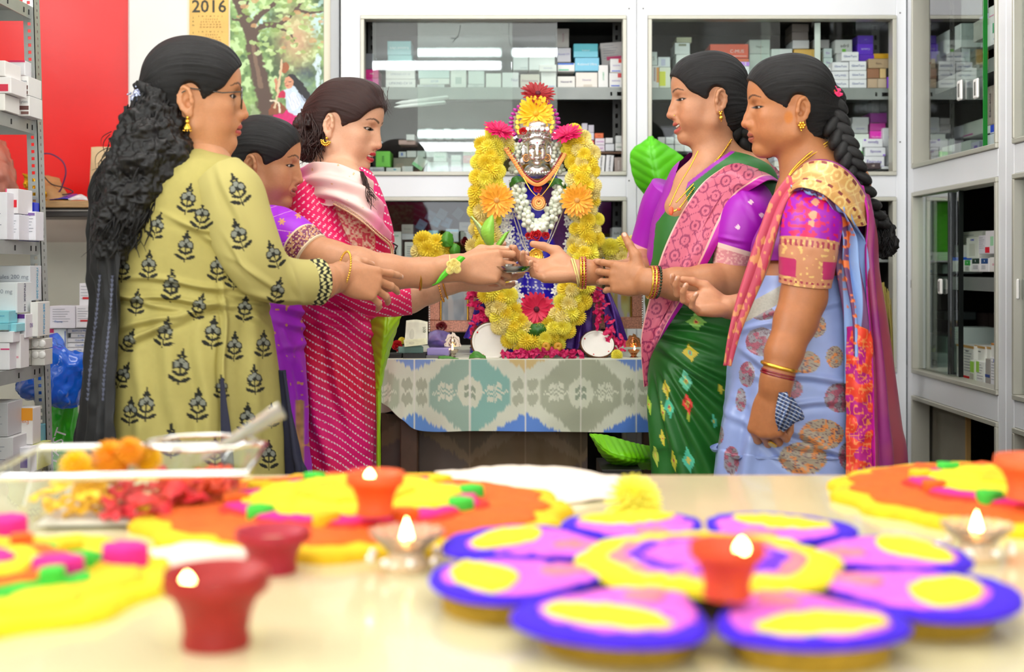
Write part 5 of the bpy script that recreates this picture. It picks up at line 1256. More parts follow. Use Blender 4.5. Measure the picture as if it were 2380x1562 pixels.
def gerbera(label,px,py,d,rpx,m,disc='#7a1030',normal=(0,-1,.15),n=26,layers=((1,.10),(.78,.3),(.5,.5)),wid=.30,group=None,cat='flower'):
 r=rpx*d/FPX;c=P(px,py,d)
 root=empty('gerbera',c,label,cat,group)
 Z=Vector(normal).normalized();F0=facing(c,Z)
 for li,(sc,lift)in enumerate(layers):
  key=('petal',m.name,li,round(wid,2));me=shared(key,lambda:B().add(*petal(1,wid*(1-.1*li),.25,.35,lift=lift)),m)
  nn=int(n*(1-.22*li))
  for i in range(nn):
   a=2*pi*i/nn+li*.13+rnd.uniform(-.05,.05);s=r*sc*rnd.uniform(.92,1.06)
   M=F0@Matrix.Rotation(a,4,'Z')@Matrix.Translation((r*.06,0,r*.03*li))@Matrix.Rotation(rnd.uniform(-.1,.12),4,'Y')@Matrix.Rotation(rnd.uniform(-.25,.25),4,'X')@Matrix.Scale(s,4)
   piece('petal',me,M,root)
 b=B().lathe([(0,.10),(.09,.09),(.15,.05),(.17,0)],16)
 for i in range(40):
  a,q=i*2.399,.16*math.sqrt(i/40);b.ball((q*math.cos(a),q*math.sin(a),.10-q*.3),.018,5,3)
 piece('disc',shared(('disc',disc),lambda:b,mat('disc_'+disc,disc,rough=.7)),F0@Matrix.Translation((0,0,r*.10))@Matrix.Scale(r,4),root)
 return root
def mum_mesh():
 b=B();N=120
 b.ball((0,0,0),.5,10,6)
 for i in range(N):
  z=1-1.55*(i+.5)/N;a=i*2.39996;s=math.sqrt(max(0,1-z*z));dirv=Vector((s*math.cos(a),s*math.sin(a),z))
  v,f=petal(.62,.19,.4,.35,3,-.22,.6)
  up=Vector((0,0,1));zz=(up-dirv*up.dot(dirv));zz=zz.normalized()if zz.length>1e-4 else dirv.orthogonal()
  yy=zz.cross(dirv);R=Matrix(((dirv.x,yy.x,zz.x),(dirv.y,yy.y,zz.y),(dirv.z,yy.z,zz.z)))
  b.add([R@Vector(q)+dirv*.40 for q in v],f)
 return b
def rose_mesh():
 b=B()
 for k in range(13):
  a=k*2.39996;r=.14+.62*(k/13)**.8;t=.25+.75*(k/13)
  n=7;vs=[];fs=[]
  for i in range(n):
   for j in range(5):
    u=(i/(n-1)-.5)*1.7;v=j/4
    rr=r*(.55+.45*v)+.12*v*v*(k/13);z=.75*(1-.25*k/13)*v-.06*u*u*v
    vs.append((rr*math.cos(a+u),rr*math.sin(a+u),z-.1*k/13))
  k0=len(vs);vs+=[(x*.94,y*.94,z)for x,y,z in vs]
  for i in range(n-1):
   for j in range(4):
    q=i*5+j;fs+=[(q,q+5,q+6,q+1),(k0+q,k0+q+1,k0+q+6,k0+q+5)]
  for i in range(n-1):q=i*5+4;fs.append((q,q+5,k0+q+5,k0+q))
  b.add(vs,fs)
 b.ball((0,0,.25),.22,8,5);return b
def star_mesh():
 b=B()
 for i in range(5):
  v,f=petal(1,.62,.2,.4,3,.25,.3);c,s=math.cos(2*pi*i/5),math.sin(2*pi*i/5)
  b.add([(x*c-y*s,x*s+y*c,z)for x,y,z in v],f)
 b.ball((0,0,.1),.16,6,4);return b
def frill_mesh():
 b=B();n=7;vs=[];fs=[]
 for i in range(n):
  for j in range(4):
   a=(i/(n-1)-.5)*2.2;r=.15+.85*j/3*(1-.12*math.cos(3*a));vs.append((r*math.cos(a),r*math.sin(a),.25*(j/3)**2*math.sin(i*2.1)))
 k=len(vs);vs+=[(x,y,z-.04)for x,y,z in vs]
 for i in range(n-1):
  for j in range(3):q=i*4+j;fs+=[(q,q+4,q+5,q+1),(k+q,k+q+1,k+q+5,k+q+4)]
  q=i*4+3;fs.append((q,q+4,k+q+4,k+q))
 return b.add(vs,fs)
M_mum=mat('mum_yellow','#fff250',rough=.65,noise=.12,nscale=90,sheen=.2);M_mumd=mat('mum_deep','#ffe53c',rough=.65,noise=.14,nscale=90);M_mumo=mat('mum_straw','#fdec92',rough=.65,noise=.12,nscale=90)
M_pink=mat('petal_pink','#e00d60',rough=.5,noise=.12,nscale=60);M_ored=mat('petal_red','#9c0410',rough=.5,noise=.15,nscale=60);M_yel=mat('petal_amber','#ffc814',rough=.5,noise=.08,nscale=60);M_ora=mat('petal_orange','#ffb22e',rough=.5,noise=.08,nscale=60);M_cor=mat('petal_coral','#e0184a',rough=.5,noise=.12,nscale=60)
M_white=MC['white_laminate'];M_bud=mat('jasmine_bud','#f1f6e2',rough=.5,noise=.05,nscale=60);M_star=mat('tuberose','#f6f6ee',rough=.55);M_leaf=mat('leaf_green','#4f9a2e',rough=.4,noise=.2,nscale=40);M_leafd=mat('leaf_dark','#2f6a24',rough=.4,noise=.2,nscale=40);M_rose=mat('rose_red','#d00d18',rough=.5,noise=.15,nscale=70);M_rosed=mat('rose_dark','#7d0d18',rough=.5,noise=.2,nscale=70)
M_gold=mat('gold','#e0a03c',rough=.28,metal=.9);M_goldb=mat('bright_gold','#f2c04a',rough=.22,metal=.9);M_silver=mat('silver','#e4e2de',rough=.2,metal=.95,bump=.25,bscale=260);M_brass=mat('brass','#b88a2e',rough=.25,metal=.9)
def garland(name,label,path,n_along,across,spread_px,rpx,key,fn,mats,cat='garland',jitter=.35,group=None,partname='flower',spin_out=True):
 Q=catmull([tuple(q)for q in path],n_along);T=np.gradient(Q[:,:2],axis=0);T/=np.linalg.norm(T,axis=1,keepdims=True)+1e-9
 c=P(*Q[0]);root=empty(name,c,label,cat,group)
 for i in range(n_along):
  for j in range(across):
   o=(j-(across-1)/2)*spread_px+(rnd.uniform(-.5,.5)*spread_px*jitter)+(.5*spread_px*(i%2-.5)if across>1 else 0)
   x,y,d=Q[i][0]-T[i][1]*o,Q[i][1]+T[i][0]*o,Q[i][2]+rnd.uniform(-.006,.006)+.012*abs(j-(across-1)/2)
   m=mats[rnd.randrange(len(mats))];r=rpx*rnd.uniform(.86,1.14)*d/FPX
   nrm=Vector((rnd.uniform(-.5,.5),-1,rnd.uniform(-.3,.6)))
   piece(partname,shared((key,m.name),fn,m),facing(P(x,y,d),nrm,rnd.uniform(0,6.28),r),root)
 return root
def leaf(label,rows,m,name='leaf',cat='leaf',nu=26,nv=40,th=.0012,ribs=True,parent=None):
 def dsp(u,v,A):return(.0022*np.abs(np.sin(v*38+np.abs(u-.5)*9))if ribs else 0)*(1-.5*np.abs(u-.5))-.0025*np.exp(-((u-.5)/.03)**2)
 o=sheet(name,rows,nu,nv,m,parent,th,dsp)
 if parent is None:tag(o,label,cat)
 return o
# the idol
ID=empty('goddess_idol',P(1247,835,3.45),'silver-faced goddess idol dressed in a blue and purple saree on the altar','idol')
def idcol(u,v,A):
 q=project(A);x,y=q[...,0],q[...,1]
 split=1262+(y-480)*.30
 n=vnoise(A*70,3)[...,None]
 blue=cc('#2a14c8')*(1+.18*n);pur=cc('#5c2a6a')*(1+.25*vnoise(A*420,5)[...,None])
 m=smoothstep(-5,5,x-split)*(y>430)*(1-smoothstep(600,630,y));m=np.clip(m+smoothstep(1310,1322,x)*(y>600),0,1)[...,None]
 col=blue*(1-m)+pur*m
 dots=np.zeros(x.shape)
 for cx,cy,rs in((1192,580,(8,17,26,35)),(1225,690,()),(1196,535,(30,38))):
  rr=np.hypot(x-cx,(y-cy)*.9);th=np.arctan2(y-cy,x-cx)
  for r0 in rs:dots=np.maximum(dots,(np.abs(rr-r0)<2.6)*(np.sin(th*r0/1.25)>-.25))
 for yy in(468,474,640,646,668,690,706):dots=np.maximum(dots,(np.abs(y-yy-(x-1240)*.12)<2.0)*(np.sin(x/1.35)>-.2)*(yy>600 or 1))
 for xx in(1228,1246,1262):dots=np.maximum(dots,(np.abs(x-xx-(y-680)*.05)<1.7)*(np.sin(y/1.35)>-.2)*(y>640))
 dots=(dots*(1-m[...,0]))[...,None]
 return np.clip(col*(1-dots)+cc('#f3f1ff')*dots,0,1)
C_=[((x0+x1)/2,y,x0,x1,w)for y,x0,x1,w in((404,1205,1290,.035),(440,1180,1315,.055),(500,1160,1332,.075),(580,1150,1345,.085),(660,1135,1360,.095),(740,1115,1385,.105),(800,1100,1405,.11),(834,1095,1412,.11))]
loft('saree_body',[(P(c,y,3.45),(P(x1,y,3.45)-P(x0,y,3.45))/2,Vector((0,w,0)))for c,y,x0,x1,w in C_],420,380,mat('idol_silk','#2a14c8',rough=.35,vc=True,sheen=.3),ID,lambda u,v,A:.006*np.sin(u*2*pi*9+v*5)*smoothstep(.15,.6,v)+.003*vnoise(A*30,2),idcol)
# purple pleats low on both sides
for k,(pts)in enumerate(([[(1330,690,3.36),(1352,680,3.35),(1372,690,3.36)],[(1316,760,3.33),(1345,755,3.31),(1372,765,3.34)],[(1306,808,3.32),(1340,812,3.29),(1380,812,3.33)]],[[(1376,640,3.40),(1392,650,3.38),(1405,668,3.40)],[(1400,715,3.36),(1420,715,3.34),(1432,730,3.36)],[(1412,790,3.33),(1436,795,3.31),(1456,800,3.34)]],[[(1112,700,3.38),(1124,690,3.36),(1138,700,3.37)],[(1096,750,3.36),(1115,745,3.34),(1135,755,3.35)],[(1078,786,3.36),(1104,790,3.32),(1130,795,3.34)]])):
 sheet('pleat',pts,60,60,mat('purple_glitter' if k<2 else 'blue_glitter','#4a1f86' if k<2 else '#3a22a8',rough=.35,metal=.3,noise=.7,nscale=900),ID,.004,lambda u,v,A:.008*np.sin(u*14))
# silver face with crown and breastplate
HF=dict(skin='#e9e7e2',lip='#d9d5cf',lid=.62,nose=1.0,smile=.3,full=1)
V,Q,lu,ll,gp=head_clay(HF,None,.0022)
FS=.40;fc=P(1248,352,3.33)
MF=Matrix.Translation(fc)@Matrix.Rotation(-pi/2,4,'Z')@Matrix.Rotation(math.radians(4),4,'Y')@Matrix.Scale(FS,4)
def dark_lines(V):
 c=np.tile(np.array(rgb('#e6e4df')),(len(V),1))
 for y in(-1,1):
  for L in([(.089,.011*y,.036),(.086,.022*y,.041),(.078,.037*y,.042),(.066,.05*y,.034)],[(.085,.018*y,.013),(.084,.032*y,.018),(.076,.046*y,.013)]):
   q=catmull(L,15);S_=V[V[:,0]>.04];q=np.array([S_[(((S_-a)*[.4,1,1])**2).sum(1).argmin()]for a in q])
   d,t=seg_dist(V,q);c[d<.0026]=rgb('#4a3a30')
 d,t=seg_dist(V,catmull(gp,13));c[(d<.003)&(V[:,0]>.06)]=rgb('#6a4a40')
 return c
o=link('silver_face',mesh('silver_face',V,Q,True,dark_lines(V)),ID,mat('silver_face','#e6e4df',rough=.22,metal=.85,vc=True));setxf(o,MF)
C=Clay([-.16,-.16,-.22],[.16,.16,.22],.0032)
C.ell((-.02,0,.085),(.098,.092,.100),.02);C.ell((.0,0,.17),(.055,.062,.030),.03)
C.ell((.085,0,-.02),(.05,.09,.092),.01,'-')
C.chain([(.052,-.085,.06),(.084,-.045,.085),(.094,0,.095),(.084,.045,.085),(.052,.085,.06)],[.010]*5,.006)
for i in range(15):
 a=-1.1+2.2*i/14;C.ell((.097*math.cos(a)+.0,.097*math.sin(a),.100-.02*abs(a)),(.0075,)*3,.002)
for i in range(5):
 a=-.8+.4*i;C.ell((.085*math.cos(a),.085*math.sin(a),.135),(.02,.02,.024),.006);C.ell((.100*math.cos(a),.100*math.sin(a),.135),(.008,.008,.010),.003)
for y in(-1,1):
 C.ell((.0,.088*y,-.01),(.035,.024,.055),.02);C.ell((.028,.098*y,-.065),(.012,.022,.024),.004)
C.ell((.0,0,-.125),(.070,.085,.050),.02)
for i in range(11):
 a=-1.2+2.4*i/10;C.ell((.072*math.cos(a),.088*math.sin(a),-.122-.02*math.cos(a)),(.008,)*3,.002);C.ell((.066*math.cos(a),.080*math.sin(a),-.150),(.006,)*3,.002)
V2,Q2=C.skin(1);V2=V2+.0022*vnoise(V2*130,3)[:,None]*V2/np.linalg.norm(V2,axis=1,keepdims=True)
o=link('silver_crown',mesh('silver_crown',V2,Q2,True),ID,M_silver);setxf(o,MF)
for px,py,r,c in((1248.5,332,2.6,'#c01020'),(1254,352,1.8,'#c8501e'),(1256.5,356,1.6,'#d89a20'),(1233,361,2.2,'#d8862a'),(1269,366,2.0,'#d8862a')):
 p=P(px,py,3.291 if px!=1269 else 3.30);B().ball(p,r*3.3/FPX,8,6,(1,.7,1)).obj('dab',mat('dab_'+c,c,rough=.5),ID,True)
for px in(1223,1272):
 q=B().tube([P(px+7*math.cos(a),367+8*math.sin(a),3.305)for a in np.linspace(0,2*pi,18)[:-1]],.0016,6,closed=True)
 for a in np.linspace(0,2*pi,9)[:-1]:q.ball(P(px+4*math.cos(a),367+4*math.sin(a),3.305),.0014,6,4)
 q.ball(P(px,367,3.305),.002,8,5);q.obj('ear_ring',mat('copper_gold','#c88a50',rough=.3,metal=.8),ID,True)
B().lathe([(.0,.0),(.052,0),(.056,.006),(.050,.014),(.040,.02),(.045,.05),(.03,.055),(0,.055)],28,P(1248,428,3.42)).obj('brass_pot_rim',M_brass,ID,True)
# beaded halo behind the head
arc=[(1209,327),(1196,313),(1191,304),(1188,294),(1188,285),(1189,275),(1193,265),(1198,256),(1206,249),(1215,243),(1226,238),(1240,235),(1254,236),(1265,239),(1274,244),(1282,249),(1288,257),(1293,266),(1296,276),(1297,285),(1296,295),(1293,304),(1289,313),(1281,322)]
halo=empty('beaded_halo',P(1245,330,3.39),'arched halo of magenta pearls and gold coins behind the idol head','halo')
b=B();b.prism([(P(x,y,3.39).x,P(x,y,3.39).z)for x,y in[(1209+(x-1209)*.94+1.5,y*.97+9)for x,y in arc]],-3.40,-3.394,Matrix(((1,0,0,0),(0,0,-1,0),(0,1,0,0),(0,0,0,1))));b.obj('arch_board',mat('cream_lace','#efe3cf',rough=.6,noise=.2,nscale=300),halo)
me=shared(('pearl',),lambda:B().ball((0,0,0),1,12,8,(1.25,.8,.8)),mat('magenta_pearl','#c4129c',rough=.18,coat=.6))
for i,(x,y)in enumerate(arc):
 a=math.atan2(285-y,x-1243);piece('pearl',me,Matrix.Translation(P(x,y,3.385))@Matrix.Rotation(-a,4,'Y')@Matrix.Scale(.0058,4),halo)
mc=shared(('coin',),lambda:B().lathe([(0,.2),(.3,.22),(.35,.12),(.7,.12),(.75,.25),(1,.2),(1,0)],18),M_goldb)
for x,y in((1205,272),(1203,284),(1203,296),(1206,307),(1281,275),(1284,284),(1282,296),(1278,307),(1272,265),(1214,262)):piece('coin',mc,facing(P(x,y,3.386),(0,-1,0),0,.0062),halo)
q=B()
for i,(x,y)in enumerate(catmull(np.array(arc,dtype=float),60)):q.ball(P(1243+(x-1243)*.86,290+(y-290)*.86,3.388),.0021,6,4)
q=q.obj('seed_pearls',mat('seed_pearl','#f0dfae',rough=.3),halo,True);q['kind']='stuff'
# gerberas and roses
gerbera('bright yellow gerbera over the idol crown',1245,264,3.325,41,M_yel,'#f0b020',(.05,-1,.1),24,wid=.30)
gerbera('dark red gerbera at the very top of the idol',1250,219,3.35,38,M_ored,'#5a0a20',(.1,-.75,.65),26,wid=.22)
gerbera('hot pink gerbera tilted on the left shoulder of the garland',1160,303,3.30,36,M_pink,'#c01050',(.25,-.55,.8),24,wid=.24)
gerbera('hot pink gerbera tilted on the right shoulder of the garland',1318,312,3.30,36,M_pink,'#c01050',(-.2,-.55,.8),24,wid=.24)
gerbera('orange gerbera pinned left of the idol chest',1154,466,3.255,40,M_ora,'#d8a050',(.05,-1,.05),26,wid=.27)
gerbera('orange gerbera pinned right of the idol chest',1341,466,3.255,38,M_ora,'#d8a050',(-.05,-1,.05),26,wid=.27)
gerbera('coral pink gerbera with dark eye low on the idol front',1247,719,3.27,40,M_cor,'#5a0a28',(0,-1,.05),22,layers=((1,.1),(.72,.3)),wid=.30)
def rose(label,px,py,d,rpx,m=None,nrm=(0,-1,.3)):
 m=m or M_rose;root=empty('rose',P(px,py,d),label,'rose');piece('bloom',shared(('rose',m.name),rose_mesh,m),facing(P(px,py,d),nrm,rnd.uniform(0,6),rpx*d/FPX/.95),root)
 return root
rose('red rosebud at the left of the silver crown',1216,307,3.30,12);rose('red rose above the gold pendant',1250,441,3.26,12);rose('red rose in the middle of the cluster under the jasmine string',1246,549,3.255,17);rose('left red rose of the cluster under the jasmine string',1229,550,3.262,11);rose('right red rose of the cluster under the jasmine string',1268,549,3.262,12);rose('small red rose below the cluster of three',1247,568,3.262,11)
rose('crimson rose lying among the banknotes',924,806,3.27,16,M_rose);rose('dark red rose behind the banknotes',1026,762,3.36,16,M_rosed,(0,-.9,.6));rose('dark maroon rosebud lying on the left picture frame',1075,563,3.38,15,M_rosed,(.8,-.6,.1));rose('red rose on the right picture frame',1425,587,3.462,16,M_rose,(.3,-.8,.5))
# ------------------------------------------------------------------ garlands
garland('mum_garland','yellow chrysanthemum garland hanging down the left side of the idol',[(1172,322,3.33),(1140,350,3.30),(1136,410,3.29),(1126,470,3.30),(1126,540,3.30),(1130,600,3.28),(1146,660,3.27),(1168,720,3.26),(1196,770,3.25),(1238,798,3.25)],31,3,19,19.5,'mum',mum_mesh,[M_mum,M_mum,M_mumd,M_mumo],partname='chrysanthemum',group='yellow chrysanthemum garlands')
garland('mum_garland','yellow chrysanthemum garland hanging down the right side of the idol',[(1322,325,3.33),(1352,350,3.30),(1354,410,3.29),(1358,470,3.30),(1362,540,3.30),(1350,600,3.28),(1340,660,3.27),(1324,715,3.26),(1296,765,3.25),(1256,798,3.25)],31,3,19,19.5,'mum',mum_mesh,[M_mum,M_mumd,M_mumd,M_mumo],partname='chrysanthemum',group='yellow chrysanthemum garlands')
garland('mum_garland','pale yellow chrysanthemum string on the left picture frame',[(978,578,3.36),(1000,585,3.35),(1024,588,3.36),(1044,596,3.37)],5,2,22,22,'mum',mum_mesh,[M_mumo,M_mumd],partname='chrysanthemum')
garland('mum_garland','pale yellow chrysanthemum string on the right picture frame',[(1398,602,3.38),(1420,596,3.37),(1446,586,3.37),(1474,566,3.38)],6,2,22,20,'mum',mum_mesh,[M_mumo,M_mum],partname='chrysanthemum')
garland('tuberose_string','white tuberose string inside the left yellow garland',[(1172,505,3.325),(1176,560,3.31),(1172,600,3.30),(1186,650,3.285),(1200,700,3.275),(1222,748,3.27),(1246,764,3.27)],26,3,11,9,'star',star_mesh,[M_star],partname='tuberose',group='white tuberose strings')
garland('tuberose_string','white tuberose string inside the right yellow garland',[(1328,505,3.325),(1334,560,3.31),(1322,600,3.30),(1308,650,3.285),(1296,700,3.275),(1274,748,3.27),(1250,764,3.27)],26,3,11,9,'star',star_mesh,[M_star],partname='tuberose',group='white tuberose strings')
budf=lambda:B().ball((0,0,0),1,9,6,(1,1,1.25))
garland('jasmine_string','thick white jasmine bud string looped over the idol chest',[(1204,426,3.29),(1207,460,3.275),(1217,492,3.265),(1236,524,3.26),(1250,532,3.26),(1268,520,3.265),(1287,488,3.27),(1298,460,3.275),(1302,428,3.29)],34,3,10.5,6.6,'bud',budf,[M_bud],partname='bud',jitter=.5)
garland('jasmine_string','short white jasmine buds left of the silver face',[(1202,336,3.325),(1204,360,3.32),(1198,385,3.325),(1196,400,3.33)],9,3,9,6,'bud',budf,[M_bud],partname='bud');garland('jasmine_string','short white jasmine buds right of the silver face',[(1290,336,3.325),(1289,360,3.32),(1294,385,3.325),(1300,400,3.33)],9,3,9,6,'bud',budf,[M_bud],partname='bud')
for a in(dict(label='round leaf at the left end of the jasmine string',rows=[[(1184,428,3.30),(1196,410,3.285),(1222,412,3.29)],[(1186,436,3.30),(1204,424,3.27),(1224,424,3.29)]]),dict(label='round leaf at the right end of the jasmine string',rows=[[(1276,424,3.30),(1296,414,3.285),(1318,432,3.30)],[(1278,436,3.29),(1298,428,3.27),(1316,446,3.30)]])):leaf(m=M_leafd,nu=14,nv=10,**a)
# jewellery
def bead_chain(label,path,n,r,m,name='necklace'):
 t=empty(name,P(*path[0]),label,'necklace');q=B()
 for p in catmull(path,n):q.ball(P(*p),r,7,5)
 o=q.obj('beads',m,t,True);o['kind']='stuff';return t
nk=empty('coin_necklace',P(1246,430,3.27),'gold coin necklace set with red stones across the idol chest','necklace')
mcn=shared(('coinlink',),lambda:B().lathe([(0,.35),(.45,.35),(.5,.2),(.95,.25),(1,0)],12),mat('rose_gold','#d88a4e',rough=.25,metal=.85));mst=shared(('stone',),lambda:B().ball((0,0,0),1,7,5),mat('ruby','#a80f1e',rough=.1,coat=.5))
pth=catmull([(1176,348,3.30),(1198,380,3.28),(1216,408,3.265),(1234,424,3.255),(1250,429,3.25),(1266,422,3.255),(1284,403,3.265),(1300,380,3.28),(1312,360,3.30)],46);tg=np.gradient(pth,axis=0)
for i,p in enumerate(pth):
 t=Vector((tg[i][0],tg[i][1])).normalized();piece('coin',mcn,facing(P(*p),(.1,-1,.3),0,.0056),nk);piece('stone',mst,Matrix.Translation(P(p[0]-t.y*-7,p[1]-t.x*7,p[2]-.002))@Matrix.Scale(.0023,4),nk)
def pendant(label,px,py,d,r,m):
 t=empty('pendant',P(px,py,d),label,'pendant');q=B().lathe([(0,.3),(.3,.34),(.36,.22),(.62,.24),(.68,.14),(.85,.16),(.92,.05),(1,0)],26);F=facing(P(px,py,d),(0,-1,0),0,r*d/FPX)
 piece('medallion',shared(('medal',m.name),lambda:q,m),F,t)
 k=B()
 for i in range(17):a=math.radians(-10-160*i/16);k.ball(P(px+r*1.05*math.cos(a),py-r*1.05*math.sin(a),d),.0016,6,4)
 k.obj('pearl_edge',mat('seed_pearl'),t,True)
 B().ball(P(px,py-r*1.1,d),.004,8,6).ball(P(px,py-r*.2,d-.004),.004,8,6).obj('bail',m,t,True);return t
pendant('rose gold pendant hanging below the red rose on the chest',1252,471,3.25,17,mat('rose_gold'));pendant('gold pendant with pearl drops below the rose cluster',1246,594,3.25,17,M_goldb)
B().tube(catmull([P(1216,412,3.26),P(1232,440,3.25),P(1246,456,3.247)],12),.0011,5).tube(catmull([P(1300,388,3.275),P(1278,430,3.255),P(1258,456,3.247)],12),.0011,5).obj('chain',M_goldb,nk,True)
for i,dx in enumerate((0,7)):
 bead_chain(('outer','inner')[i]+' double silver bead chain on the left of the idol',[(1184+dx,420,3.31),(1188+dx,480,3.31),(1202+dx,530,3.30),(1220+dx*.6,578,3.285),(1240,590,3.26)],70,.0021,M_silver,'bead_chain');bead_chain(('outer','inner')[i]+' double silver bead chain on the right of the idol',[(1318-dx,425,3.31),(1310-dx,480,3.31),(1296-dx,520,3.295),(1276-dx*.6,565,3.28),(1254,590,3.26)],70,.0021,M_silver,'bead_chain')
# pink oleander petals
def petals(name,label,region,n,m,rp=10):
 root=empty(name,P(*region(0,.5,.5)),label,'petals');me=shared(('frill',m.name),frill_mesh,m)
 for i in range(n):piece('petal',me,facing(P(*region(i,rnd.random(),rnd.random())),(rnd.uniform(-.7,.7),-1,rnd.uniform(-.4,1)),rnd.uniform(0,6.28),rp*rnd.uniform(.8,1.25)*3.25/FPX),root)
def along(path,wpx):
 Q_=catmull(path,60)
 def f(i,a,b):q=Q_[int(a*59)];return(q[0]+(b-.5)*wpx,q[1]+rnd.uniform(-4,4),q[2]+rnd.uniform(-.008,.008))
 return f
petals('oleander_garland','pink oleander strand left of the idol',along([(1102,668,3.33),(1108,700,3.315),(1114,740,3.30),(1108,782,3.30)],36),60,M_pink,11);petals('oleander_garland','pink oleander strand right of the idol',along([(1374,668,3.33),(1390,700,3.32),(1402,740,3.30),(1424,790,3.29),(1438,810,3.29)],36),62,M_pink,11);petals('oleander_petals','row of loose pink petals along the altar edge',along([(1172,826,3.225),(1230,822,3.225),(1290,818,3.225),(1356,826,3.225)],14),85,mat('petal_magenta','#d60f62',rough=.5,noise=.15,nscale=60),10)
# coconut halves
def coconut(label,px,py,rx,ry,d,nrm):
 r=rx*d/FPX;root=empty('coconut_half',P(px,py,d),label,'coconut');F=facing(P(px,py,d),nrm)
 prof=[(0,-.92),(.45,-.80),(.8,-.45),(.96,-.1),(1.0,.0),(.94,.02),(.93,-.04),(.8,-.34),(.5,-.56),(0,-.66)];q=B().lathe([(a*r,z*r)for a,z in prof],40)
 q.v=[tuple(Vector(v)*(1+.02*math.sin(i*12.9898)*1.0))for i,v in enumerate(q.v)]
 o=q.obj('husk',mat('coir','#6b4526',rough=.9,noise=.5,nscale=160,bump=1.0,bscale=700),root,True);o.matrix_basis=F
 fl=B().lathe([(.93*r,-.03*r),(.93*r,.02*r),(.89*r,.03*r),(.82*r,.0),(.72*r,-.16*r),(.5*r,-.36*r),(0,-.46*r)],40);fl=fl.obj('flesh',mat('coconut_white','#fbf7ee',rough=.35,noise=.03),root,True);fl.matrix_basis=F
 for a in(.3,1.5,3.2,4.9):q=B().ball((.80*r*math.cos(a),.80*r*math.sin(a),-.02*r),.05*r,6,4);q=q.obj('vermilion_dab',mat('vermilion','#e01818',rough=.6),root,True);q.matrix_basis=F
 hb=B()
 for i in range(26):a=rnd.uniform(3.4,6.0);p0=Vector((r*.97*math.cos(a),r*.97*math.sin(a),-.1*r));p1=p0*1.12+Vector((0,0,rnd.uniform(-.3,.1)*r));hb.tube([p0,(p0+p1)/2+Vector((0,0,.03*r)),p1],.0006,4)
 hb=hb.obj('coir_fibres',mat('coir'),root);hb.matrix_basis=F;hb['kind']='stuff'
 return root
coconut('coconut half showing its white flesh on the left of the altar',1140,793,46,44,3.265,(.06,-1,.10));coconut('coconut half lying tilted on the right of the altar',1389,799,41,25,3.275,(.05,-.72,.62))
# picture frames behind
def picture(label,x0,y0,x1,y1,d,tilt,colf):
 root=empty('picture_frame',P((x0+x1)/2,y1,d),label,'picture');a,b_=P(x0,y1,d),P(x1,y0,d);w,h=b_.x-a.x,b_.z-a.z;M=Matrix.Translation(((a.x+b_.x)/2,d,a.z))@Matrix.Rotation(-tilt,4,'X');fw=.031
 for q in((-w/2,0,w/2,fw),(-w/2,h-fw,w/2,h),(-w/2,fw,-w/2+fw,h-fw),(w/2-fw,fw,w/2,h-fw)):
  o=B().bbox(q[0],-.008,q[1],q[2],.008,q[3],.002).obj('frame_bar',mat('copper_mottle','#c98a72',rough=.35,metal=.4,noise=.6,nscale=260),root);o.matrix_basis=M
 bb=B()
 for s in(-1,1):
  for i in range(int(h/.0062)):bb.ball((s*(w/2-.003),-.009,.003+i*.0062),.0026,6,4)
 for i in range(int(w/.0062)):bb.ball((-w/2+.003+i*.0062,-.009,h-.003),.0026,6,4)
 bb=bb.obj('silver_beading',M_silver,root,True);bb.matrix_basis=M;bb['kind']='stuff'
 ib=B()
 for q in((-w/2+fw,h-fw-.004,w/2-fw,h-fw),(-w/2+fw,fw,-w/2+fw+.004,h-fw),(w/2-fw-.004,fw,w/2-fw,h-fw)):ib.bbox(q[0],-.010,q[1],q[2],-.002,q[3],.0008)
 ib=ib.obj('gilt_lip',M_brass,root);ib.matrix_basis=M
 nx,ny=90,110;u,v=np.meshgrid(np.linspace(0,1,nx),np.linspace(0,1,ny));Vp=np.stack([-w/2+fw+u*(w-2*fw),u*0-.001,h-fw-v*(h-2*fw)],-1).reshape(-1,3)
 o=link('print',mesh('print',Vp,gridfaces(ny,nx)[:,::-1],False,colf(u,v).reshape(-1,3)),root,mat('print'));o.matrix_basis=M
 o=B().box(-w/2+fw-.002,-.0035,fw,w/2-fw+.002,-.002,h-fw).obj('glass_pane',glass_mat('picture_glass','#f4f7f6',1.2),root);o.matrix_basis=M
 return root
def pastel(seed,tints):
 def f(u,v):
  n=vnoise(np.stack([u*4,v*5,u*0],-1),seed)[...,None];n2=vnoise(np.stack([u*9,v*3,u*0],-1),seed+1)[...,None]
  c=cc(tints[0])*(.5+.5*n)+cc(tints[1])*(.5-.5*n);k=smoothstep(.1,.5,n2);return np.clip(c*(1-k)+cc(tints[2])*k,0,1)
 return f
picture('left copper-framed picture half hidden by the arms',996,592,1116,772,3.42,.10,pastel(3,('#e9eaf4','#b9c4d6','#f4eef4')));picture('right copper-framed picture with a golden print behind the altar',1378,592,1495,764,3.45,.10,pastel(8,('#f3e9a0','#e2b13c','#e9d4ee')))
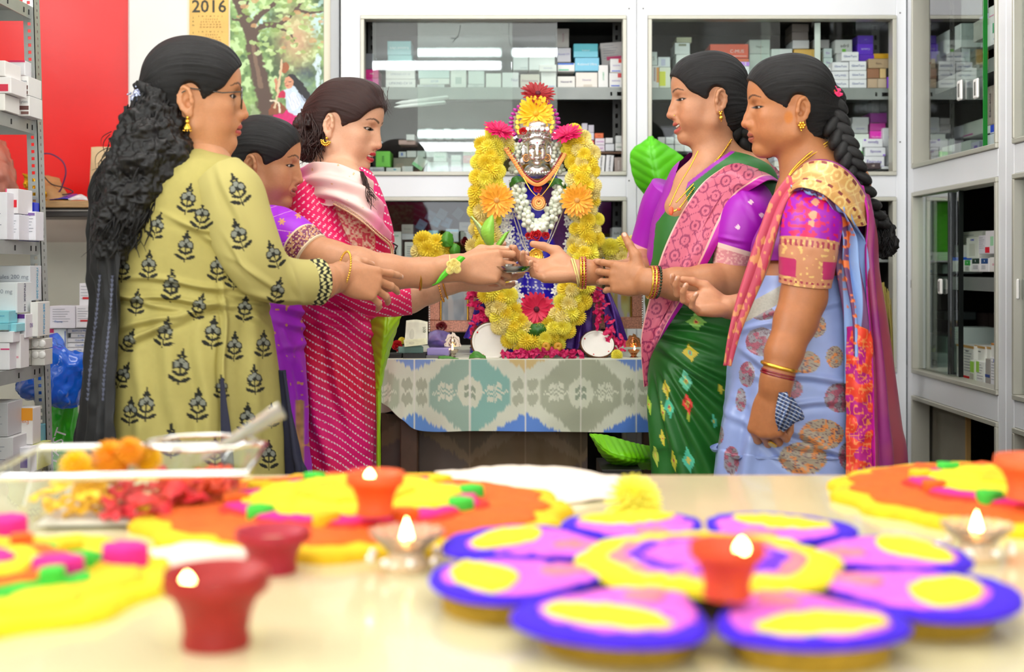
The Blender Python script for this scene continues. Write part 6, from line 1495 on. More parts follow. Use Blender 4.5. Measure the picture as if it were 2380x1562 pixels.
# oil lamps, brass backplates
def plate_lamp(label,px,py,d,s,m,lit):
 root=empty('oil_lamp',P(px,py,d),label,'lamp');k=s*d/FPX
 T=Matrix.Translation(P(px,py,d))@Matrix.Scale(k,4)
 o=B().lathe([(0,0),(11,0),(11.5,1.2),(9,2.5),(6.5,5),(7,8),(9,10),(8,11),(0,11)],24).obj('foot',m,root,True);o.matrix_basis=T
 o=B().lathe([(6,9),(10,12),(14,17),(15,20),(14.4,20.2),(11,16),(0,14)],26).obj('bowl',m,root,True);o.matrix_basis=T
 V_=[];out=[]
 for i in range(41):
  t=pi*i/40;r=21*(1+.06*math.cos(9*t));out.append((r*.92*math.cos(t),18+r*1.45*math.sin(t)+(4 if i==20 else 0)))
 o=B().prism(out,-1.2,1.2,Matrix.Rotation(pi/2,4,'X')).obj('backplate',m,root);o.matrix_basis=T@Matrix.Translation((0,12,8))
 q=B()
 for i in range(17):t=pi*i/16;q.ball((16*math.cos(t),10.2,27+22*math.sin(t)),1.3,7,5)
 q.ball((0,9.6,38),6.5,12,8,(1,.35,1.2));q.ball((0,9.4,47),3.4,10,6,(1,.5,1.1));q.ball((-6,9.6,34),3,8,5).ball((6,9.6,34),3,8,5).ball((0,9.8,30),9,12,6,(1,.25,.45))
 q=q.obj('embossed_figure',m,root,True);q.matrix_basis=T
 if lit:
  q=B().lathe([(0,0),(1.6,1.5),(2.0,4),(1.2,8),(0,12)],10,(1,-10,19)).obj('flame',mat('flame','#ffffff',emit='#ffd27a',estr=30),root,True);q.matrix_basis=T
 return root
plate_lamp('silver oil lamp with an embossed backplate on the left of the altar',1051,833,3.27,1.02,mat('silver_warm','#cdbfae',rough=.25,metal=.9),True);plate_lamp('brass oil lamp glowing on the right of the altar',1473,832,3.27,.95,mat('copper_lamp','#d08a5a',rough=.25,metal=.9),True)
# kalash with leaves, left
kl=empty('leaf_pot',P(1142,606,2.93),'small silver pot holding pale green leaf spears','pot')
kp=P(1143,622,2.93);B().lathe([(0,0),(.016,0),(.022,.008),(.020,.02),(.014,.028),(.017,.036),(.015,.037),(.012,.03),(0,.03)],24,kp).obj('pot',M_silver,kl,True)
for rws,m in(([[(1136,580,2.930),(1138,580,2.925),(1141,580,2.930)],[(1118,548,2.940),(1130,552,2.920),(1140,560,2.930)],[(1104,520,2.950),(1112,522,2.930),(1122,530,2.930)],[(1094,502,2.955),(1096,503,2.950),(1098,505,2.950)]],mat('leaf_pale','#b9d888',rough=.45,noise=.12,nscale=30)),([[(1140,580,2.920),(1143,580,2.915),(1147,580,2.920)],[(1118,545,2.910),(1134,546,2.895),(1148,548,2.900)],[(1124,520,2.910),(1138,520,2.895),(1148,524,2.900)],[(1143,500,2.910),(1144,500,2.910),(1146,502,2.910)]],mat('leaf_fresh','#8fce4a',rough=.4,noise=.12,nscale=30)),([[(1146,588,2.915),(1149,586,2.910),(1152,588,2.915)],[(1152,570,2.910),(1162,566,2.900),(1170,562,2.910)],[(1172,544,2.910),(1178,540,2.905),(1184,536,2.910)]],mat('leaf_fresh'))):leaf('',rws,m,'leaf_spear',nu=12,nv=30,parent=kl)
# loose leaves, money, cards
leaf('broad green leaf resting on the left garland string',[[(1030,544,3.35),(1040,538,3.345),(1052,545,3.35)],[(1022,560,3.35),(1036,558,3.335),(1054,562,3.35)],[(1026,572,3.35),(1040,574,3.34),(1052,572,3.35)]],M_leaf,nu=16,nv=16);leaf('small round leaf below the broad one',[[(1052,568,3.35),(1058,566,3.345),(1068,572,3.35)],[(1044,582,3.35),(1056,582,3.34),(1070,584,3.35)],[(1050,594,3.35),(1058,596,3.345),(1066,592,3.35)]],M_leaf,nu=14,nv=14)
leaf('dark leaf under the coral gerbera',[[(1222,760,3.26),(1248,752,3.25),(1276,756,3.26)],[(1226,774,3.25),(1250,768,3.235),(1272,768,3.25)],[(1232,788,3.25),(1250,782,3.245),(1262,776,3.25)]],M_leafd,nu=14,nv=14)
for i,r in enumerate(([[(1020,828,3.215),(1040,828,3.213),(1062,834,3.215)],[(1018,834,3.21),(1040,834,3.207),(1066,834.5,3.21)]],[[(1092,826,3.215),(1106,816,3.213),(1128,828,3.215)],[(1090,834,3.21),(1108,832,3.207),(1130,834,3.21)]])):leaf(('curled green leaf beside the left lamp','curled green leaf under the left coconut half')[i],r,M_leaf,nu=14,nv=8)
gb=B()
for i,(x,y)in enumerate(((1269,806),(1297,806))):
 t=empty('areca_ring',P(x,y,3.225),('left','right')[i]+' amber dough ring in front of the garland','ring');q=B().lathe([(.006+.0055*math.cos(a),.0055*math.sin(a))for a in np.linspace(0,2*pi,13)],18).obj('ring',mat('amber_ring','#dba22a',rough=.5),t,True);q.matrix_basis=facing(P(x,y,3.225),(0,-1,.15))
def note(label,rows,tint,txt=None,tp=None):
 def f(u,v,A):
  n=vnoise(np.stack([u*9,v*5,u*0],-1),4)[...,None];c=cc(tint)*(1+.08*n);m=((np.abs(u-.5)>.42)|(np.abs(v-.5)>.40))[...,None];c=c*np.where(m,1.1,.95);k=(((u-.32)/.12)**2+((v-.55)/.22)**2<1)[...,None];return np.clip(np.where(k,c*.8,c),0,1)
 o=sheet('banknote',rows,60,40,mat('paper_print','#e9ead0',rough=.6,vc=True),None,.0006,None,f);tag(o,label,'banknote')
 if txt:lettering(txt,.010,tp,ink('#5a6a52'),o,roll=-pi/2+.06)
 return o
note('pale banknote standing up against the frame',[[(944,745,3.28),(969,743,3.28),(994,748,3.28)],[(942,775,3.265),(966,775,3.265),(994,778,3.265)],[(940,800,3.25),(966,801,3.25),(994,800,3.25)]],'#e3e6cf','500',P(986,766,3.266));note('pale banknote lying flat in front of the standing one',[[(938,790,3.25),(965,788,3.25),(990,786,3.25)],[(940,806,3.225),(968,803,3.225),(992,800,3.225)]],'#d8dcb8')
def slab(name,label,x0,y0,x1,y1,d,dp,c,cat,yaw=0.0,tx=None):
 a,b_=P(x0,y1,d),P(x1,y0,d);root=empty(name,((a.x+b_.x)/2,d,a.z),label,cat);w=b_.x-a.x;q=B().bbox(-w/2,0,0,w/2,dp,b_.z-a.z,.0012);q.box(-w/2+.001,-.0005,(b_.z-a.z)*.25,w/2-.001,.0,(b_.z-a.z)*.75)
 o=q.obj('body',mat('slab_'+c,c,rough=.45),root);o.matrix_basis=Matrix.Translation(root.location)@Matrix.Rotation(yaw,4,'Z');return root
slab('small_box','small black box at the left end of the altar',902,822,934,835,3.235,.05,'#22211f','box');slab('small_book','teal-edged booklet lying on the black boxes',926,806,984,821,3.25,.06,'#7aa69a','booklet',.15);slab('small_box','glossy black box under the booklet',936,821.5,990,835,3.23,.06,'#1b1a1c','box');slab('small_box','violet and white carton lying by the left lamp',992,810,1043,826,3.24,.05,'#a79ad8','box',-.1,'x');slab('small_box','grey metal box under the violet carton',990,826.5,1032,835,3.23,.06,'#6a6a6c','box')
crumple('purple_pouch','shiny lilac pouch behind the lamp','pouch',[[(1000,772,3.33),(1020,768,3.32),(1046,774,3.33)],[(994,792,3.30),(1024,790,3.27),(1050,796,3.30)],[(1000,811,3.31),(1024,811,3.30),(1046,811,3.31)]],mat('lilac_foil','#8a7ab8',rough=.25,metal=.4),.004,2)
gr=empty('mum_flower',P(1434,826,3.23),'single yellow chrysanthemum lying by the right coconut half','flower');piece('bloom',shared(('mum',M_mum.name),mum_mesh,M_mum),facing(P(1434,826,3.235),(0,-.8,.6),0,14*3.23/FPX),gr)
gr=empty('mum_flower',P(934,794,3.28),'small yellow chrysanthemum beside the crimson rose','flower');piece('bloom',shared(('mum',M_mum.name),mum_mesh,M_mum),facing(P(934,792,3.29),(0,-.8,.6),0,9*3.23/FPX),gr)
# banana leaves
bl=mat('banana_leaf','#5fd014',rough=.35,noise=.12,nscale=9,stretch=(1,1,1));bly=mat('banana_leaf_yellow','#a8d820',rough=.4,noise=.2,nscale=14)
leaf('broad banana leaf standing behind the green saree woman',[[(1500,326,3.60),(1512,316,3.59),(1524,324,3.60)],[(1468,350,3.60),(1515,345,3.56),(1560,345,3.60)],[(1466,385,3.60),(1522,385,3.55),(1592,372,3.60)],[(1480,430,3.60),(1535,430,3.55),(1600,420,3.60)],[(1518,475,3.60),(1556,470,3.56),(1605,470,3.60)],[(1545,540,3.60),(1562,540,3.58),(1580,540,3.60)],[(1560,640,3.6),(1564,640,3.59),(1570,640,3.6)],[(1562,836,3.6),(1565,836,3.595),(1568,836,3.6)]],bl,nu=50,nv=120)
leaf('lime green banana leaf folded low in front of the altar on the right',[[(1370,1008,3.08),(1372,1012,3.08),(1376,1018,3.09)],[(1410,1012,3.06),(1412,1050,3.0),(1400,1060,3.08)],[(1460,1026,3.06),(1460,1066,2.99),(1436,1086,3.08)],[(1494,1034,3.10),(1494,1070,3.04),(1480,1090,3.12)],[(1530,1040,3.17),(1530,1072,3.155),(1524,1092,3.17)]],mat('banana_lime','#7fdc12',rough=.35,noise=.08,nscale=9),nu=40,nv=60)
lb=slab('low_stool','low dark stool holding the folded banana leaf',1398,1092,1490,1122,2.98,.19,'#1c1a18','stool')
for x in(1402,1456):B().box(P(x,0,3.05).x,3.05,0,P(x,0,3.05).x+.03,3.08,P(0,1122,3.02).z).obj('leg',mat('slab_#1c1a18'),lb)
leaf('yellow-green banana leaf curling beside the pink dress',[[(862,745,3.06),(900,722,3.04),(938,716,3.08)],[(862,790,3.05),(896,780,3.0),(924,760,3.06)],[(866,840,3.05),(890,835,3.02),(905,820,3.06)],[(872,900,3.05),(884,890,3.04),(890,880,3.06)],[(876,1000,3.05),(880,1000,3.045),(884,1000,3.06)],[(876,1729,3.05),(880,1729,3.045),(884,1729,3.06)]],bly,nu=40,nv=90)
# leaf sheets added behind the side glass for its green leaf reflections
def reflection_leaf(label,rows):
 leaf(label,[[(a,b_,D_(a,X))for a,b_,X in r]for r in rows],bl,nu=30,nv=60)
reflection_leaf('green leaf added as a reflection behind the glass of the right side cabinet',[[(2132,470,1.24),(2160,458,1.232),(2196,462,1.24)],[(2116,490,1.24),(2158,486,1.228),(2212,480,1.24)],[(2122,540,1.24),(2166,536,1.228),(2212,540,1.24)],[(2140,580,1.24),(2172,580,1.23),(2208,590,1.24)],[(2160,606,1.24),(2180,606,1.236),(2204,606,1.24)]])
reflection_leaf('green leaf added as a reflection behind the glass at the right edge of the photo',[[(2360,418,1.24),(2385,412,1.232),(2420,410,1.24)],[(2362,500,1.24),(2388,500,1.23),(2430,500,1.24)],[(2366,600,1.24),(2390,600,1.23),(2430,600,1.24)]])
# white pens clipped behind the middle pane
for i,(a,b_)in enumerate((((919,240),(1042,226)),((916,249),(1036,238)))):
 t=empty('pen',P(*b_,3.845),('upper','lower')[i]+' white pen stuck behind the glass of the cabinet','pen');p0,p1=P(*a,3.845),P(*b_,3.845)
 B().tube([p0,p0.lerp(p1,.12),p0.lerp(p1,.5),p0.lerp(p1,.97),p1],[.0008,.0055,.0065,.0065,.004],10).obj('barrel',mat('pen_white','#f2f4f4',rough=.25),t,True);B().tube([p0.lerp(p1,.62)+Vector((0,-.008,0)),p0.lerp(p1,.98)+Vector((0,-.008,0))],.0016,6).obj('clip',mat('pen_white'),t,True)
# broom by the right corner
br=empty('broom',P(2062,900,3.62),'straw broom standing in the corner behind the blue saree','broom');q=B()
for i in range(70):
 a=rnd.uniform(-1,1);c=rnd.uniform(-1,1);q.tube([P(2074+a*16,1260,3.62+c*.03),P(2068+a*12,950,3.62+c*.02),P(2058+a*16,760,3.60+c*.02),P(2050+a*17+rnd.uniform(-4,4),650+rnd.uniform(0,40)+abs(a)*30,3.6)],.0014,4)
q=q.obj('bristles',mat('straw','#a8964e',rough=.7),br);q['kind']='stuff'
B().tube([P(2076,1255,3.62),P(2079,1500,3.63),P(2080,1531,3.63)],.018,10).obj('handle',mat('straw_bound','#7a5a2e',rough=.6),br,True)
# people
def hexmix(a,b,t):return a*(1-t)+b*t
def person(label,base_px,d):
 p=P(base_px,0,d);return empty('person',(p.x,d,0),label,'person','women at the altar')
def head_matrix(pos,d,s,yaw,pitch,roll):
 return Matrix.Translation((pos[0],d,pos[1]))@Matrix.Rotation(math.radians(yaw),4,'Z')@Matrix.Rotation(math.radians(pitch),4,'Y')@Matrix.Rotation(math.radians(roll),4,'X')@Matrix.Scale(s,4)
def make_head(root,par,MH,neckpx,hairpar=None,extra_world=None):
 s=MH.to_scale()[0];Mi=MH.inverted()
 neck=[((-.018,0,-.035),.048)]+[(tuple(Mi@P(a,b,c)),r/s)for a,b,c,r in neckpx]
 def extra(C):
  for a,ra,b,rb,k in(extra_world or[]):C.cone(tuple(Mi@P(*a)),tuple(Mi@P(*b)),ra/s,rb/s,k/s)
 box=None
 if extra_world:
  q=np.array([tuple(Mi@P(*e[i]))for e in extra_world for i in(0,2)]);r=np.array([e[i]/s+.01 for e in extra_world for i in(1,3)])[:,None];box=((q-r).min(0),(q+r).max(0))
 V,Q,lu,ll,gp=head_clay(par,neck,.0016,extra,box)
 col=head_colors(V,par,lu,ll,gp)
 ev,ef,ec=eyeballs(par)
 o=link('eyes',mesh('eyes',xform(MH,ev),ef,True,ec),root,mat('eye','#ffffff',rough=.12,vc=True))
 if par.get('open',0)>.2 or par.get('teeth'):
  b=B()
  for i in range(9):
   a=-.9+1.8*i/8;zc=-.0515+.006*par.get('smile',0)*abs(a)**1.5*.8;b.bbox(.079+.0125*math.cos(a)-.004,.0215*math.sin(a)-.0031,zc-.0035,.079+.0125*math.cos(a)+.0022,.0215*math.sin(a)+.0031,zc+.0045,.0010)
  b.v=[tuple(MH@Vector(v))for v in b.v];b.obj('teeth',mat('teeth','#f6f1e8',rough=.25),root,True)
 if hairpar is not None:
  hv,hq,uv=hair_cap(hairpar)
  link('hair',mesh('hair',xform(MH,hv),hq,True,None,uv),root,hairpar.get('mat')or hair_material())
 return(xform(MH,V),Q,col)
def make_arm(pose,wrist,xdir,zdir,skin,arm=(),left=False,s=.95,palm=None):
 MW=frame(P(*wrist),xdir,zdir)@Matrix.Scale(s,4)
 if left:MW=MW@Matrix.Diagonal((1,-1,1,1))
 Mi=MW.inverted();A=[(tuple(Mi@P(a,b,c)),r/s)for a,b,c,r in arm]
 V,Q,fs,th=hand_clay(pose,A,.0015)
 col=hand_colors(V,fs,th,skin,palm)
 if left:Q=Q[:,::-1]
 return(xform(MW,V),Q,col),MW
def core_body(pts,legs,skin,h=.009):
 W_=[(tuple(P(a,b,c)),r)for a,b,c,r in pts];L=legs
 allp=[w for w in W_]+[q for l in L for q in l]
 lo=np.min([np.array(a)-r-.03 for a,r in allp],0);hi=np.max([np.array(a)+r+.03 for a,r in allp],0)
 C=Clay(lo,hi,h)
 for a,b in zip(W_[:-1],W_[1:]):C.cone(a[0],b[0],a[1],b[1],.03)
 for l in L:
  for a,b in zip(l[:-1],l[1:]):C.cone(a[0],b[0],a[1],b[1],.02)
 V,Q=C.skin(1)
 return(V,Q,np.tile(np.array(rgb(skin)),(len(V),1)))
def legs_for(hx,d,dirx,z0=.72):
 out=[]
 for s in(-1,1):
  y=d+s*.05
  out.append([((hx,y,z0),.055),((hx+.01*dirx,y,.42),.05),((hx,y,.09),.036),((hx,y,.045),.036),((hx+.09*dirx,y,.032),.030),((hx+.15*dirx,y,.024),.022)])
 return out
def put_body(root,parts,name):
 V,Q,C_=join(parts);return link('body',mesh('body',V,Q,True,C_),root,skin_material(name))
def garment(name,root,rings,d,m,nu,nv,disp=None,colf=None,power=2.3,front=.0,hole=None):
 R=[]
 for r in rings:
  y,x0,x1,w=r[:4];dd=d+(r[4]if len(r)>4 else 0)
  R.append((P((x0+x1)/2,y,dd),(P(x1,y,dd)-P(x0,y,dd))/2,Vector((0,w,0))))
 return loft(name,R,nu,nv,m,root,disp,colf,power=power,front=front,hole=hole,cap=hole is None)
def tube_sleeve(name,root,pts,m,nu,nv,disp=None,colf=None,flat=1.0):
 Pp=[P(*p[:3])for p in pts];R=[]
 for i,p in enumerate(pts):
  t=(Pp[min(i+1,len(Pp)-1)]-Pp[max(i-1,0)]).normalized();a=t.cross(Vector((0,1,0))).normalized();b=a.cross(t).normalized();R.append((Pp[i],a*p[3],b*p[3]*flat))
 return loft(name,R,nu,nv,m,root,disp,colf,power=2.0)
def folds(A,seeds):
 q=project(A);out=0
 for x,y,dx,dy,L,w,h in seeds:
  n=math.hypot(dx,dy);dx,dy=dx/n,dy/n;u=(q[...,0]-x)*dx+(q[...,1]-y)*dy;v=-(q[...,0]-x)*dy+(q[...,1]-y)*dx
  v=v+4*np.sin(u*.03+x);out=out+h*np.exp(-(v/w)**2)*np.exp(-(u/L)**2)-h*.6*np.exp(-((v-w*1.5)/w)**2)*np.exp(-(u/L)**2)
 return out
def curl_locks(name,root,roots,m,n=9,seed=1):
 b=B();r_=random.Random(seed)
 for(p0,p1,amp,fr,rad)in roots:
  a=P(*p0);c=P(*p1);ax=(c-a);L=ax.length;ax.normalize();u=ax.orthogonal().normalized();w=ax.cross(u);ph=r_.uniform(0,6.28);k=max(10,int(L*110))
  pts=[]
  for i in range(k+1):
   t=i/k;g=amp*(.4+.6*t);pts.append(a+ax*L*t+u*g*math.cos(ph+fr*t*L)+w*g*math.sin(ph+fr*t*L)+Vector((0,-.01*math.sin(pi*t),0)))
  b.tube(pts,[rad*(1-.75*(i/k)**2)for i in range(k+1)],5)
 o=b.obj(name,m,root,True);o['kind']='stuff';return o
def ring_around(c,axis,R,r,m,root,name='bangle',beads=0,squash=.8):
 z=Vector(axis).normalized();x=z.orthogonal().normalized();y=z.cross(x);b=B();c=Vector(c)
 if beads:
  for i in range(beads):a=2*pi*i/beads;b.ball(c+x*R*math.cos(a)+y*R*math.sin(a),r,6,4)
 else:b.tube([c+x*R*math.cos(a)+y*R*math.sin(a)for a in np.linspace(0,2*pi,41)[:-1]],r,7,closed=True)
 return b.obj(name,m,root,True)
def studs(root,MH,y,kind):
 t=B();c=Vector((-.008,.0795*y,-.033))
 if kind=='jhumka':
  t.ball(c,.0035,8,6).ball(c+Vector((0,.002*y,-.008)),.0052,10,6);t.lathe([(.002,0),(.0085,-.010),(.0090,-.013),(.004,-.012)],14,c+Vector((0,.002*y,-.010)))
  for i in range(8):a=i*pi/4;t.ball(c+Vector((.0075*math.cos(a),.002*y+.0075*math.sin(a),-.026)),.0020,6,4)
 elif kind=='stud':t.ball(c,.0032,8,6)
 elif kind=='fan':
  t.ball(c,.004,8,6)
  for i in range(9):a=math.radians(-10-160*i/8);t.ball(c+Vector((.0125*math.cos(a),.003*y,.0125*math.sin(a)-.006)),.0031,6,4);t.ball(c+Vector((.007*math.cos(a),.003*y,.007*math.sin(a)-.006)),.0026,6,4)
 elif kind=='drop':
  t.ball(c,.0042,8,6).ball(c+Vector((.003,0,.005)),.0028,6,4).ball(c+Vector((-.003,0,.005)),.0028,6,4).ball(c+Vector((0,.002*y,-.010)),.0058,10,7).ball(c+Vector((0,.002*y,-.018)),.0018,6,4)
 elif kind=='flower':
  t.ball(c,.004,8,6)
  for i in range(6):a=i*pi/3;t.ball(c+Vector((.006*math.cos(a),.002*y,.006*math.sin(a))),.0034,7,5)
  t.ball(c+Vector((.002,.002*y,-.011)),.0026,6,4)
 t.v=[tuple(MH@Vector(v))for v in t.v];t.obj('earring',M_goldb,root,True)
HAIRM=hair_material()
def blob_hair(name,root,rings,d,nu=90,nv=70,amp=.007,sc=55,seed=3,m=None,power=2.0):
 def dsp(u,v,A):return amp*(vnoise(A*sc,seed)+.6*vnoise(A*sc*2.2,seed+1)+.4*vnoise(A*sc*4.5,seed+2))
 return garment(name,root,rings,d,m or HAIRM,nu,nv,dsp,None,power)
def braid(root,path,r,n,m=None,name='braid'):
 b=B();q=catmull([tuple(P(*p))for p in path],n);rr=np.linspace(r[0],r[1],n)
 for i in range(n):
  t=Vector(q[min(i+1,n-1)]-q[max(i-1,0)]).normalized();sd=t.cross(Vector((0,1,0))).normalized();s=1 if i%2 else-1
  z=(t+sd*.75*s).normalized();x=Vector((0,1,0)).cross(z).normalized();y=z.cross(x);M=Matrix(((x.x,y.x,z.x),(x.y,y.y,z.y),(x.z,y.z,z.z)))
  b.ball(Vector(q[i])+sd*rr[i]*.42*s,rr[i],14,10,(.62,.85,1.12),M)
 o=b.obj(name,m or HAIRM,root,True)
 uvl=o.data.uv_layers.new(name='UVMap')
 co=np.empty(len(o.data.vertices)*3,dtype=np.float32);o.data.vertices.foreach_get('co',co);co=co.reshape(-1,3);li=np.empty(len(o.data.loops),dtype=np.int32);o.data.loops.foreach_get('vertex_index',li)
 uvl.data.foreach_set('uv',np.stack([(co[:,0]+co[:,1])*14,co[:,2]*5],1)[li].astype(np.float32).ravel())
 return o
def hair_uv(o,su=14,sv=5):
 me=o.data
 if me.uv_layers:return o
 l=me.uv_layers.new(name='UVMap');co=np.empty(len(me.vertices)*3,dtype=np.float32);me.vertices.foreach_get('co',co);co=co.reshape(-1,3);li=np.empty(len(me.loops),dtype=np.int32);me.loops.foreach_get('vertex_index',li)
 l.data.foreach_set('uv',np.stack([(co[:,0]+co[:,1])*su,co[:,2]*sv],1)[li].astype(np.float32).ravel());return o
def near(px,py,d0):return(px,py,d0)
# ------------------------------------------------------------------ 1: yellow-green kurti, back to the camera
def motif_cols(col,q,spots,sc=1.0):
 dark,grey=cc('#23241f'),cc('#85887c')
 for x,y,rot,k in spots:
  X,Y=q[...,0]-x,q[...,1]-y
  m0=(np.abs(X)<40*k)&(np.abs(Y)<52*k)
  if not m0.any():continue
  c,s=math.cos(rot),math.sin(rot);U,V=(X*c+Y*s)/k,(-X*s+Y*c)/k
  def el(cx,cy,a,b,th):
   ct,st=math.cos(th),math.sin(th);p,r=U-cx,V-cy;return((p*ct+r*st)/a)**2+((-p*st+r*ct)/b)**2<1
  dk=(np.abs(U)<1.2)&(V>-6)&(V<38)
  for sg in(-1,1):dk|=el(13*sg,26,12,4.2,-.45*sg)|el(9*sg,14,9.5,3.2,-.5*sg)|el(14.5*sg,4,7,2.6,-.9*sg)
  fl=el(-9,-4,8.5,9.5,.5)|el(9,-4,8.5,9.5,-.5)|el(0,-12,8,8,0);fin=el(-9.5,-4,5.6,6.6,.5)|el(9.5,-4,5.6,6.6,-.5)|el(0,-12,5.2,5.2,0)
  dk|=el(0,-26,4.5,5.5,0)|el(-6,-21,3.6,3.2,.6)|el(6,-21,3.6,3.2,-.6)|el(0,-34,2.6,3.6,0)|el(0,0,3.6,6,0)
  dk|=fl&~fin
  g=(fin&m0)[...,None];col=np.where(g,grey,col);dk=(dk&m0)[...,None];col=np.where(dk,dark,col)
 return col
SP1=[(437,462,.2,1),(365,525,.3,.9),(432,572,.1,1),(346,616,.05,.95),(285,622,.1,.9),(506,620,.1,1),(398,664,.05,1.05),(318,702,.1,.85),(462,712,.35,.9),(384,772,.2,1),(495,772,.1,1.05),(300,792,.4,.8),(420,852,.15,1.15),(545,805,.05,.95),(612,800,.05,.9),(569,716,.1,.9),(286,872,.45,.9),(592,882,-.05,.95),(340,940,.05,1.05),(303,955,.1,.9),(460,940,.05,1.1),(575,972,.03,1),(631,966,0,.8),(398,1025,0,1.1),(625,1058,0,.95),(515,900,.0,.8),(470,500,.3,1),(545,640,.1,.9),(300,540,.2,.9),(395,372,1.2,.8),(500,1050,0,1)]
SP1S=[(552,440,-.35,1.08),(555,545,-.3,1.05),(636,592,-.35,.95),(645,676,.25,.9),(470,500,-.2,.95)]
w1=person('woman in a yellow-green block-printed kurti with curly black hair, standing leftmost',450,2.5)
def k1(u,v,A):
 q=project(A);col=np.broadcast_to(cc('#b3a862'),A.shape).copy();col=col*(1+.03*vnoise(A*150,2)[...,None])
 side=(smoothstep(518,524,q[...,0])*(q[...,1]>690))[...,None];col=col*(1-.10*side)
 return motif_cols(col,q,SP1)
F1=[(430,700,1,.10,170,7,.006),(400,735,1,-.25,150,8,.006),(450,660,1,.12,160,8,.005),(360,770,1,-.45,120,8,.006),(500,560,1,.45,90,8,.005),(470,530,1,.35,80,7,.005),(330,700,1,.2,90,8,.005),(400,900,.15,1,200,22,.005),(480,960,.1,1,200,18,.006),(330,980,.05,1,180,18,.006),(590,900,.02,1,200,16,.005),(520,860,.0,1,170,6,.008),(580,740,1,.5,40,7,.003),(560,690,1,.3,60,7,.004)]
M_k=mat('kurti_cotton','#d6cc6c',rough=.75,spec=.25,vc=True,bump=.12,bscale=900)
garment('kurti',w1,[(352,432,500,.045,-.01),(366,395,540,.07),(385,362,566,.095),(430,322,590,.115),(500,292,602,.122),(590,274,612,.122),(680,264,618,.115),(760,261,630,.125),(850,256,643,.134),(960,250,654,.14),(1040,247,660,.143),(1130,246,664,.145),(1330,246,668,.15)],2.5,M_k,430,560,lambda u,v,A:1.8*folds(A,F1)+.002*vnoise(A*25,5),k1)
def s1(u,v,A):
 q=project(A);col=np.broadcast_to(cc('#b8ad6a'),A.shape).copy();col=motif_cols(col,q,SP1S)
 cu=(v>.86)[...,None];pat=(np.sin(q[...,0]*.42+np.sin(q[...,1]*.2)*2)*np.sin(q[...,1]*.36)>-.05)[...,None]
 return np.where(cu,np.where(pat,cc('#23241f'),cc('#cfc88a')),col)
SF=[(600,640,1,.6,60,8,.005),(570,610,.8,1,60,8,.004),(690,660,.3,1,40,8,.003),(540,470,.4,1,80,10,.004),(640,690,1,.2,60,8,.004)]
tube_sleeve('sleeve',w1,[(505,418,2.44,.058),(535,452,2.43,.064),(556,520,2.42,.064),(585,590,2.42,.060),(622,640,2.44,.054),(668,655,2.47,.047),(712,656,2.50,.044),(742,655,2.52,.046)],M_k,230,260,lambda u,v,A:1.7*folds(A,SF),s1)
sheet('slit_lining',[[(512,880,2.363),(516,878,2.361),(520,880,2.363)],[(512,940,2.36),(520,940,2.358),(528,940,2.36)],[(513,1010,2.357),(525,1010,2.355),(538,1010,2.357)],[(514,1130,2.355),(530,1130,2.353),(548,1130,2.355)]],10,40,mat('navy_salwar','#20223a',rough=.7),w1,.002)
sheet('salwar_side',[[(648,860,2.52),(656,862,2.50),(662,866,2.52)],[(650,960,2.52),(668,962,2.50),(684,970,2.52)],[(652,1050,2.52),(678,1052,2.49),(704,1060,2.52)],[(655,1200,2.52),(690,1200,2.49),(725,1200,2.52)],[(655,1950,2.52),(690,1950,2.49),(725,1950,2.52)]],30,80,mat('navy_salwar'),w1,.004,lambda u,v,A:.005*np.sin(u*12))
def du1(u,v,A):
 q=project(A);col=np.broadcast_to(cc('#0c0c0f'),A.shape).copy();x,y=q[...,0],q[...,1]
 for x0,x1_ in((243,200),(268,238)):
  xl=x0+(x1_-x0)*((y-430)/600)+4*np.sin(y*.012);dd=np.abs(x-xl);tri=(dd<4*(1-((y/11)%1)))&((y>640)&(y<930)|((y>560)&(y<590)))
  col=np.where((tri&True)[...,None],cc('#62667c'),col)
 return col
sheet('dupatta',[[(262,350,2.44),(300,345,2.38),(345,352,2.36)],[(215,420,2.48),(255,420,2.40),(305,440,2.36)],[(203,520,2.50),(240,520,2.40),(285,520,2.37)],[(202,620,2.50),(238,620,2.40),(276,620,2.37)],[(212,700,2.50),(245,700,2.40),(276,700,2.37)],[(196,800,2.50),(232,800,2.40),(268,800,2.36)],[(186,920,2.50),(222,920,2.39),(258,920,2.35)],[(168,1030,2.50),(215,1034,2.38),(262,1040,2.34)],[(160,1120,2.50),(212,1120,2.38),(264,1120,2.34)]],150,330,mat('black_chiffon','#17171b',rough=.6,vc=True,sheen=.3),w1,.003,lambda u,v,A:.008*np.sin(u*26+3*np.sin(v*6))*(.4+.6*v)+.003*vnoise(A*40,3),du1)
H1=head_matrix((-.6188,1.449),2.5,.94,13,1,6)
PS1=dict(skin='#cd9067',lip='#b5524c',lid=.5,nose=1.0,gaze=-8,open=.15,full=.6)
hp=make_head(w1,PS1,H1,[(466,330,2.51,.050),(460,372,2.51,.060)],dict(hairth=.011,tie=(-.10,0,.03),lumps=[((-.075,0,.0),(.035,.045,.045))]))
hair_uv(blob_hair('curly_hair',w1,[(200,330,400,.05,-.02),(240,315,440,.075,-.02),(290,288,452,.085,-.03),(345,268,448,.09,-.045),(400,250,430,.09,-.06),(450,234,410,.08,-.07),(500,224,372,.07,-.08),(550,216,335,.05,-.09),(600,232,292,.025,-.1)],2.5,200,220,.010,34,4))
rr=random.Random(5);LK=[]
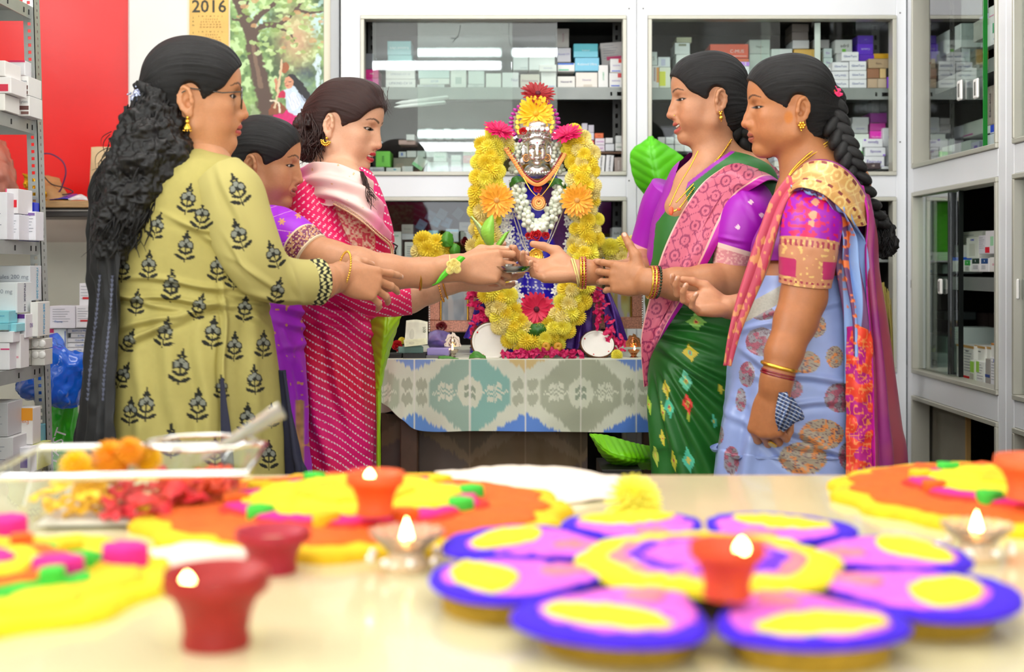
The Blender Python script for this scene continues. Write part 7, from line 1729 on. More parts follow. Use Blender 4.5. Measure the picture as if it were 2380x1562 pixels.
for i in range(330):
 y0=rr.uniform(215,470);t=(y0-215)/255;x0=rr.uniform(300-60*t,446-50*t);L=rr.uniform(60,190);y1=min(y0+L,610-abs(rr.gauss(0,25)));x1=x0-rr.uniform(5,60)*(y1-y0)/150
 dd=2.47-.055*t-.045*math.sin(pi*min(max((x0-(270-60*t))/170,0),1));LK.append(((x0,y0,dd),(x1,y1,dd-.02),rr.uniform(.004,.009),rr.uniform(55,95),rr.uniform(.0016,.0036)))
for i in range(34):y0=rr.uniform(300,520);LK.append(((255-.1*(y0-300)+rr.uniform(-4,20),y0,2.44),(235-.12*(y0-300)+rr.uniform(-14,10),y0+rr.uniform(30,90),2.44),.010,70,.0009))
hair_uv(curl_locks('curls',w1,LK,HAIRM));
b=B()
for i in range(46):a=rr.uniform(0,6.28);q=P(320+rr.gauss(0,9),226+rr.gauss(0,9),2.44+rr.uniform(-.01,.01));b.ball(q,rr.uniform(.0016,.0032),6,4)
for dx,dy in((-16,8),(-6,-12),(8,-10),(14,4),(0,14)):b.ball(P(320+dx*.6,226+dy*.6,2.436),.007,8,5,(1,.5,1.4))
b.obj('hair_clip',mat('clip_crystal','#aeb4d2',rough=.08,metal=.6),w1,True)
studs(w1,H1,-1,'jhumka')
g=B()
for y in(-1,1):
 c=Vector((.098,.034*y,.012));g.tube([c+Vector((.004*math.cos(a)*0-.006*abs(math.cos(a))*0,.026*math.cos(a),.022*math.sin(a)))for a in np.linspace(0,2*pi,33)[:-1]],.0018,6,closed=True);g.tube([c+Vector((-.002,.026*y,.012)),Vector((.06,.070*y,.020)),Vector((-.004,.0745*y,.026)),Vector((-.02,.078*y,.016))],.0013,6)
g.tube([Vector((.099,-.009,.016)),Vector((.101,0,.019)),Vector((.099,.009,.016))],.0010,6);g.v=[tuple(H1@Vector(v))for v in g.v];gl=g.obj('spectacles',mat('steel_frame','#5d5a55',rough=.25,metal=.8),w1,True)
lb_=B()
for y in(-1,1):lb_.lathe([(0,.0004),(.024,.0004),(.024,-.0004),(0,-.0004)],28,(0,0,0),Matrix.Translation((.098,.034*y,.012))@Matrix.Rotation(pi/2,4,'Y')@Matrix.Diagonal((.9,1.06,1,1)))
lb_.v=[tuple(H1@Vector(v))for v in lb_.v];lb_.obj('lens',glass_mat('lens','#f4f8f8',.6),gl)
a1,MW1=make_arm(dict(curl=[(14,12,8),(20,18,10),(26,24,12),(30,26,14)],spread=(10,1,-6,-13),thumb=[(.6,.65,-.5),(.85,.3,-.4),(.9,.1,-.4)]),(792,641,2.60),(.80,.50,-.22),(-.25,-1,.35),'#c98d66',[(775,648,2.575,.027),(745,655,2.53,.034),(700,655,2.49,.036)],s=.93,palm='#d9a07c')
put_body(w1,[hp,a1,core_body([(468,360,2.5,.045),(460,420,2.5,.075),(452,560,2.5,.09),(445,700,2.5,.075),(450,830,2.5,.075)],legs_for(P(450,0,2.5).x,2.5,1,.78),PS1['skin'])],'skin_kurti')
ring_around(P(800,626,2.59),(.8,.4,-.15),.036,.0026,M_goldb,w1,'bracelet',44)
# ------------------------------------------------------------------ 2: purple embroidered dress, leaning in
w2=person('woman in a purple dress with an embroidered sleeve, leaning in behind the kurti',640,2.9)
def k2(u,v,A):
 q=project(A);col=np.broadcast_to(cc('#a315cf'),A.shape).copy();n=vnoise(np.stack([q[...,0]/9,q[...,1]/9,q[...,0]*0],-1),3);col=np.where((n>.74)[...,None],cc('#c98a5a'),col)
 bd=(smoothstep(684,690,q[...,0])*(1-smoothstep(704,710,q[...,0]))*(q[...,1]>930))[...,None];return col*(1-bd)+(cc('#c99a62')*(.8+.3*n[...,None]))*bd
garment('dress',w2,[(478,580,650,.045),(496,555,672,.07),(530,540,690,.10),(590,545,705,.11),(690,556,698,.105),(760,562,702,.11),(860,570,708,.115),(960,580,710,.12),(1050,586,716,.12),(1150,590,724,.125),(1650,585,735,.13)],2.9,mat('purple_georgette','#a315cf',rough=.5,vc=True,sheen=.4),200,330,lambda u,v,A:folds(A,[(690,720,1,.3,40,8,.007),(690,755,1,.25,40,8,.006),(690,800,1,-.2,40,9,.006),(685,840,.3,1,90,8,.006),(705,950,.05,1,120,6,.006),(690,1000,.1,1,120,7,.006)]),k2)
def s2(u,v,A):
 q=project(A);x,y=q[...,0],q[...,1];col=np.broadcast_to(cc('#a41ad6'),A.shape).copy()
 vine=np.abs(np.sin(x*.045+np.sin(y*.05)*1.6)*12-((y*1.3+x*.3)%46-23))<.9
 col=np.where(vine[...,None],cc('#d9a0c8'),col)
 for fx,fy in((694,500),(676,548),(715,548),(655,515),(732,512)):rr_=np.hypot(x-fx,y-fy);th=np.arctan2(y-fy,x-fx);col=np.where((rr_<6.5+2.5*np.cos(6*th))[...,None],cc('#d2955c'),col)
 bd=(v>.72);n=vnoise(np.stack([x/3.2,y/3.2,x*0],-1),5);sp=np.sin(x*.5)*np.sin(y*.5)
 c=np.where((n>.1)[...,None],cc('#c8956a'),cc('#7a2a52'));c=np.where((sp>.86)[...,None],cc('#f2e6d4'),c);edge=(np.abs(v-.735)<.012)|(v>.975);c=np.where(edge[...,None],cc('#e9cfae'),c)
 return np.where(bd[...,None],c,col)
tube_sleeve('sleeve',w2,[(612,530,2.88,.050),(640,536,2.845,.056),(672,552,2.81,.055),(700,571,2.79,.050),(724,590,2.78,.047)],mat('purple_georgette_sleeve','#a41ad6',rough=.5,vc=True,sheen=.4),220,200,lambda u,v,A:.001*vnoise(A*60,2)+.0018*(v>.72),s2)
H2=head_matrix((-.5643,1.3555),2.9,.863,1,8,6)
PS2=dict(skin='#bd845e',lip='#a8584c',lid=.66,smile=1.0,open=.25,nose=1.0,gaze=-14,full=.6,teeth=1)
hp=make_head(w2,PS2,H2,[(608,455,2.92,.046),(600,500,2.92,.062)],dict(hairth=.009,tie=(-.11,0,-.03),lumps=[((-.085,0,-.02),(.04,.045,.045)),((-.12,0,-.05),(.04,.04,.035))]))
studs(w2,H2,-1,'stud')
a2,MW2=make_arm(HAND['hold'],(1068,622,2.83),(1,.10,.02),(.0,-1,.25),'#c98f6a',[(1040,624,2.82,.027),(985,634,2.80,.031),(900,634,2.77,.038),(830,622,2.75,.042),(770,608,2.765,.043),(715,584,2.785,.042)],s=.98,palm='#d9a07c')
put_body(w2,[hp,a2,core_body([(605,480,2.92,.045),(610,530,2.92,.07),(625,680,2.92,.055),(635,830,2.92,.055)],legs_for(P(645,0,2.9).x,2.9,1,.78),PS2['skin'])],'skin_purple')
ring_around(P(977,636,2.80),(1,.1,0),.0345,.0036,M_gold,w2,'bangle')
wb=B();lf=[[(1082,600,2.795),(1076,596,2.79),(1068,594,2.795)],[(1064,618,2.785),(1056,612,2.78),(1048,612,2.785)],[(1040,640,2.775),(1032,634,2.772),(1026,636,2.775)],[(1020,658,2.775),(1016,656,2.773),(1012,658,2.775)],[(1006,664,2.78),(1005,663,2.78),(1004,664,2.78)]]
cors=bpy.data.objects.new('wrist_corsage',None);COL.objects.link(cors);cors.parent=w2;cors.matrix_parent_inverse=world_of(w2).inverted();cors.matrix_basis=Matrix.Translation(P(1052,622,2.78))
sheet('leaf_strip',lf,10,40,mat('leaf_bright','#5fd02a',rough=.35),cors,.001)
for dx,dy,r in((0,0,13),(-7,8,10),(9,6,10),(2,-10,10),(-8,-6,8),(10,-6,8)):piece('chrysanthemum',shared(('mum',M_mumo.name),mum_mesh,M_mumo),facing(P(1053+dx,620+dy,2.772),(rr.uniform(-.3,.3),-1,.2),rr.uniform(0,6),r*2.77/FPX),cors)
ring_around(P(1044,624,2.82),(1,.1,0),.0295,.0016,mat('cotton_thread','#ead98a',rough=.8),w2,'thread')
# ------------------------------------------------------------------ 3: pink tie-dye dress
w3=person('woman in a bright pink tie-dyed dress with a pale pink scarf beside the altar',800,3.1)
def lines3(q,sl,per,ph=0,dot=8.0):
 x,y=q[...,0],q[...,1];s=(y-sl*x+3*np.sin(x*.05)+ph)/per;f=np.abs((s%1)-.5)*2;along=(x+y*.4)/dot
 return(f>.80),((along%1)>.38)
def k3(u,v,A):
 q=project(A);x,y=q[...,0],q[...,1];t=(.5+.5*np.sin((y-.62*x)*.021))[...,None];col=cc('#f2177c')*(1-t)+cc('#e31546')*t;col=col*(1+.05*vnoise(A*20,3)[...,None])
 l,dt=lines3(q,.62,19);col=np.where((l&dt)[...,None],cc('#fbe6ee'),col)
 pan=(x>775+(y-470)*.12)&(x<872)&(y>455)&(y<690)&(x+(y-455)*.05>780);n=vnoise(np.stack([x/4,y/4,x*0],-1),6);c=np.where((n>-.05)[...,None],cc('#e9b89a'),cc('#d84f5e'));c=np.where((n>.55)[...,None],cc('#f6dfc4'),c);return np.where(pan[...,None],c,col)
F3=[(800,700,1,.1,90,7,.006),(820,730,1,.08,90,7,.005),(780,760,1,.2,90,8,.005),(790,900,.25,1,220,14,.006),(840,950,.1,1,220,12,.006),(740,980,.2,1,220,14,.006),(850,780,1,.3,50,7,.004)]
M_pd=mat('pink_tiedye','#f2177c',rough=.55,vc=True,sheen=.3,spec=.3)
garment('dress',w3,[(384,772,836,.048),(398,735,862,.075),(430,700,880,.10),(490,690,902,.115),(560,690,916,.12),(620,690,905,.112),(685,694,868,.105),(750,690,873,.115),(840,688,884,.125),(940,692,883,.125),(1030,696,877,.125),(1110,698,873,.125),(1560,690,890,.14)],3.1,M_pd,330,560,lambda u,v,A:1.5*folds(A,F3)+.001*vnoise(A*30,3),k3)
def s3(u,v,A):
 q=project(A);x,y=q[...,0],q[...,1];col=np.broadcast_to(cc('#f01c66'),A.shape).copy();up=y<560
 l,dt=lines3(q,-.95,17,0,7);l2,dt2=lines3(q,.4,15,0,7);m=np.where(up,l&dt,l2&dt2);return np.where(m[...,None],cc('#fce3ec'),col)
tube_sleeve('sleeve',w3,[(716,440,3.03,.05),(724,480,3.01,.056),(752,560,2.98,.054),(800,640,2.96,.052),(850,684,2.95,.046),(900,694,2.94,.042),(955,690,2.945,.041)],M_pd,180,220,lambda u,v,A:folds(A,[(760,560,1,1,40,8,.004),(870,690,.2,1,30,6,.004),(910,695,.1,1,30,6,.003)]),s3)
def du3(u,v,A):
 n=vnoise(A*45,3)[...,None];q=project(A);t=smoothstep(840,900,q[...,0]+.4*(q[...,1]-480))[...,None];col=cc('#f3cdc6')*(1-t)+cc('#f38fb4')*t;t2=(1-smoothstep(690,735,q[...,0]))[...,None];col=col*(1-t2)+cc('#ef62b0')*t2
 sp=(vnoise(A*110,7)>.78)[...,None];return np.where(sp,cc('#e0aa74'),col*(1+.02*n))
M_du=mat('pink_chiffon','#f3cdc6',rough=.5,vc=True,sheen=.4)
sheet('scarf',[[(700,392,3.06),(735,380,2.99),(780,384,2.975),(826,398,2.985),(852,414,3.04)],[(690,410,3.05),(732,404,2.965),(786,408,2.945),(838,418,2.955),(868,430,3.03)],[(686,436,3.04),(735,430,2.955),(800,440,2.93),(852,450,2.945),(884,468,3.03)],[(690,462,3.03),(752,452,2.95),(818,474,2.925),(868,496,2.94),(898,516,3.03)],[(740,462,2.965),(790,480,2.94),(840,510,2.925),(882,536,2.945),(908,560,3.03)]],130,130,M_du,w3,.003,lambda u,v,A:.006*np.sin(v*17+2*np.sin(u*4))+.002*vnoise(A*40,2),du3)
b=B()
for i,p in enumerate(catmull([(776,474,2.935),(812,494,2.925),(846,518,2.917),(880,548,2.925),(906,572,3.0),(912,604,3.0)],60)):b.ball(P(*p),.0028,7,5);b.ball(P(p[0]+3,p[1]-5,p[2]-.001),.0018,6,4)
b.obj('scarf_border',mat('beige_bead','#d9b48c',rough=.3,metal=.3),w3,True)
ring=B()
for i in range(7):ring.tube([P(914+6*math.sin(i*1.3),566+12*i,3.02),P(919+5*math.cos(i*1.7),572+12*i,3.01),P(915+6*math.sin(i*1.3+1),578+12*i,3.02)],.0022,6)
ring.obj('black_trim',mat('black_trim','#141214',rough=.5),w3,True)
H3=head_matrix((-.4044,1.4596),3.1,.914,-14,13,0)
PS3=dict(skin='#dca888',lip='#b22f3c',lid=.62,open=.45,nose=.98,gaze=-30,full=1.0,blush='#d9765e')
hp=make_head(w3,PS3,H3,[(786,372,3.12,.046),(778,404,3.11,.060)],dict(hairth=.012,tie=(-.11,0,.0),lumps=[((-.08,0,.02),(.04,.05,.05)),((.035,0,.115),(.045,.045,.022))],mat=hair_material('brown_black_hair','#120c0c','#4a241c')),[((778,395,3.09),.045,(800,420,3.03),.045,.03)])
hair_uv(blob_hair('curly_hair',w3,[(262,700,752,.03,.02),(285,690,768,.06,.02),(320,690,772,.065,.02),(350,695,765,.06,.02),(378,705,752,.035,.02)],3.1,110,80,.010,60,9,hair_material('brown_black_hair')))
LK=[((690+rr.uniform(0,70),rr.uniform(262,340),3.05),(690+rr.uniform(0,65),rr.uniform(345,392),3.05),.006,80,.0016)for i in range(50)]
LK+=[((836+rr.uniform(0,8),400,2.98),(862+rr.uniform(-8,14),rr.uniform(455,492),2.935),.006,75,.0013)for i in range(16)]+[((905-rr.uniform(0,26),222+rr.uniform(-20,20),3.0),(908+rr.uniform(-10,6),265+rr.uniform(-10,10),2.98),.003,50,.0005)for i in range(14)]
hair_uv(curl_locks('curls',w3,LK,hair_material('brown_black_hair')));studs(w3,H3,-1,'fan')
a3,MW3=make_arm(HAND['relaxed'],(1085,648,2.93),(.9,-.05,.1),(0,-1,-.2),'#d9a584',[(1050,655,2.935,.025),(1000,672,2.94,.031),(950,690,2.945,.036),(905,694,2.945,.036)],s=.9)
put_body(w3,[hp,a3,core_body([(795,400,3.12,.045),(790,440,3.11,.07),(795,560,3.11,.08),(785,700,3.11,.065),(785,830,3.11,.065)],legs_for(P(785,0,3.1).x,3.1,1,.76),PS3['skin'])],'skin_pink')
ring_around(P(1022,664,2.94),(1,0,.25),.037,.0022,M_gold,w3,'bangle',40);ring_around(P(1032,661,2.94),(1,0,.25),.034,.0016,M_gold,w3,'bangle')
b=B().tube(catmull([P(732,392,3.03),P(742,388,3.02),P(752,398,3.0),P(760,400,2.98)],16),.0016,6);b.obj('chain',M_goldb,w3,True)
# ------------------------------------------------------------------ 4: green saree
w4=person('smiling woman in a green saree with a pink brocade border and magenta blouse',1640,3.0)
def edge_x(y,pts):
 a=np.array(pts,dtype=float);return np.interp(y,a[:,0],a[:,1])
DI=[(1618,748,22,20,'#9fe06a'),(1604,820,19,20,'#e3c832'),(1594,886,16,25,'#7fe0b8'),(1598,938,13,26,'#f2453c'),(1556,948,11,28,'#5fdcb4'),(1548,905,8,23,'#e8d840'),(1600,1070,15,30,'#5fd6b0'),(1540,1018,6,24,'#eadb42'),(1508,940,6,24,'#b0dc4a'),(1540,957,5,26,'#c9dc48'),(1524,1060,8,26,'#c6e05a'),(1566,1072,7,28,'#dfe446'),(1660,980,6,18,'#5fd0b0'),(1675,905,7,14,'#e0d040'),(1600,970,5,14,'#c9d850'),(1560,480,5,12,'#f0583c')]
def k4(u,v,A):
 q=project(A);x,y=q[...,0],q[...,1];g=cc('#1f6b22')*(1+.06*vnoise(A*60,2)[...,None]);col=np.broadcast_to(g,A.shape).copy()
 n=vnoise(np.stack([x/5,y/5,x*0],-1),3)
 for cx,cy,w,h,c in DI:
  e=np.abs(x-cx-(y-cy)*.15)/w+np.abs(y-cy)/h+.12*n;m=(e<1)[...,None];col=np.where(m,cc(c)*(.95 if True else 1),col);m=(e<.38)[...,None];col=np.where(m,cc('#e8d86a')if c!='#e3c832' else cc('#5fc89a'),col);col=np.where((e<.14)[...,None],cc('#d0304a'),col)
 bl=(x<edge_x(y,[(340,1726),(384,1664),(429,1605),(480,1554),(520,1524),(600,1516),(660,1500)]))[...,None]&(y<660)[...,None]
 return np.where(bl,cc('#9a08a4')*(1+.03*n[...,None]),col)
def d4(u,v,A):
 q=project(A);x,y=q[...,0],q[...,1];th=np.arctan2(x-1508,y-790);r=np.hypot(x-1508,y-790)
 pl=.007*np.sin(th*34+.6*np.sin(r*.015))*smoothstep(60,160,r)*smoothstep(815,880,y)*(1-smoothstep(1500,1700,y)*.3)
 return pl*1.25+1.6*folds(A,[(1610,760,1,.12,110,8,.006),(1590,790,1,.35,90,8,.007),(1600,850,1,.6,110,9,.006),(1640,720,1,.1,90,7,.005)])
M_g=mat('green_saree','#1f6b22',rough=.45,vc=True,sheen=.25,bump=.08,bscale=800)
garment('saree',w4,[(352,1600,1700,.05),(366,1588,1748,.08),(392,1562,1792,.105),(440,1541,1812,.118),(500,1519,1818,.122),(560,1508,1812,.122),(620,1502,1800,.118),(690,1500,1788,.115),(750,1502,1782,.12),(830,1503,1784,.13),(930,1502,1790,.135),(1020,1506,1795,.135),(1110,1516,1800,.135),(1590,1506,1820,.14)],3.0,M_g,300,480,d4,k4,hole=lambda q,A:(q[:,1]<486)&(q[:,0]<np.interp(q[:,1],[340,384,429,490],[1716,1652,1594,1545]))&(q[:,0]>np.interp(q[:,1],[340,372,480],[1585,1580,1546]))&(A[:,1]<3.03))
def brocade(c0,c1,sc):
 def f(x,y):
  n=vnoise(np.stack([x/6,y/6,x*0],-1),8);cell=np.hypot(((x*.8+y*.55)/sc%1)-.5,((y*.8-x*.55)/(sc*1.2)%1)-.5)
  m=(np.abs(cell-.30)<.055)|(cell<.10)|((np.abs(np.sin(x*.16+y*.1)+np.sin(y*.17-x*.06))<.16)&(cell>.36));return np.where((m&(n>-.55))[...,None],cc(c1),cc(c0))
 return f
br4=brocade('#c65c74','#8c2450',34)
def b4(u,v,A):
 q=project(A);col=br4(q[...,0],q[...,1]);e=(u>.84)[...,None];col=np.where(e,cc('#bb10a2'),col);return np.where(((u>.80)&(u<.84)|(u<.035))[...,None],cc('#e7a9a0'),col)
sheet('pallu_border',[[(1730,362,3.09),(1770,366,3.10),(1808,392,3.10),(1820,420,3.10)],[(1706,364,2.97),(1745,370,2.955),(1784,390,2.94),(1808,424,2.93)],[(1682,390,2.895),(1712,397,2.870),(1746,408,2.848),(1778,426,2.835)],[(1632,429,2.885),(1660,436,2.868),(1692,446,2.852),(1725,456,2.848)],[(1582,501,2.878),(1614,506,2.862),(1650,512,2.85),(1690,520,2.848)],[(1540,590,2.876),(1576,592,2.862),(1614,594,2.852),(1652,598,2.85)],[(1512,690,2.88),(1542,690,2.866),(1572,690,2.858),(1600,690,2.86)],[(1493,772,2.885),(1512,770,2.872),(1530,766,2.866),(1550,760,2.87)],[(1492,830,2.89),(1498,828,2.88),(1508,826,2.876),(1520,818,2.88)],[(1497,900,2.90),(1500,896,2.89),(1502,890,2.89),(1506,880,2.89)]],150,260,mat('brocade','#d8738c',rough=.38,vc=True,sheen=.3,metal=.15),w4,.003,lambda u,v,A:.004*np.sin(v*21+u*4)*(u>.6)+.004*np.sin(u*7+v*3),b4)
def s4(u,v,A):
 q=project(A);x,y=q[...,0],q[...,1];col=np.broadcast_to(cc('#a20ab2'),A.shape).copy()
 for fx,fy in((1715,528),(1690,580),(1770,500),(1745,470)):col=np.where((np.abs(x-fx)+np.abs(y-fy)<7)[...,None],cc('#f0c9d8'),col)
 bd=v>.70;n=vnoise(np.stack([x/4,y/4,x*0],-1),4);c=np.where((n>.15)[...,None],cc('#eab6b0'),cc('#d98f96'));c=np.where(((np.abs(v-.72)<.018)|(v>.965))[...,None],cc('#f3d2c4'),c);return np.where(bd[...,None],c,col)
M_bl=mat('magenta_blouse','#b011bd',rough=.45,vc=True,sheen=.3)
tube_sleeve('sleeve',w4,[(1752,452,2.93,.036),(1746,468,2.90,.050),(1736,505,2.868,.060),(1722,550,2.86,.057),(1706,600,2.865,.046),(1700,622,2.868,.043)],M_bl,160,200,lambda u,v,A:folds(A,[(1740,470,.4,1,60,8,.003),(1700,555,1,.1,30,5,.003)]),s4)
tube_sleeve('far_sleeve',w4,[(1560,440,3.03,.05),(1540,480,3.05,.052),(1520,540,3.07,.048),(1500,590,3.08,.042),(1494,614,3.08,.040)],M_bl,90,110,None,lambda u,v,A:np.where((v>.66)[...,None],cc('#e2a6a6'),cc('#9c08aa')))
H4=head_matrix((.4611,1.5096),3.0,.903,182,5,-3)
PS4=dict(skin='#c58c68',lip='#b8574c',lid=.74,smile=1.15,open=.75,teeth=1,nose=1.06,gaze=-24,full=.5,bindi='#f2e6e6',bz=.030)
hp=make_head(w4,PS4,H4,[(1652,322,3.0,.043),(1668,362,3.0,.044)],dict(hairth=.010,tie=(-.105,0,-.01),lumps=[((-.085,0,-.02),(.03,.04,.05))]),[((1668,362,3.0),.045,(1614,430,2.955),.045,.02),((1614,430,2.955),.045,(1594,486,2.945),.050,.02),((1670,372,3.0),.04,(1750,402,3.0),.045,.02)])
braid(w4,[(1722,212,3.0),(1726,250,3.0),(1722,295,3.0),(1734,330,3.01),(1765,355,3.08),(1790,420,3.13),(1800,520,3.14)],(.032,.024),17)
studs(w4,H4,1,'drop')
B().ball(H4@Vector((.098,.0145,-.024)),.0022,7,5).obj('nose_stud',M_goldb,w4,True);B().ball(P(1736,211,2.975),.006,8,5,(1.6,1,.6)).obj('hair_pin',mat('pin_silver','#e9e9ee',rough=.15,metal=.8),w4,True)
nb=B()
for pth,r in(([(1700,325,2.955),(1668,372,2.93),(1622,425,2.905),(1582,480,2.868),(1560,494,2.862)],.0023),([(1698,332,2.96),(1648,392,2.915),(1610,430,2.90),(1572,470,2.866)],.0020),([(1622,352,2.93),(1604,388,2.905),(1578,432,2.875),(1556,478,2.862)],.0018)):
 for p in catmull(pth,70):nb.ball(P(*p),r,6,4)
nb=nb.obj('necklace',M_goldb,w4,True)
B().ball(P(1560,490,2.86),.0055,10,7,(1,.4,1.8)).ball(P(1578,486,2.86),.004,10,7,(1.2,.4,1)).obj('coral_pendant',mat('coral','#e8663c',rough=.35),w4,True)
SK4,PM4='#b97f58','#d6a080'
a4,MW4=make_arm(dict(curl=[(10,18,10),(14,22,12),(18,26,12),(24,28,14)],spread=(5,1,-3,-7),thumb=[(.45,.85,.05),(.6,.78,.1),(.6,.78,.1)]),(1500,654,2.80),(-.80,.52,.10),(-.5,-.85,.12),SK4,[(1520,657,2.795,.027),(1570,660,2.815,.034),(1640,660,2.835,.041),(1700,654,2.86,.045),(1708,620,2.866,.041)],True,.90,PM4)
a5,MW5=make_arm(dict(curl=[(16,22,12),(24,34,18),(30,40,20),(32,40,20)],spread=(6,1,-5,-11),thumb=[(.7,.6,-.35),(.92,.25,-.25),(.98,.05,-.2)]),(1342,632,2.90),(-1,.0,.02),(0,.62,-.78),SK4,[(1365,633,2.905,.026),(1420,640,2.93,.031),(1480,634,2.99,.036),(1496,610,3.06,.038)],False,.95,'#cf9672')
put_body(w4,[hp,a4,a5,core_body([(1672,360,3.0,.045),(1670,420,3.0,.07),(1660,560,3.0,.08),(1650,700,3.0,.07),(1645,830,3.0,.07)],legs_for(P(1650,0,3.0).x,3.0,-1,.77),SK4)],'skin_green')
for px,py,d,ax,R,ms in((1347,634,2.903,(1,0,0),.031,((-11,'bangle_thread'),(-6,'thread2'),(2,'gold'),(9,'gold'),(55,'dark'))),(1516,656,2.80,(1,.12,-.1),.031,((-6,'gold'),(2,'gold'),(12,'dark')))):
 for dx,kx in ms:
  c=P(px+dx,py,d)
  if kx=='gold':ring_around(c,ax,R+.003,.0030,M_goldb,w4,'bangle');ring_around(c+Vector((.0035,0,0)),ax,R+.0035,.0024,mat('ruby'),w4,'bangle',34)
  elif kx=='dark':ring_around(c,ax,R+.002,.0034,mat('dark_green_bangle','#2c3a22',rough=.2,metal=.3),w4,'bangle',30)
  else:ring_around(c,(1,0,.25),R+.001,.0018,mat('cotton_thread'),w4,'thread')
# ------------------------------------------------------------------ 5: blue saree
w5=person('woman in a silvery blue saree with a red-orange border, long braid and hanging arm, rightmost',1850,2.7)
OV=[(1770,795,38,33,0),(1898,758,22,26,1),(1872,842,34,26,1),(1952,925,36,34,0),(1910,1010,52,36,1),(1866,1066,56,38,1),(1772,728,30,16,0),(1736,870,18,30,0),(1722,930,12,28,0),(1838,905,28,24,0),(1700,1070,18,34,0),(1672,1010,10,22,0),(1940,830,20,26,1),(1975,1060,26,34,0)]
def k5(u,v,A):
 q=project(A);x,y=q[...,0],q[...,1];col=np.broadcast_to(cc('#93a6dc'),A.shape)*(1+.04*vnoise(A*80,2)[...,None]);n=vnoise(np.stack([x/8,y/8,x*0],-1),3);n2=vnoise(np.stack([x/3,y/3,x*0],-1),5)
 for cx,cy,w,h,t in OV:
  e=((x-cx)/w)**2+((y-cy)/h)**2+.08*n;c=np.where((n>.1)[...,None],cc(('#a5566a','#d98a4a')[t]),cc(('#8f8a92','#a89a86')[t]));c=np.where((np.abs(n2)<.12)[...,None],cc('#6a4f5c'),c);col=np.where((e<1)[...,None],c,col)
 top=(y<640)[...,None];col=np.where(top,cc('#7d1480'),col)
 return np.where(((y>705-(x-1740)*.55)&(y<745-(x-1740)*.55)&(y<760))[...,None]&True,cc('#a9a79c')*(1+.12*n2[...,None]),col)
def d5(u,v,A):
 q=project(A);x,y=q[...,0],q[...,1];xs=x-(1700-(y-850)*.16)
 return .008*np.sin(xs*.105)*smoothstep(850,960,y)*(1-smoothstep(60,130,xs))+folds(A,[(1850,720,1,-.2,120,8,.006),(1900,880,1,.06,120,9,.007),(1880,940,1,-.1,100,8,.006),(1860,1010,1,.55,120,10,.008),(1800,1040,1,.8,120,9,.007),(1780,860,1,.9,80,9,.006),(1930,1050,1,.25,90,8,.006),(1760,760,1,-.15,60,8,.005)])
M_b5=mat('blue_silk','#93a6dc',rough=.3,vc=True,sheen=.3,spec=.6)
garment('saree',w5,[(640,1742,1984,.10),(680,1738,1984,.108),(730,1714,1988,.118),(800,1698,1994,.128),(880,1690,2000,.135),(960,1676,2008,.14),(1040,1664,2016,.14),(1110,1655,2024,.14),(1740,1630,2060,.15)],2.7,M_b5,330,420,d5,k5)
garment('blouse',w5,[(402,1850,1968,.055,-.01),(430,1828,2000,.092),(490,1790,2008,.110),(560,1752,1998,.112),(606,1748,1985,.106)],2.7,mat('magenta_silk','#8a1290',rough=.4,noise=.2,nscale=30),90,70)
def s5(u,v,A):
 q=project(A);x,y=q[...,0],q[...,1];n=vnoise(np.stack([x/7,y/7,x*0],-1),3);col=np.where((n+.6*np.exp(-((x-1872)/40)**2)>.45)[...,None],cc('#d81a5c'),cc('#a40cb4'))
 for fx,fy,r in((1896,470,9),(1890,500,11),(1886,520,8),(1905,455,6)):col=np.where((np.hypot((x-fx),(y-fy)*1.2)+3*n<r)[...,None],cc('#e6a07c'),col)
 bd=v>.56;c=np.where((n>.5)[...,None],cc('#e9c27a'),cc('#d08f6a'));c=np.where(((v>.70)&(v<.86)&((x<1850)|(x>1912)))[...,None],cc('#c0306a'),c);dots=(np.abs(v-.60)<.02)|(np.abs(v-.93)<.02);c=np.where((dots&(np.sin(x*.5)>.2))[...,None],cc('#a83a50'),c)
 return np.where(bd[...,None],c,col)
tube_sleeve('sleeve',w5,[(1896,440,2.63,.040),(1894,462,2.60,.052),(1888,510,2.575,.061),(1880,570,2.57,.059),(1874,630,2.575,.055),(1870,662,2.578,.052)],mat('silk_sleeve','#a40cb4',rough=.35,vc=True,sheen=.3),170,230,lambda u,v,A:.0008*vnoise(A*60,2),s5)
H5=head_matrix((.5837,1.4538),2.7,.912,178,3,-5)
PS5=dict(skin='#bd7c50',lip='#9c5240',lid=.8,nose=1.03,gaze=-26,full=.9,smile=.15,bindi='#e0501c',bz=.022,turmeric=1)
hp=make_head(w5,PS5,H5,[(1858,335,2.70,.043),(1876,380,2.70,.046)],dict(hairth=.009,tie=(-.105,0,.01),lumps=[((-.088,0,.0),(.028,.04,.05))]),[((1876,380,2.70),.045,(1856,440,2.69),.042,.02),((1886,380,2.70),.045,(1958,432,2.685),.058,.03),((1890,400,2.72),.06,(1935,520,2.71),.070,.03)])
braid(w5,[(1926,205,2.70),(1935,250,2.68),(1946,300,2.655),(1966,345,2.635),(1982,388,2.625),(2002,440,2.63),(2024,490,2.66),(2040,525,2.68)],(.026,.019),24)
hair_uv(blob_hair('braid_tail',w5,[(492,2018,2046,.012),(515,2016,2066,.026),(545,2024,2080,.032),(575,2034,2082,.028),(596,2048,2072,.012)],2.72,60,40,.009,70,6))
LK=[((2045+rr.uniform(-22,25),520+rr.uniform(-10,30),2.69),(2055+rr.uniform(-22,30),585+rr.uniform(-14,14),2.69),.005,80,.0012)for i in range(40)];hair_uv(curl_locks('tail_curls',w5,LK,HAIRM))
studs(w5,H5,1,'flower');B().ball(H5@Vector((.097,.0145,-.024)),.0019,7,5).obj('nose_stud',M_goldb,w5,True)
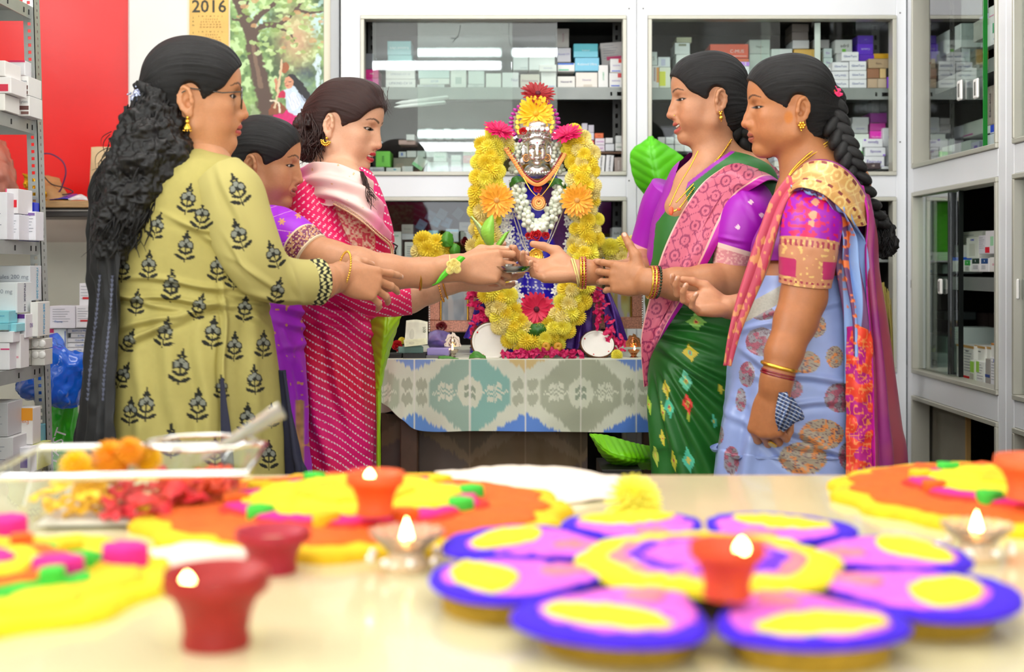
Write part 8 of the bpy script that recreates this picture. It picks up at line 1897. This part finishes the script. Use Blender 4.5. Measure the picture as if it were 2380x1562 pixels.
hf=bpy.data.objects.new('hair_flower',None);COL.objects.link(hf);hf.parent=w5;hf.matrix_parent_inverse=world_of(w5).inverted();hf.matrix_basis=Matrix.Translation(P(1940,215,2.67))
for x,y,m,r in((1930,196,'flower_orange',9),(1938,205,'flower_orange',10),(1944,214,'flower_pink',15),(1948,226,'flower_pink',14),(1940,224,'flower_pink',12)):
 mm=mat(m,'#f0502a' if 'orange' in m else '#ff3f7c',rough=.5);piece('petal',shared(('frill',m),frill_mesh,mm),facing(P(x,y,2.665+rr.uniform(-.01,.01)),(.5,-.8,rr.uniform(-.2,.4)),rr.uniform(0,6),r*2.67/FPX),hf)
B().tube(catmull([P(1922,200,2.648),P(1920,225,2.642),P(1912,246,2.64)],12),.0013,5).obj('hair_pin',mat('pin_silver'),w5,True)
SK5='#b06f44'
a6,MW6=make_arm(dict(curl=[(52,66,40),(58,70,42),(62,72,42),(64,72,42)],spread=(3,1,-2,-5),thumb=[(.6,.4,-.7),(.85,.05,-.5),(.9,-.2,-.35)]),(1800,905,2.53),(-.18,.06,-1),(-.62,-.75,.1),SK5,[(1806,880,2.53,.029),(1822,820,2.54,.035),(1850,745,2.56,.041),(1868,690,2.575,.044),(1872,645,2.577,.044)],True,1.0,'#c58a62')
a7,MW7=make_arm(dict(curl=[(18,34,18),(24,40,22),(28,42,24),(34,44,24)],spread=(6,1,-5,-10),thumb=[(.75,.55,-.3),(.95,.2,-.2),(1,.0,-.1)]),(1690,714,2.66),(-1,-.25,.10),(.05,.62,-.78),SK5,[(1720,716,2.67,.027),(1760,700,2.69,.032),(1800,660,2.72,.036)],False,.86,'#cf9470')
put_body(w5,[hp,a6,a7,core_body([(1880,390,2.7,.045),(1885,450,2.71,.07),(1875,560,2.71,.085),(1866,660,2.7,.098),(1850,760,2.7,.08),(1845,860,2.7,.07)],legs_for(P(1850,0,2.7).x,2.7,-1,.76),SK5)],'skin_blue')
ring_around(P(1812,852,2.535),(-.25,.05,-1),.0345,.0042,M_goldb,w5,'bangle');ring_around(P(1808,872,2.532),(-.25,.05,-1),.033,.0030,mat('maroon_bangle','#7d1420',rough=.15,coat=.5),w5,'bangle');ring_around(P(1809,866,2.532),(-.25,.05,-1),.033,.0022,mat('maroon_bangle'),w5,'bangle')
def k5h(u,v,A):
 q=project(A);x,y=q[...,0],q[...,1];s=np.sin((x+y*.4)*.55);col=np.where((s>.2)[...,None],cc('#4a5f8c'),cc('#1d2c50'));return np.where((np.sin((y-x*.5)*.7)>.86)[...,None],cc('#d8dce4'),col)
hk=sheet('handkerchief',[[(1812,914,2.505),(1824,912,2.49),(1838,926,2.51)],[(1806,945,2.495),(1832,942,2.48),(1868,970,2.51)],[(1804,976,2.49),(1824,978,2.478),(1850,984,2.51)],[(1808,1000,2.50),(1814,1000,2.495),(1824,1004,2.51)]],60,60,mat('check_cloth','#2a3c66',rough=.7,vc=True),None,.002,lambda u,v,A:.004*np.sin(u*14+v*4),k5h);tag(hk,'navy checked handkerchief gripped in the hanging hand of the blue saree woman','handkerchief')
B().lathe([(.009,-.002),(.0105,0),(.009,.002)],16,tuple(MW6@Vector((.108,-.012,-.012))),MW6.to_3x3().normalized().to_4x4()@Matrix.Rotation(1.0,4,'Y')).obj('finger_ring',M_goldb,w5,True)
nb=B()
for pth,r in(([(1924,330,2.665),(1880,358,2.645),(1842,395,2.625),(1822,430,2.60)],.0024),([(1922,338,2.66),(1872,372,2.635),(1836,408,2.615),(1822,440,2.60)],.0018)):
 for p in catmull(pth,60):nb.ball(P(*p),r,6,4)
nb.obj('necklace',M_goldb,w5,True);B().tube(catmull([P(1962,365,2.63),P(1954,382,2.622),P(1946,398,2.618)],8),.0011,5).obj('blouse_string',M_gold,w5,True)
# pallu: gold brocade over the shoulder, red front edge, blue inner folds, red-orange strip, long maroon fall
br5=brocade('#e0aa66','#f0cf86',40)
def g5(u,v,A):
 q=project(A);col=br5(q[...,0],q[...,1]);col=np.where(((u>.10)&(u<.17)|(u>.72)&(u<.79))[...,None]&(np.sin(v*60)>.1)[...,None],cc('#8a3c3c'),col);return np.where((u<.07)[...,None],cc('#9c2a86'),col)
M_br=mat('gold_brocade','#e0aa66',rough=.35,vc=True,metal=.2,sheen=.2)
sheet('pallu_shoulder',[[(1838,410,2.60),(1836,424,2.59),(1832,440,2.585),(1828,458,2.59)],[(1880,376,2.585),(1876,394,2.555),(1868,412,2.535),(1856,436,2.53)],[(1930,376,2.565),(1930,398,2.535),(1922,422,2.515),(1905,446,2.505)],[(1975,404,2.575),(1972,428,2.54),(1964,452,2.52),(1945,474,2.51)],[(2008,450,2.60),(2002,472,2.56),(1992,490,2.535),(1974,502,2.52)],[(2026,500,2.62),(2018,515,2.58),(2008,524,2.555),(1992,528,2.54)]],90,150,M_br,w5,.003,lambda u,v,A:.004*np.sin(u*9+2*v),g5)
def r5(u,v,A):
 q=project(A);n=vnoise(np.stack([q[...,0]/6,q[...,1]/14,u*0],-1),4)[...,None];col=np.where(n>.35,cc('#d98a5a'),cc('#c2405a'));return np.where((u>.8)[...,None],cc('#b58a6a'),col)
sheet('pallu_front',[[(1832,408,2.60),(1846,416,2.58),(1860,430,2.575)],[(1792,462,2.585),(1812,470,2.57),(1826,486,2.575)],[(1762,540,2.575),(1784,546,2.562),(1806,556,2.575)],[(1735,620,2.575),(1760,624,2.562),(1786,630,2.58)],[(1710,700,2.575),(1732,702,2.565),(1752,706,2.585)],[(1694,770,2.57),(1708,772,2.562),(1722,775,2.58)],[(1684,850,2.57),(1690,850,2.565),(1698,850,2.575)]],60,160,mat('pallu_red','#c2405a',rough=.4,vc=True,sheen=.3),w5,.003,lambda u,v,A:.005*np.sin(u*10),r5)
def i5(u,v,A):
 q=project(A);n=vnoise(np.stack([q[...,0]/9,q[...,1]/7,u*0],-1),7);lace=((n>.25)&(np.abs(u-.42-.15*np.sin(v*9))<.2));col=np.where((np.sin(u*19)>.55)[...,None],cc('#6a3a6a'),cc('#8fb0ea'));return np.where(lace[...,None],cc('#f07a3c'),col)
sheet('pallu_inner_folds',[[(1838,432,2.565),(1880,436,2.535),(1918,446,2.52)],[(1900,448,2.53),(1940,470,2.52),(1975,500,2.535)],[(1946,520,2.57),(1972,540,2.555),(2004,560,2.575)],[(1948,610,2.585),(1976,620,2.555),(2014,630,2.58)],[(1962,720,2.585),(1990,720,2.552),(2024,725,2.58)],[(1966,800,2.58),(1990,805,2.55),(2026,810,2.58)],[(1966,890,2.575),(1988,895,2.552),(2024,900,2.575)]],90,170,mat('pallu_inner','#8fb0ea',rough=.4,vc=True),w5,.003,lambda u,v,A:.009*np.sin(u*19+1.5*np.sin(v*5)),i5)
def o5(u,v,A):
 q=project(A);n=vnoise(np.stack([q[...,0]/10,q[...,1]/8,u*0],-1),9);n2=vnoise(np.stack([q[...,0]/26,q[...,1]/22,u*0],-1),2);col=np.where((n2>.12)[...,None],cc('#c01a86'),cc('#f0432a'));return np.where((np.abs(n)<.13)[...,None],cc('#f58a4a'),col)
sheet('pallu_orange_strip',[[(1968,760,2.562),(1995,758,2.545),(2026,770,2.56)],[(1966,880,2.558),(1996,880,2.54),(2030,890,2.56)],[(1966,1000,2.555),(1996,1000,2.538),(2028,1005,2.555)],[(1966,1110,2.55),(1996,1110,2.535),(2028,1110,2.55)],[(1966,1500,2.55),(1996,1500,2.535),(2028,1500,2.55)]],60,170,mat('pallu_orange','#f0432a',rough=.45,vc=True),w5,.003,lambda u,v,A:.004*vnoise(A*55,3),o5)
def m5(u,v,A):
 q=project(A);n=vnoise(np.stack([q[...,0]/24,q[...,1]/50,u*0],-1),4)[...,None];t=np.clip(.5+.5*np.sin(u*8+v*2)[...,None]+.3*n,0,1);col=cc('#8a1f70')*(1-t)+cc('#a84a58')*t;return np.where((u<.12)[...,None],cc('#c01aa0'),col)
sheet('pallu_fall',[[(2000,430,2.60),(2016,450,2.625),(2024,480,2.66)],[(2012,500,2.575),(2028,520,2.60),(2036,560,2.68)],[(2008,590,2.57),(2026,600,2.585),(2042,640,2.68)],[(2014,720,2.57),(2036,725,2.58),(2062,750,2.68)],[(2022,850,2.565),(2050,855,2.575),(2078,870,2.68)],[(2024,980,2.56),(2058,985,2.57),(2092,990,2.68)],[(2024,1110,2.555),(2064,1110,2.565),(2104,1110,2.68)],[(2024,1640,2.55),(2070,1640,2.56),(2114,1640,2.68)]],90,200,mat('pallu_maroon','#8a1f70',rough=.4,vc=True,sheen=.35),w5,.003,lambda u,v,A:.010*np.sin(u*15+1.2*np.sin(v*4))*(.4+.6*v),m5)
# the plate with a small bowl passed between the hands
pl=empty('offering_plate',P(1188,632,2.86),'small shiny steel plate held between the two outstretched hands','plate');B().lathe([(0,0),(.030,0),(.040,.004),(.047,.012),(.0485,.0125),(.047,.0105),(.040,.002),(.03,-.0015),(0,-.0015)],36,P(1190,632,2.86)).obj('dish',mat('steel','#c9c8c4',rough=.12,metal=1),pl,True)
bw=empty('offering_bowl',P(1177,618,2.86),'tiny silver bowl standing on the passed plate','bowl');cb=P(1177,631,2.86);B().lathe([(0,0),(.010,0),(.008,.003),(.012,.009),(.0175,.016),(.0185,.0165),(.0165,.0155),(.010,.008),(0,.006)],26,cb).obj('cup',M_silver,bw,True);B().ball(cb+Vector((0,0,.012)),.012,12,7,(1,1,.5)).obj('vermilion_heap',mat('rice_heap','#efe9dc',rough=.7),bw,True)
# the counter in front, out of focus
TZ=CAMZ-.28
def T(px,py):
 d=.28*FPX/(py-HY);return Vector(((px-HX)*d/FPX,d,TZ))
ct=empty('counter',(0,1.25,0),'long pale marble-like counter across the foreground','counter')
M_ct=mat('counter_top','#dfd4a8',rough=.16,spec=.5,noise=.07,nscale=5,coat=.3)
yf=.28*FPX/(1104-HY)
B().bbox(-1.35,.35,TZ-.035,1.45,yf,TZ,.004).obj('counter_top',M_ct,ct);B().bbox(-1.30,.40,0,1.40,yf-.05,TZ-.036,.004).obj('counter_body',mat('counter_body','#d9d0bd',rough=.5),ct);B().bbox(-1.35,yf+.0005,TZ-.034,1.45,yf+.006,TZ-.001,.001).obj('edge_strip',mat('peach_edge','#e9b48a',rough=.5),ct)
def prism_at(root,name,poly,z0,z1,m):return B().prism(poly,TZ+z0,TZ+z1).obj(name,m,root)
def woolly(root,name,poly,z0,z1,m,amp=.0016,seed=1):
 P_=np.array(poly);n=len(P_);c=P_.mean(0);rings=[];F=[]
 for k,(s,z)in enumerate(((1,z0),(1.0,z0+(z1-z0)*.6),(.97,z1-.0006),(.86,z1),(.6,z1),(.3,z1))):
  q=c+(P_-c)*s;v=np.concatenate([q,np.full((n,1),TZ+z)],1)
  if k>0:v[:,2]+=amp*vnoise(v*260,seed)*(1 if k>1 else .3);
  if 0<k<4:v[:,:2]+=(amp*.8*vnoise(v*np.array((300,300,1)),seed+3))[:,None]*(q-c)/(np.linalg.norm(q-c,axis=1,keepdims=True)+1e-6)
  rings.append(v)
 V=np.concatenate(rings+[np.array([[c[0],c[1],TZ+z1]])]);fl=[]
 for k in range(5):
  for i in range(n):j=(i+1)%n;fl.append((k*n+i,k*n+j,(k+1)*n+j,(k+1)*n+i))
 for i in range(n):fl.append((5*n+i,5*n+(i+1)%n,6*n))
 return link(name,mesh(name,V,fl,True),root,m)
def polar(c,r0,r1,a0,a1,wf=1.0,n=44,tipp=.0):
 out=[];am=(a0+a1)/2;hw=(a1-a0)/2
 for i in range(n):
  t=2*pi*i/n;u=(1-math.cos(t))/2;r=r0+(r1-r0)*u;w=math.sin(t)*hw*(.55+.45*u)*wf*(1 if u<.8 else 1.0);out.append((c.x+r*math.cos(am+w),c.y+r*math.sin(am+w)))
 return out
def ringpoly(c,r,n=60,wob=.0,k=8,ph=0):return[(c.x+r*(1+wob*math.cos(k*a+ph))*math.cos(a),c.y+r*(1+wob*math.cos(k*a+ph))*math.sin(a))for a in np.linspace(0,2*pi,n+1)[:-1]]
Mp={k:mat('mat_'+k,c,rough=.85,noise=.18,nscale=70)for k,c in dict(purple='#3a08cc',violet='#6a22e0',yellow='#ecd91a',pink='#df66d2',salmon='#e2808c',orange='#e8620e',gold='#f0c412',magenta='#e0218c',green='#3fc43a',red='#e2301e',brown='#b08a1e',base='#caa21e').items()}
# purple flower mat
cA=T(1645,1376);rA=.250
fa=empty('flower_mat',cA,'large purple, yellow and pink flower-shaped floor mat in the right foreground','mat')
for i in range(8):
 a=math.radians(15+45*i);h=math.radians(22.2)
 pt=woolly(fa,'petal',polar(cA,.080,rA*(1.02 if i%2 else .97),a-h,a+h,1.22),.019,.025,Mp['purple'],.0018,i)
 woolly(pt,'pink_fill',polar(cA,.080,rA*.93,a-h,a+h,1.06),.021,.0262,Mp['pink' if i%2 else 'pink'],.0016,i+20)
 woolly(pt,'yellow_tip',polar(cA,rA*.68,rA*.90,a-h*.85,a+h*.85,.95),.022,.0285,Mp['yellow'],.0016,i+40)
 woolly(pt,'salmon_patch',polar(cA,rA*.42,rA*.60,a-h*.5,a+h*.5,.8),.022,.0278,Mp['salmon'],.0016,i+60)
 B().prism([(x,y)for x,y in polar(cA,.08,rA*.93,a-h*.9,a+h*.9,1.1,24)],TZ,TZ+.0195).obj('base_pad',Mp['brown'],pt)
woolly(fa,'yellow_ring',ringpoly(cA,.112,64,.03),.022,.0305,Mp['yellow'],.0016,90);woolly(fa,'pink_ring',ringpoly(cA,.086,60,.03),.024,.0318,Mp['salmon'],.0016,91);woolly(fa,'violet_ring',ringpoly(cA,.070,60,.05),.026,.0328,Mp['violet'],.0016,92);woolly(fa,'pink_eye',ringpoly(cA,.054,50,.06,6),.028,.0336,Mp['pink'],.0016,93)
def round_mat(name,label,c,r,cols):
 root=empty(name,c,label,'mat')
 for k,(s,col,wob,n)in enumerate(cols):woolly(root,'ring',ringpoly(c,r*s,84,wob,n,k),.004+.004*k if k else 0,.012+.0035*k,Mp[col],.002,k+3)
 for i in range(10):a=i*pi/5+.2;q=Vector((c.x+r*.55*math.cos(a),c.y+r*.55*math.sin(a),0));woolly(root,'dab',ringpoly(q,r*.06,16,.1,3),.012,.0285,Mp[('green','gold','orange')[i%3]],.0012,i)
 return root
cols=[(1,'gold',.03,16),(.90,'orange',.03,16),(.62,'red',.04,10),(.585,'magenta',.03,10),(.50,'yellow',.06,8),(.26,'gold',.08,6)]
cB=T(826,1196);round_mat('round_mat','round yellow and orange floor mat with a clay lamp at its centre, left of middle',cB,.240,cols)
for i in range(14):pass
cC=T(2400,1164);round_mat('round_mat','round orange and yellow floor mat cut off by the right edge',cC,.235,cols)
cD=T(0,1370);cD.x-=.03;round_mat('round_mat','yellow mat with green and magenta petals at the left edge',cD,.178,[(1,'yellow',.04,10),(.86,'gold',.05,10),(.62,'green',.10,8),(.50,'orange',.05,8),(.36,'yellow',.05,8),(.22,'magenta',.05,6)])
dm=[o for o in fa.children][:0]
for i,(x,y)in enumerate(((135,1375),(290,1342),(20,1270))):woolly(bpy.data.objects[[o.name for o in bpy.data.objects if o.name.startswith('round_mat')][-1]],'magenta_petal',ringpoly(T(x,y),.020,24,.12,2,i),.012,.030,Mp['magenta'],.001,i)
# clay lamps
def diya(label,px,py,rpx,hpx,z0,c,lit=True,dx=0):
 p=T(px,py)if z0==0 else T(px,py+0);d=p.y
 if z0:d=(.28-z0)*FPX/(py-HY);p=Vector(((px-HX)*d/FPX,d,TZ+z0))
 r=rpx*d/FPX;h=hpx*d/FPX;root=empty('clay_lamp',p,label,'lamp');m=mat('clay_'+c,c,rough=.5,noise=.1,nscale=60)
 B().lathe([(0,0),(r*.62,0),(r*.64,h*.08),(r*.60,h*.2),(r*.66,h*.45),(r*.80,h*.66),(r*.97,h*.74),(r,h*.86),(r*.97,h),(r*.90,h*.98),(r*.82,h*.86),(r*.55,h*.62),(0,h*.55)],40,p).obj('cup',m,root,True)
 B().lathe([(0,0),(r*.70,0),(r*.70,h*.004),(0,h*.006)],30,p+Vector((0,0,h*.72))).obj('wax',mat('wax','#f0cfa8' if lit else '#efe2dc',rough=.2,coat=.5),root,True)
 if lit:
  q=p+Vector((dx*r,-.80*math.sqrt(1-dx*dx)*r,h*.80));B().tube([q+Vector((0,.02*r,-h*.06)),q+Vector((0,0,h*.10))],r*.03,6).obj('wick',mat('wick','#2a1c14',rough=.8),root)
  B().lathe([(0,0),(.4,.2),(.5,.5),(.36,.9),(.12,1.2),(0,1.35)],14,q+Vector((0,0,h*.04)),Matrix.Scale(.0105,4)).obj('flame',mat('flame'),root,True)
 return root
diya('orange clay lamp burning at the heart of the purple flower mat',1690,1388,88,128,.033,'#d8461e',True,.25)
diya('orange clay lamp burning on the round mat left of middle',872,1196,68,98,.028,'#e8602a',True,-.1)
diya('orange clay lamp on the mat at the right edge',2392,1160,78,100,.028,'#ee6a3a',False)
diya('maroon clay lamp standing alone in the left foreground, lit',502,1500,124,176,0,'#9c1612',True,-.35)
diya('small crimson clay lamp behind the maroon one, unlit',634,1328,88,98,0,'#a8142e',False)
# floating-flower glass holders
M_cry=glass_mat('crystal','#f7e9dd',1.5)
def crystal(label,px,py,rpx):
 p=T(px,py);k=rpx*p.y/FPX;root=empty('crystal_candle_holder',p,label,'candle holder')
 for i in range(12):
  a=i*pi/6;v,f=petal(1,.5,.6,.5,4,.35,.4);q=B().add(v,f);q=q.obj('glass_petal',mat('crystal_petal','#ffeadb',rough=.08,trans=.75,spec=.8),root,True);q.matrix_basis=Matrix.Translation(p+Vector((0,0,.006)))@Matrix.Rotation(a,4,'Z')@Matrix.Rotation(-.35,4,'Y')@Matrix.Scale(k,4)
 B().lathe([(0,0),(.45,0),(.5,.12),(.38,.3),(.36,.5),(0,.5)],24,p,Matrix.Scale(k,4)).obj('tealight',mat('wax'),root,True)
 for i in range(9):a=i*.7;B().ball(p+Vector((k*.8*math.cos(a),k*.8*math.sin(a),.012)),.0045,8,5).obj('gem',mat('gem_glass','#fff4ec',rough=.03,spec=1,metal=.6),root,True)
 B().lathe([(0,0),(.4,.25),(.5,.6),(.3,1.4),(0,2.3)],14,p+Vector((0,0,k*.5)),Matrix.Scale(.0115,4)).obj('flame',mat('flame'),root,True);return root
crystal('petalled glass candle holder with a tall flame, left of the purple flower mat',945,1322,108);crystal('petalled glass candle holder burning behind the right tip of the purple flower mat',2270,1300,100)
# yellow flower, paper scraps
p=T(1472,1212);fl=empty('mum_flower',p,'fluffy yellow chrysanthemum lying on the counter behind the purple flower mat','flower');k=70*p.y/FPX
piece('bloom',shared(('mum',M_mum.name),mum_mesh,M_mum),facing(p+Vector((0,0,k*.62)),(0,-.5,.9),0,k*.95),fl)
crumple('paper_scrap','crumpled cream paper lying along the far edge of the counter','paper',[[tuple(T(1030,1106)+Vector((0,-.004,.012))),tuple(T(1180,1106)+Vector((0,-.006,.020))),tuple(T(1330,1108)+Vector((0,-.01,.012))),tuple(T(1430,1112)+Vector((0,-.01,.003)))],[tuple(T(1040,1135)+Vector((0,0,.02))),tuple(T(1190,1140)+Vector((0,0,.026))),tuple(T(1320,1142)+Vector((0,0,.02))),tuple(T(1440,1135)+Vector((0,0,.010)))],[tuple(T(1060,1160)+Vector((0,0,.004))),tuple(T(1200,1168)+Vector((0,0,.004))),tuple(T(1320,1170)+Vector((0,0,.004))),tuple(T(1450,1155)+Vector((0,0,.004)))]],mat('paper_cream','#f6e3cf',rough=.7),.004,3)if False else None
def scrap(label,rows,seed,amp=.003):
 o=sheet('paper_scrap',[[tuple(T(x,y)+Vector((0,0,z)))for x,y,z in r]for r in rows],40,30,mat('paper_cream','#f7e6d4',rough=.7),None,.002,lambda u,v,A:amp*vnoise(A*50,seed),None,False);tag(o,label,'paper')
scrap('crumpled cream paper lying along the far edge of the counter',[[(1010,1112,.010),(1180,1108,.014),(1320,1110,.012),(1440,1118,.006)],[(1030,1135,.016),(1190,1138,.024),(1330,1142,.020),(1445,1140,.010)],[(1050,1160,.004),(1200,1170,.004),(1330,1172,.004),(1450,1158,.004)]],3);scrap('folded white paper strip behind the maroon clay lamp',[[(330,1290,.006),(450,1285,.009),(560,1288,.006)],[(320,1312,.012),(450,1312,.016),(575,1312,.010)],[(330,1338,.003),(450,1340,.003),(560,1334,.003)]],5)
# clear tray of petals with a glass bowl
M_cl=glass_mat('clear_glass','#fbfdfc',.8)
tr=empty('glass_tray',T(300,1190),'clear square glass tray of flowers on the left of the counter','tray');c0=T(315,1196);zr_=.062
def rect(w,h,rot,z,c=c0):return[Vector((c.x+w*a*math.cos(rot)-h*b*math.sin(rot),c.y+w*a*math.sin(rot)+h*b*math.cos(rot),TZ+z))for a,b in((-1,-1),(1,-1),(1,1),(-1,1))]
lo_,mi_,hi_=rect(.090,.075,.10,.003),rect(.095,.08,.10,.010),rect(.135,.115,.10,zr_);b=B()
for q0,q1 in((lo_,mi_),(mi_,hi_)):
 for i in range(4):
  j=(i+1)%4;n=(q0[j]-q0[i]).cross(q1[i]-q0[i]).normalized()*.0025;b.add([q0[i],q0[j],q1[j],q1[i],q0[i]-n,q0[j]-n,q1[j]-n,q1[i]-n],[(0,1,2,3),(4,7,6,5),(0,4,5,1),(2,6,7,3)])
b.obj('tray_wall',M_cl,tr);B().add(lo_+[v+Vector((0,0,.003))for v in lo_],[(0,3,2,1),(4,5,6,7),(0,1,5,4),(1,2,6,5),(2,3,7,6),(3,0,4,7)]).obj('tray_floor',mat('frosted','#f1eee6',rough=.3),tr)
B().tube(hi_,.0042,8,closed=True).obj('silver_rim',mat('rim_silver','#f2f2f0',rough=.1,metal=.9),tr,True)
for i,(x,y,c,r,cat)in enumerate([(190,1080,M_yel,40,0),(255,1068,mat('mum_orange','#f9a312',rough=.6),46,0),(330,1075,M_yel,36,0),(225,1120,M_yel,38,0),(300,1050,mat('mum_orange'),34,0)]):
 p=Vector(((x-HX)*1.44/FPX,1.44+.02*(i%3)-.02,CAMZ-(y-HY)*1.44/FPX));root=empty('marigold',p,('yellow','deep orange','amber','lemon','tall orange')[i]+' marigold heaped in the glass tray','flower');piece('bloom',shared(('mum',c.name),mum_mesh,c),facing(p,(rnd.uniform(-.3,.3),-.5,.8),i,r*1.44/FPX),root)
def heap(name,label,c,R,n,m,z0,rp):petals(name,label,lambda i,a,b:None,0,m)if False else None;root=empty(name,c,label,'petals');me=shared(('frill',m.name),frill_mesh,m);[piece('petal',me,facing((c.x+R*math.sqrt(rnd.random())*math.cos(i*2.4),c.y+R*math.sqrt(rnd.random())*math.sin(i*2.4),TZ+z0+rnd.random()*.03),(rnd.uniform(-.6,.6),rnd.uniform(-.8,0),1),i,rp),root)for i in range(n)]
heap('petal_heap','red and pink petals heaped in the glass tray',Vector((c0.x+.015,c0.y-.02,TZ)),.062,46,mat('petal_red2','#e01a30',rough=.5),.012,.019);heap('petal_heap','yellow petals scattered in the glass tray',Vector((c0.x-.05,c0.y-.02,TZ)),.05,24,M_yel,.010,.017)
gb_=T(470,1188);gl_=empty('glass_bowl',gb_,'clear glass bowl of red-orange petals beside the tray','bowl');B().lathe([(0,.004),(.030,.004),(.034,.010),(.040,.030),(.052,.058),(.062,.078),(.064,.079),(.0605,.074),(.050,.054),(.037,.026),(.030,.008),(0,.007)],40,gb_).obj('bowl_wall',M_cl,gl_,True);B().tube([gb_+Vector((.063*math.cos(a),.063*math.sin(a),.079))for a in np.linspace(0,2*pi,41)[:-1]],.0022,7,closed=True).obj('silver_rim',mat('rim_silver'),gl_,True)
heap('petal_heap','red-orange petals filling the glass bowl',gb_,.034,60,mat('petal_flame','#f0451c',rough=.5),.012,.015)
sp=empty('spoon',T(560,1150),'clear plastic spoon resting across the glass bowl','spoon');B().tube(catmull([gb_+Vector((.0,.0,.06)),gb_+Vector((.045,-.01,.088)),gb_+Vector((.095,-.02,.118))],14),[.004+.006*(i/13)for i in range(14)],8,flat=.35).obj('handle',mat('clear_plastic','#e6efe9',rough=.1,trans=.7),sp,True)
# lettering to plain meshes, labels of the cartons
_dg=bpy.context.evaluated_depsgraph_get();_tm={}
for o in[o for o in bpy.data.objects if o.type=='FONT']:
 k=o.data.name
 if k not in _tm:
  me=bpy.data.meshes.new_from_object(o.evaluated_get(_dg));me.name='lettering'
  if len(me.materials)==0:me.materials.append(o.data.materials[0])
  _tm[k]=me
 n=bpy.data.objects.new('lettering',_tm[k]);COL.objects.link(n)
 n.parent=o.parent;n.matrix_parent_inverse=o.matrix_parent_inverse.copy();n.matrix_basis=o.matrix_basis.copy()
 bpy.data.objects.remove(o)
_ord=['leftmost','second','third','fourth','fifth','sixth','seventh','eighth','ninth','tenth','eleventh','twelfth']
_g={}
for r,desc,place,pos in BOXES:_g.setdefault((desc,place),[]).append((r,pos))
for(desc,place),L in _g.items():
 px=lambda it:(it[1][0]*FPX/it[1][1],-it[1][2])
 L.sort(key=px)
 for i,(r,pos)in enumerate(L):
  if len(L)==1:lab=f'{desc} {place}'
  else:lab=f'{desc}, '+(_ord[i]if i==0 else f'{_ord[i]} from the left')+f', {place}'
  ws=lab.split()
  if len(ws)>16:lab=' '.join(lab.replace('the cabinet behind ','the case behind ').replace('from the left','from left').split()[:16])
  r['label']=lab;r['category']='carton';r['group']='cartons '+place
for o in list(bpy.data.objects):
 if o.type in('CAMERA','LIGHT'):continue
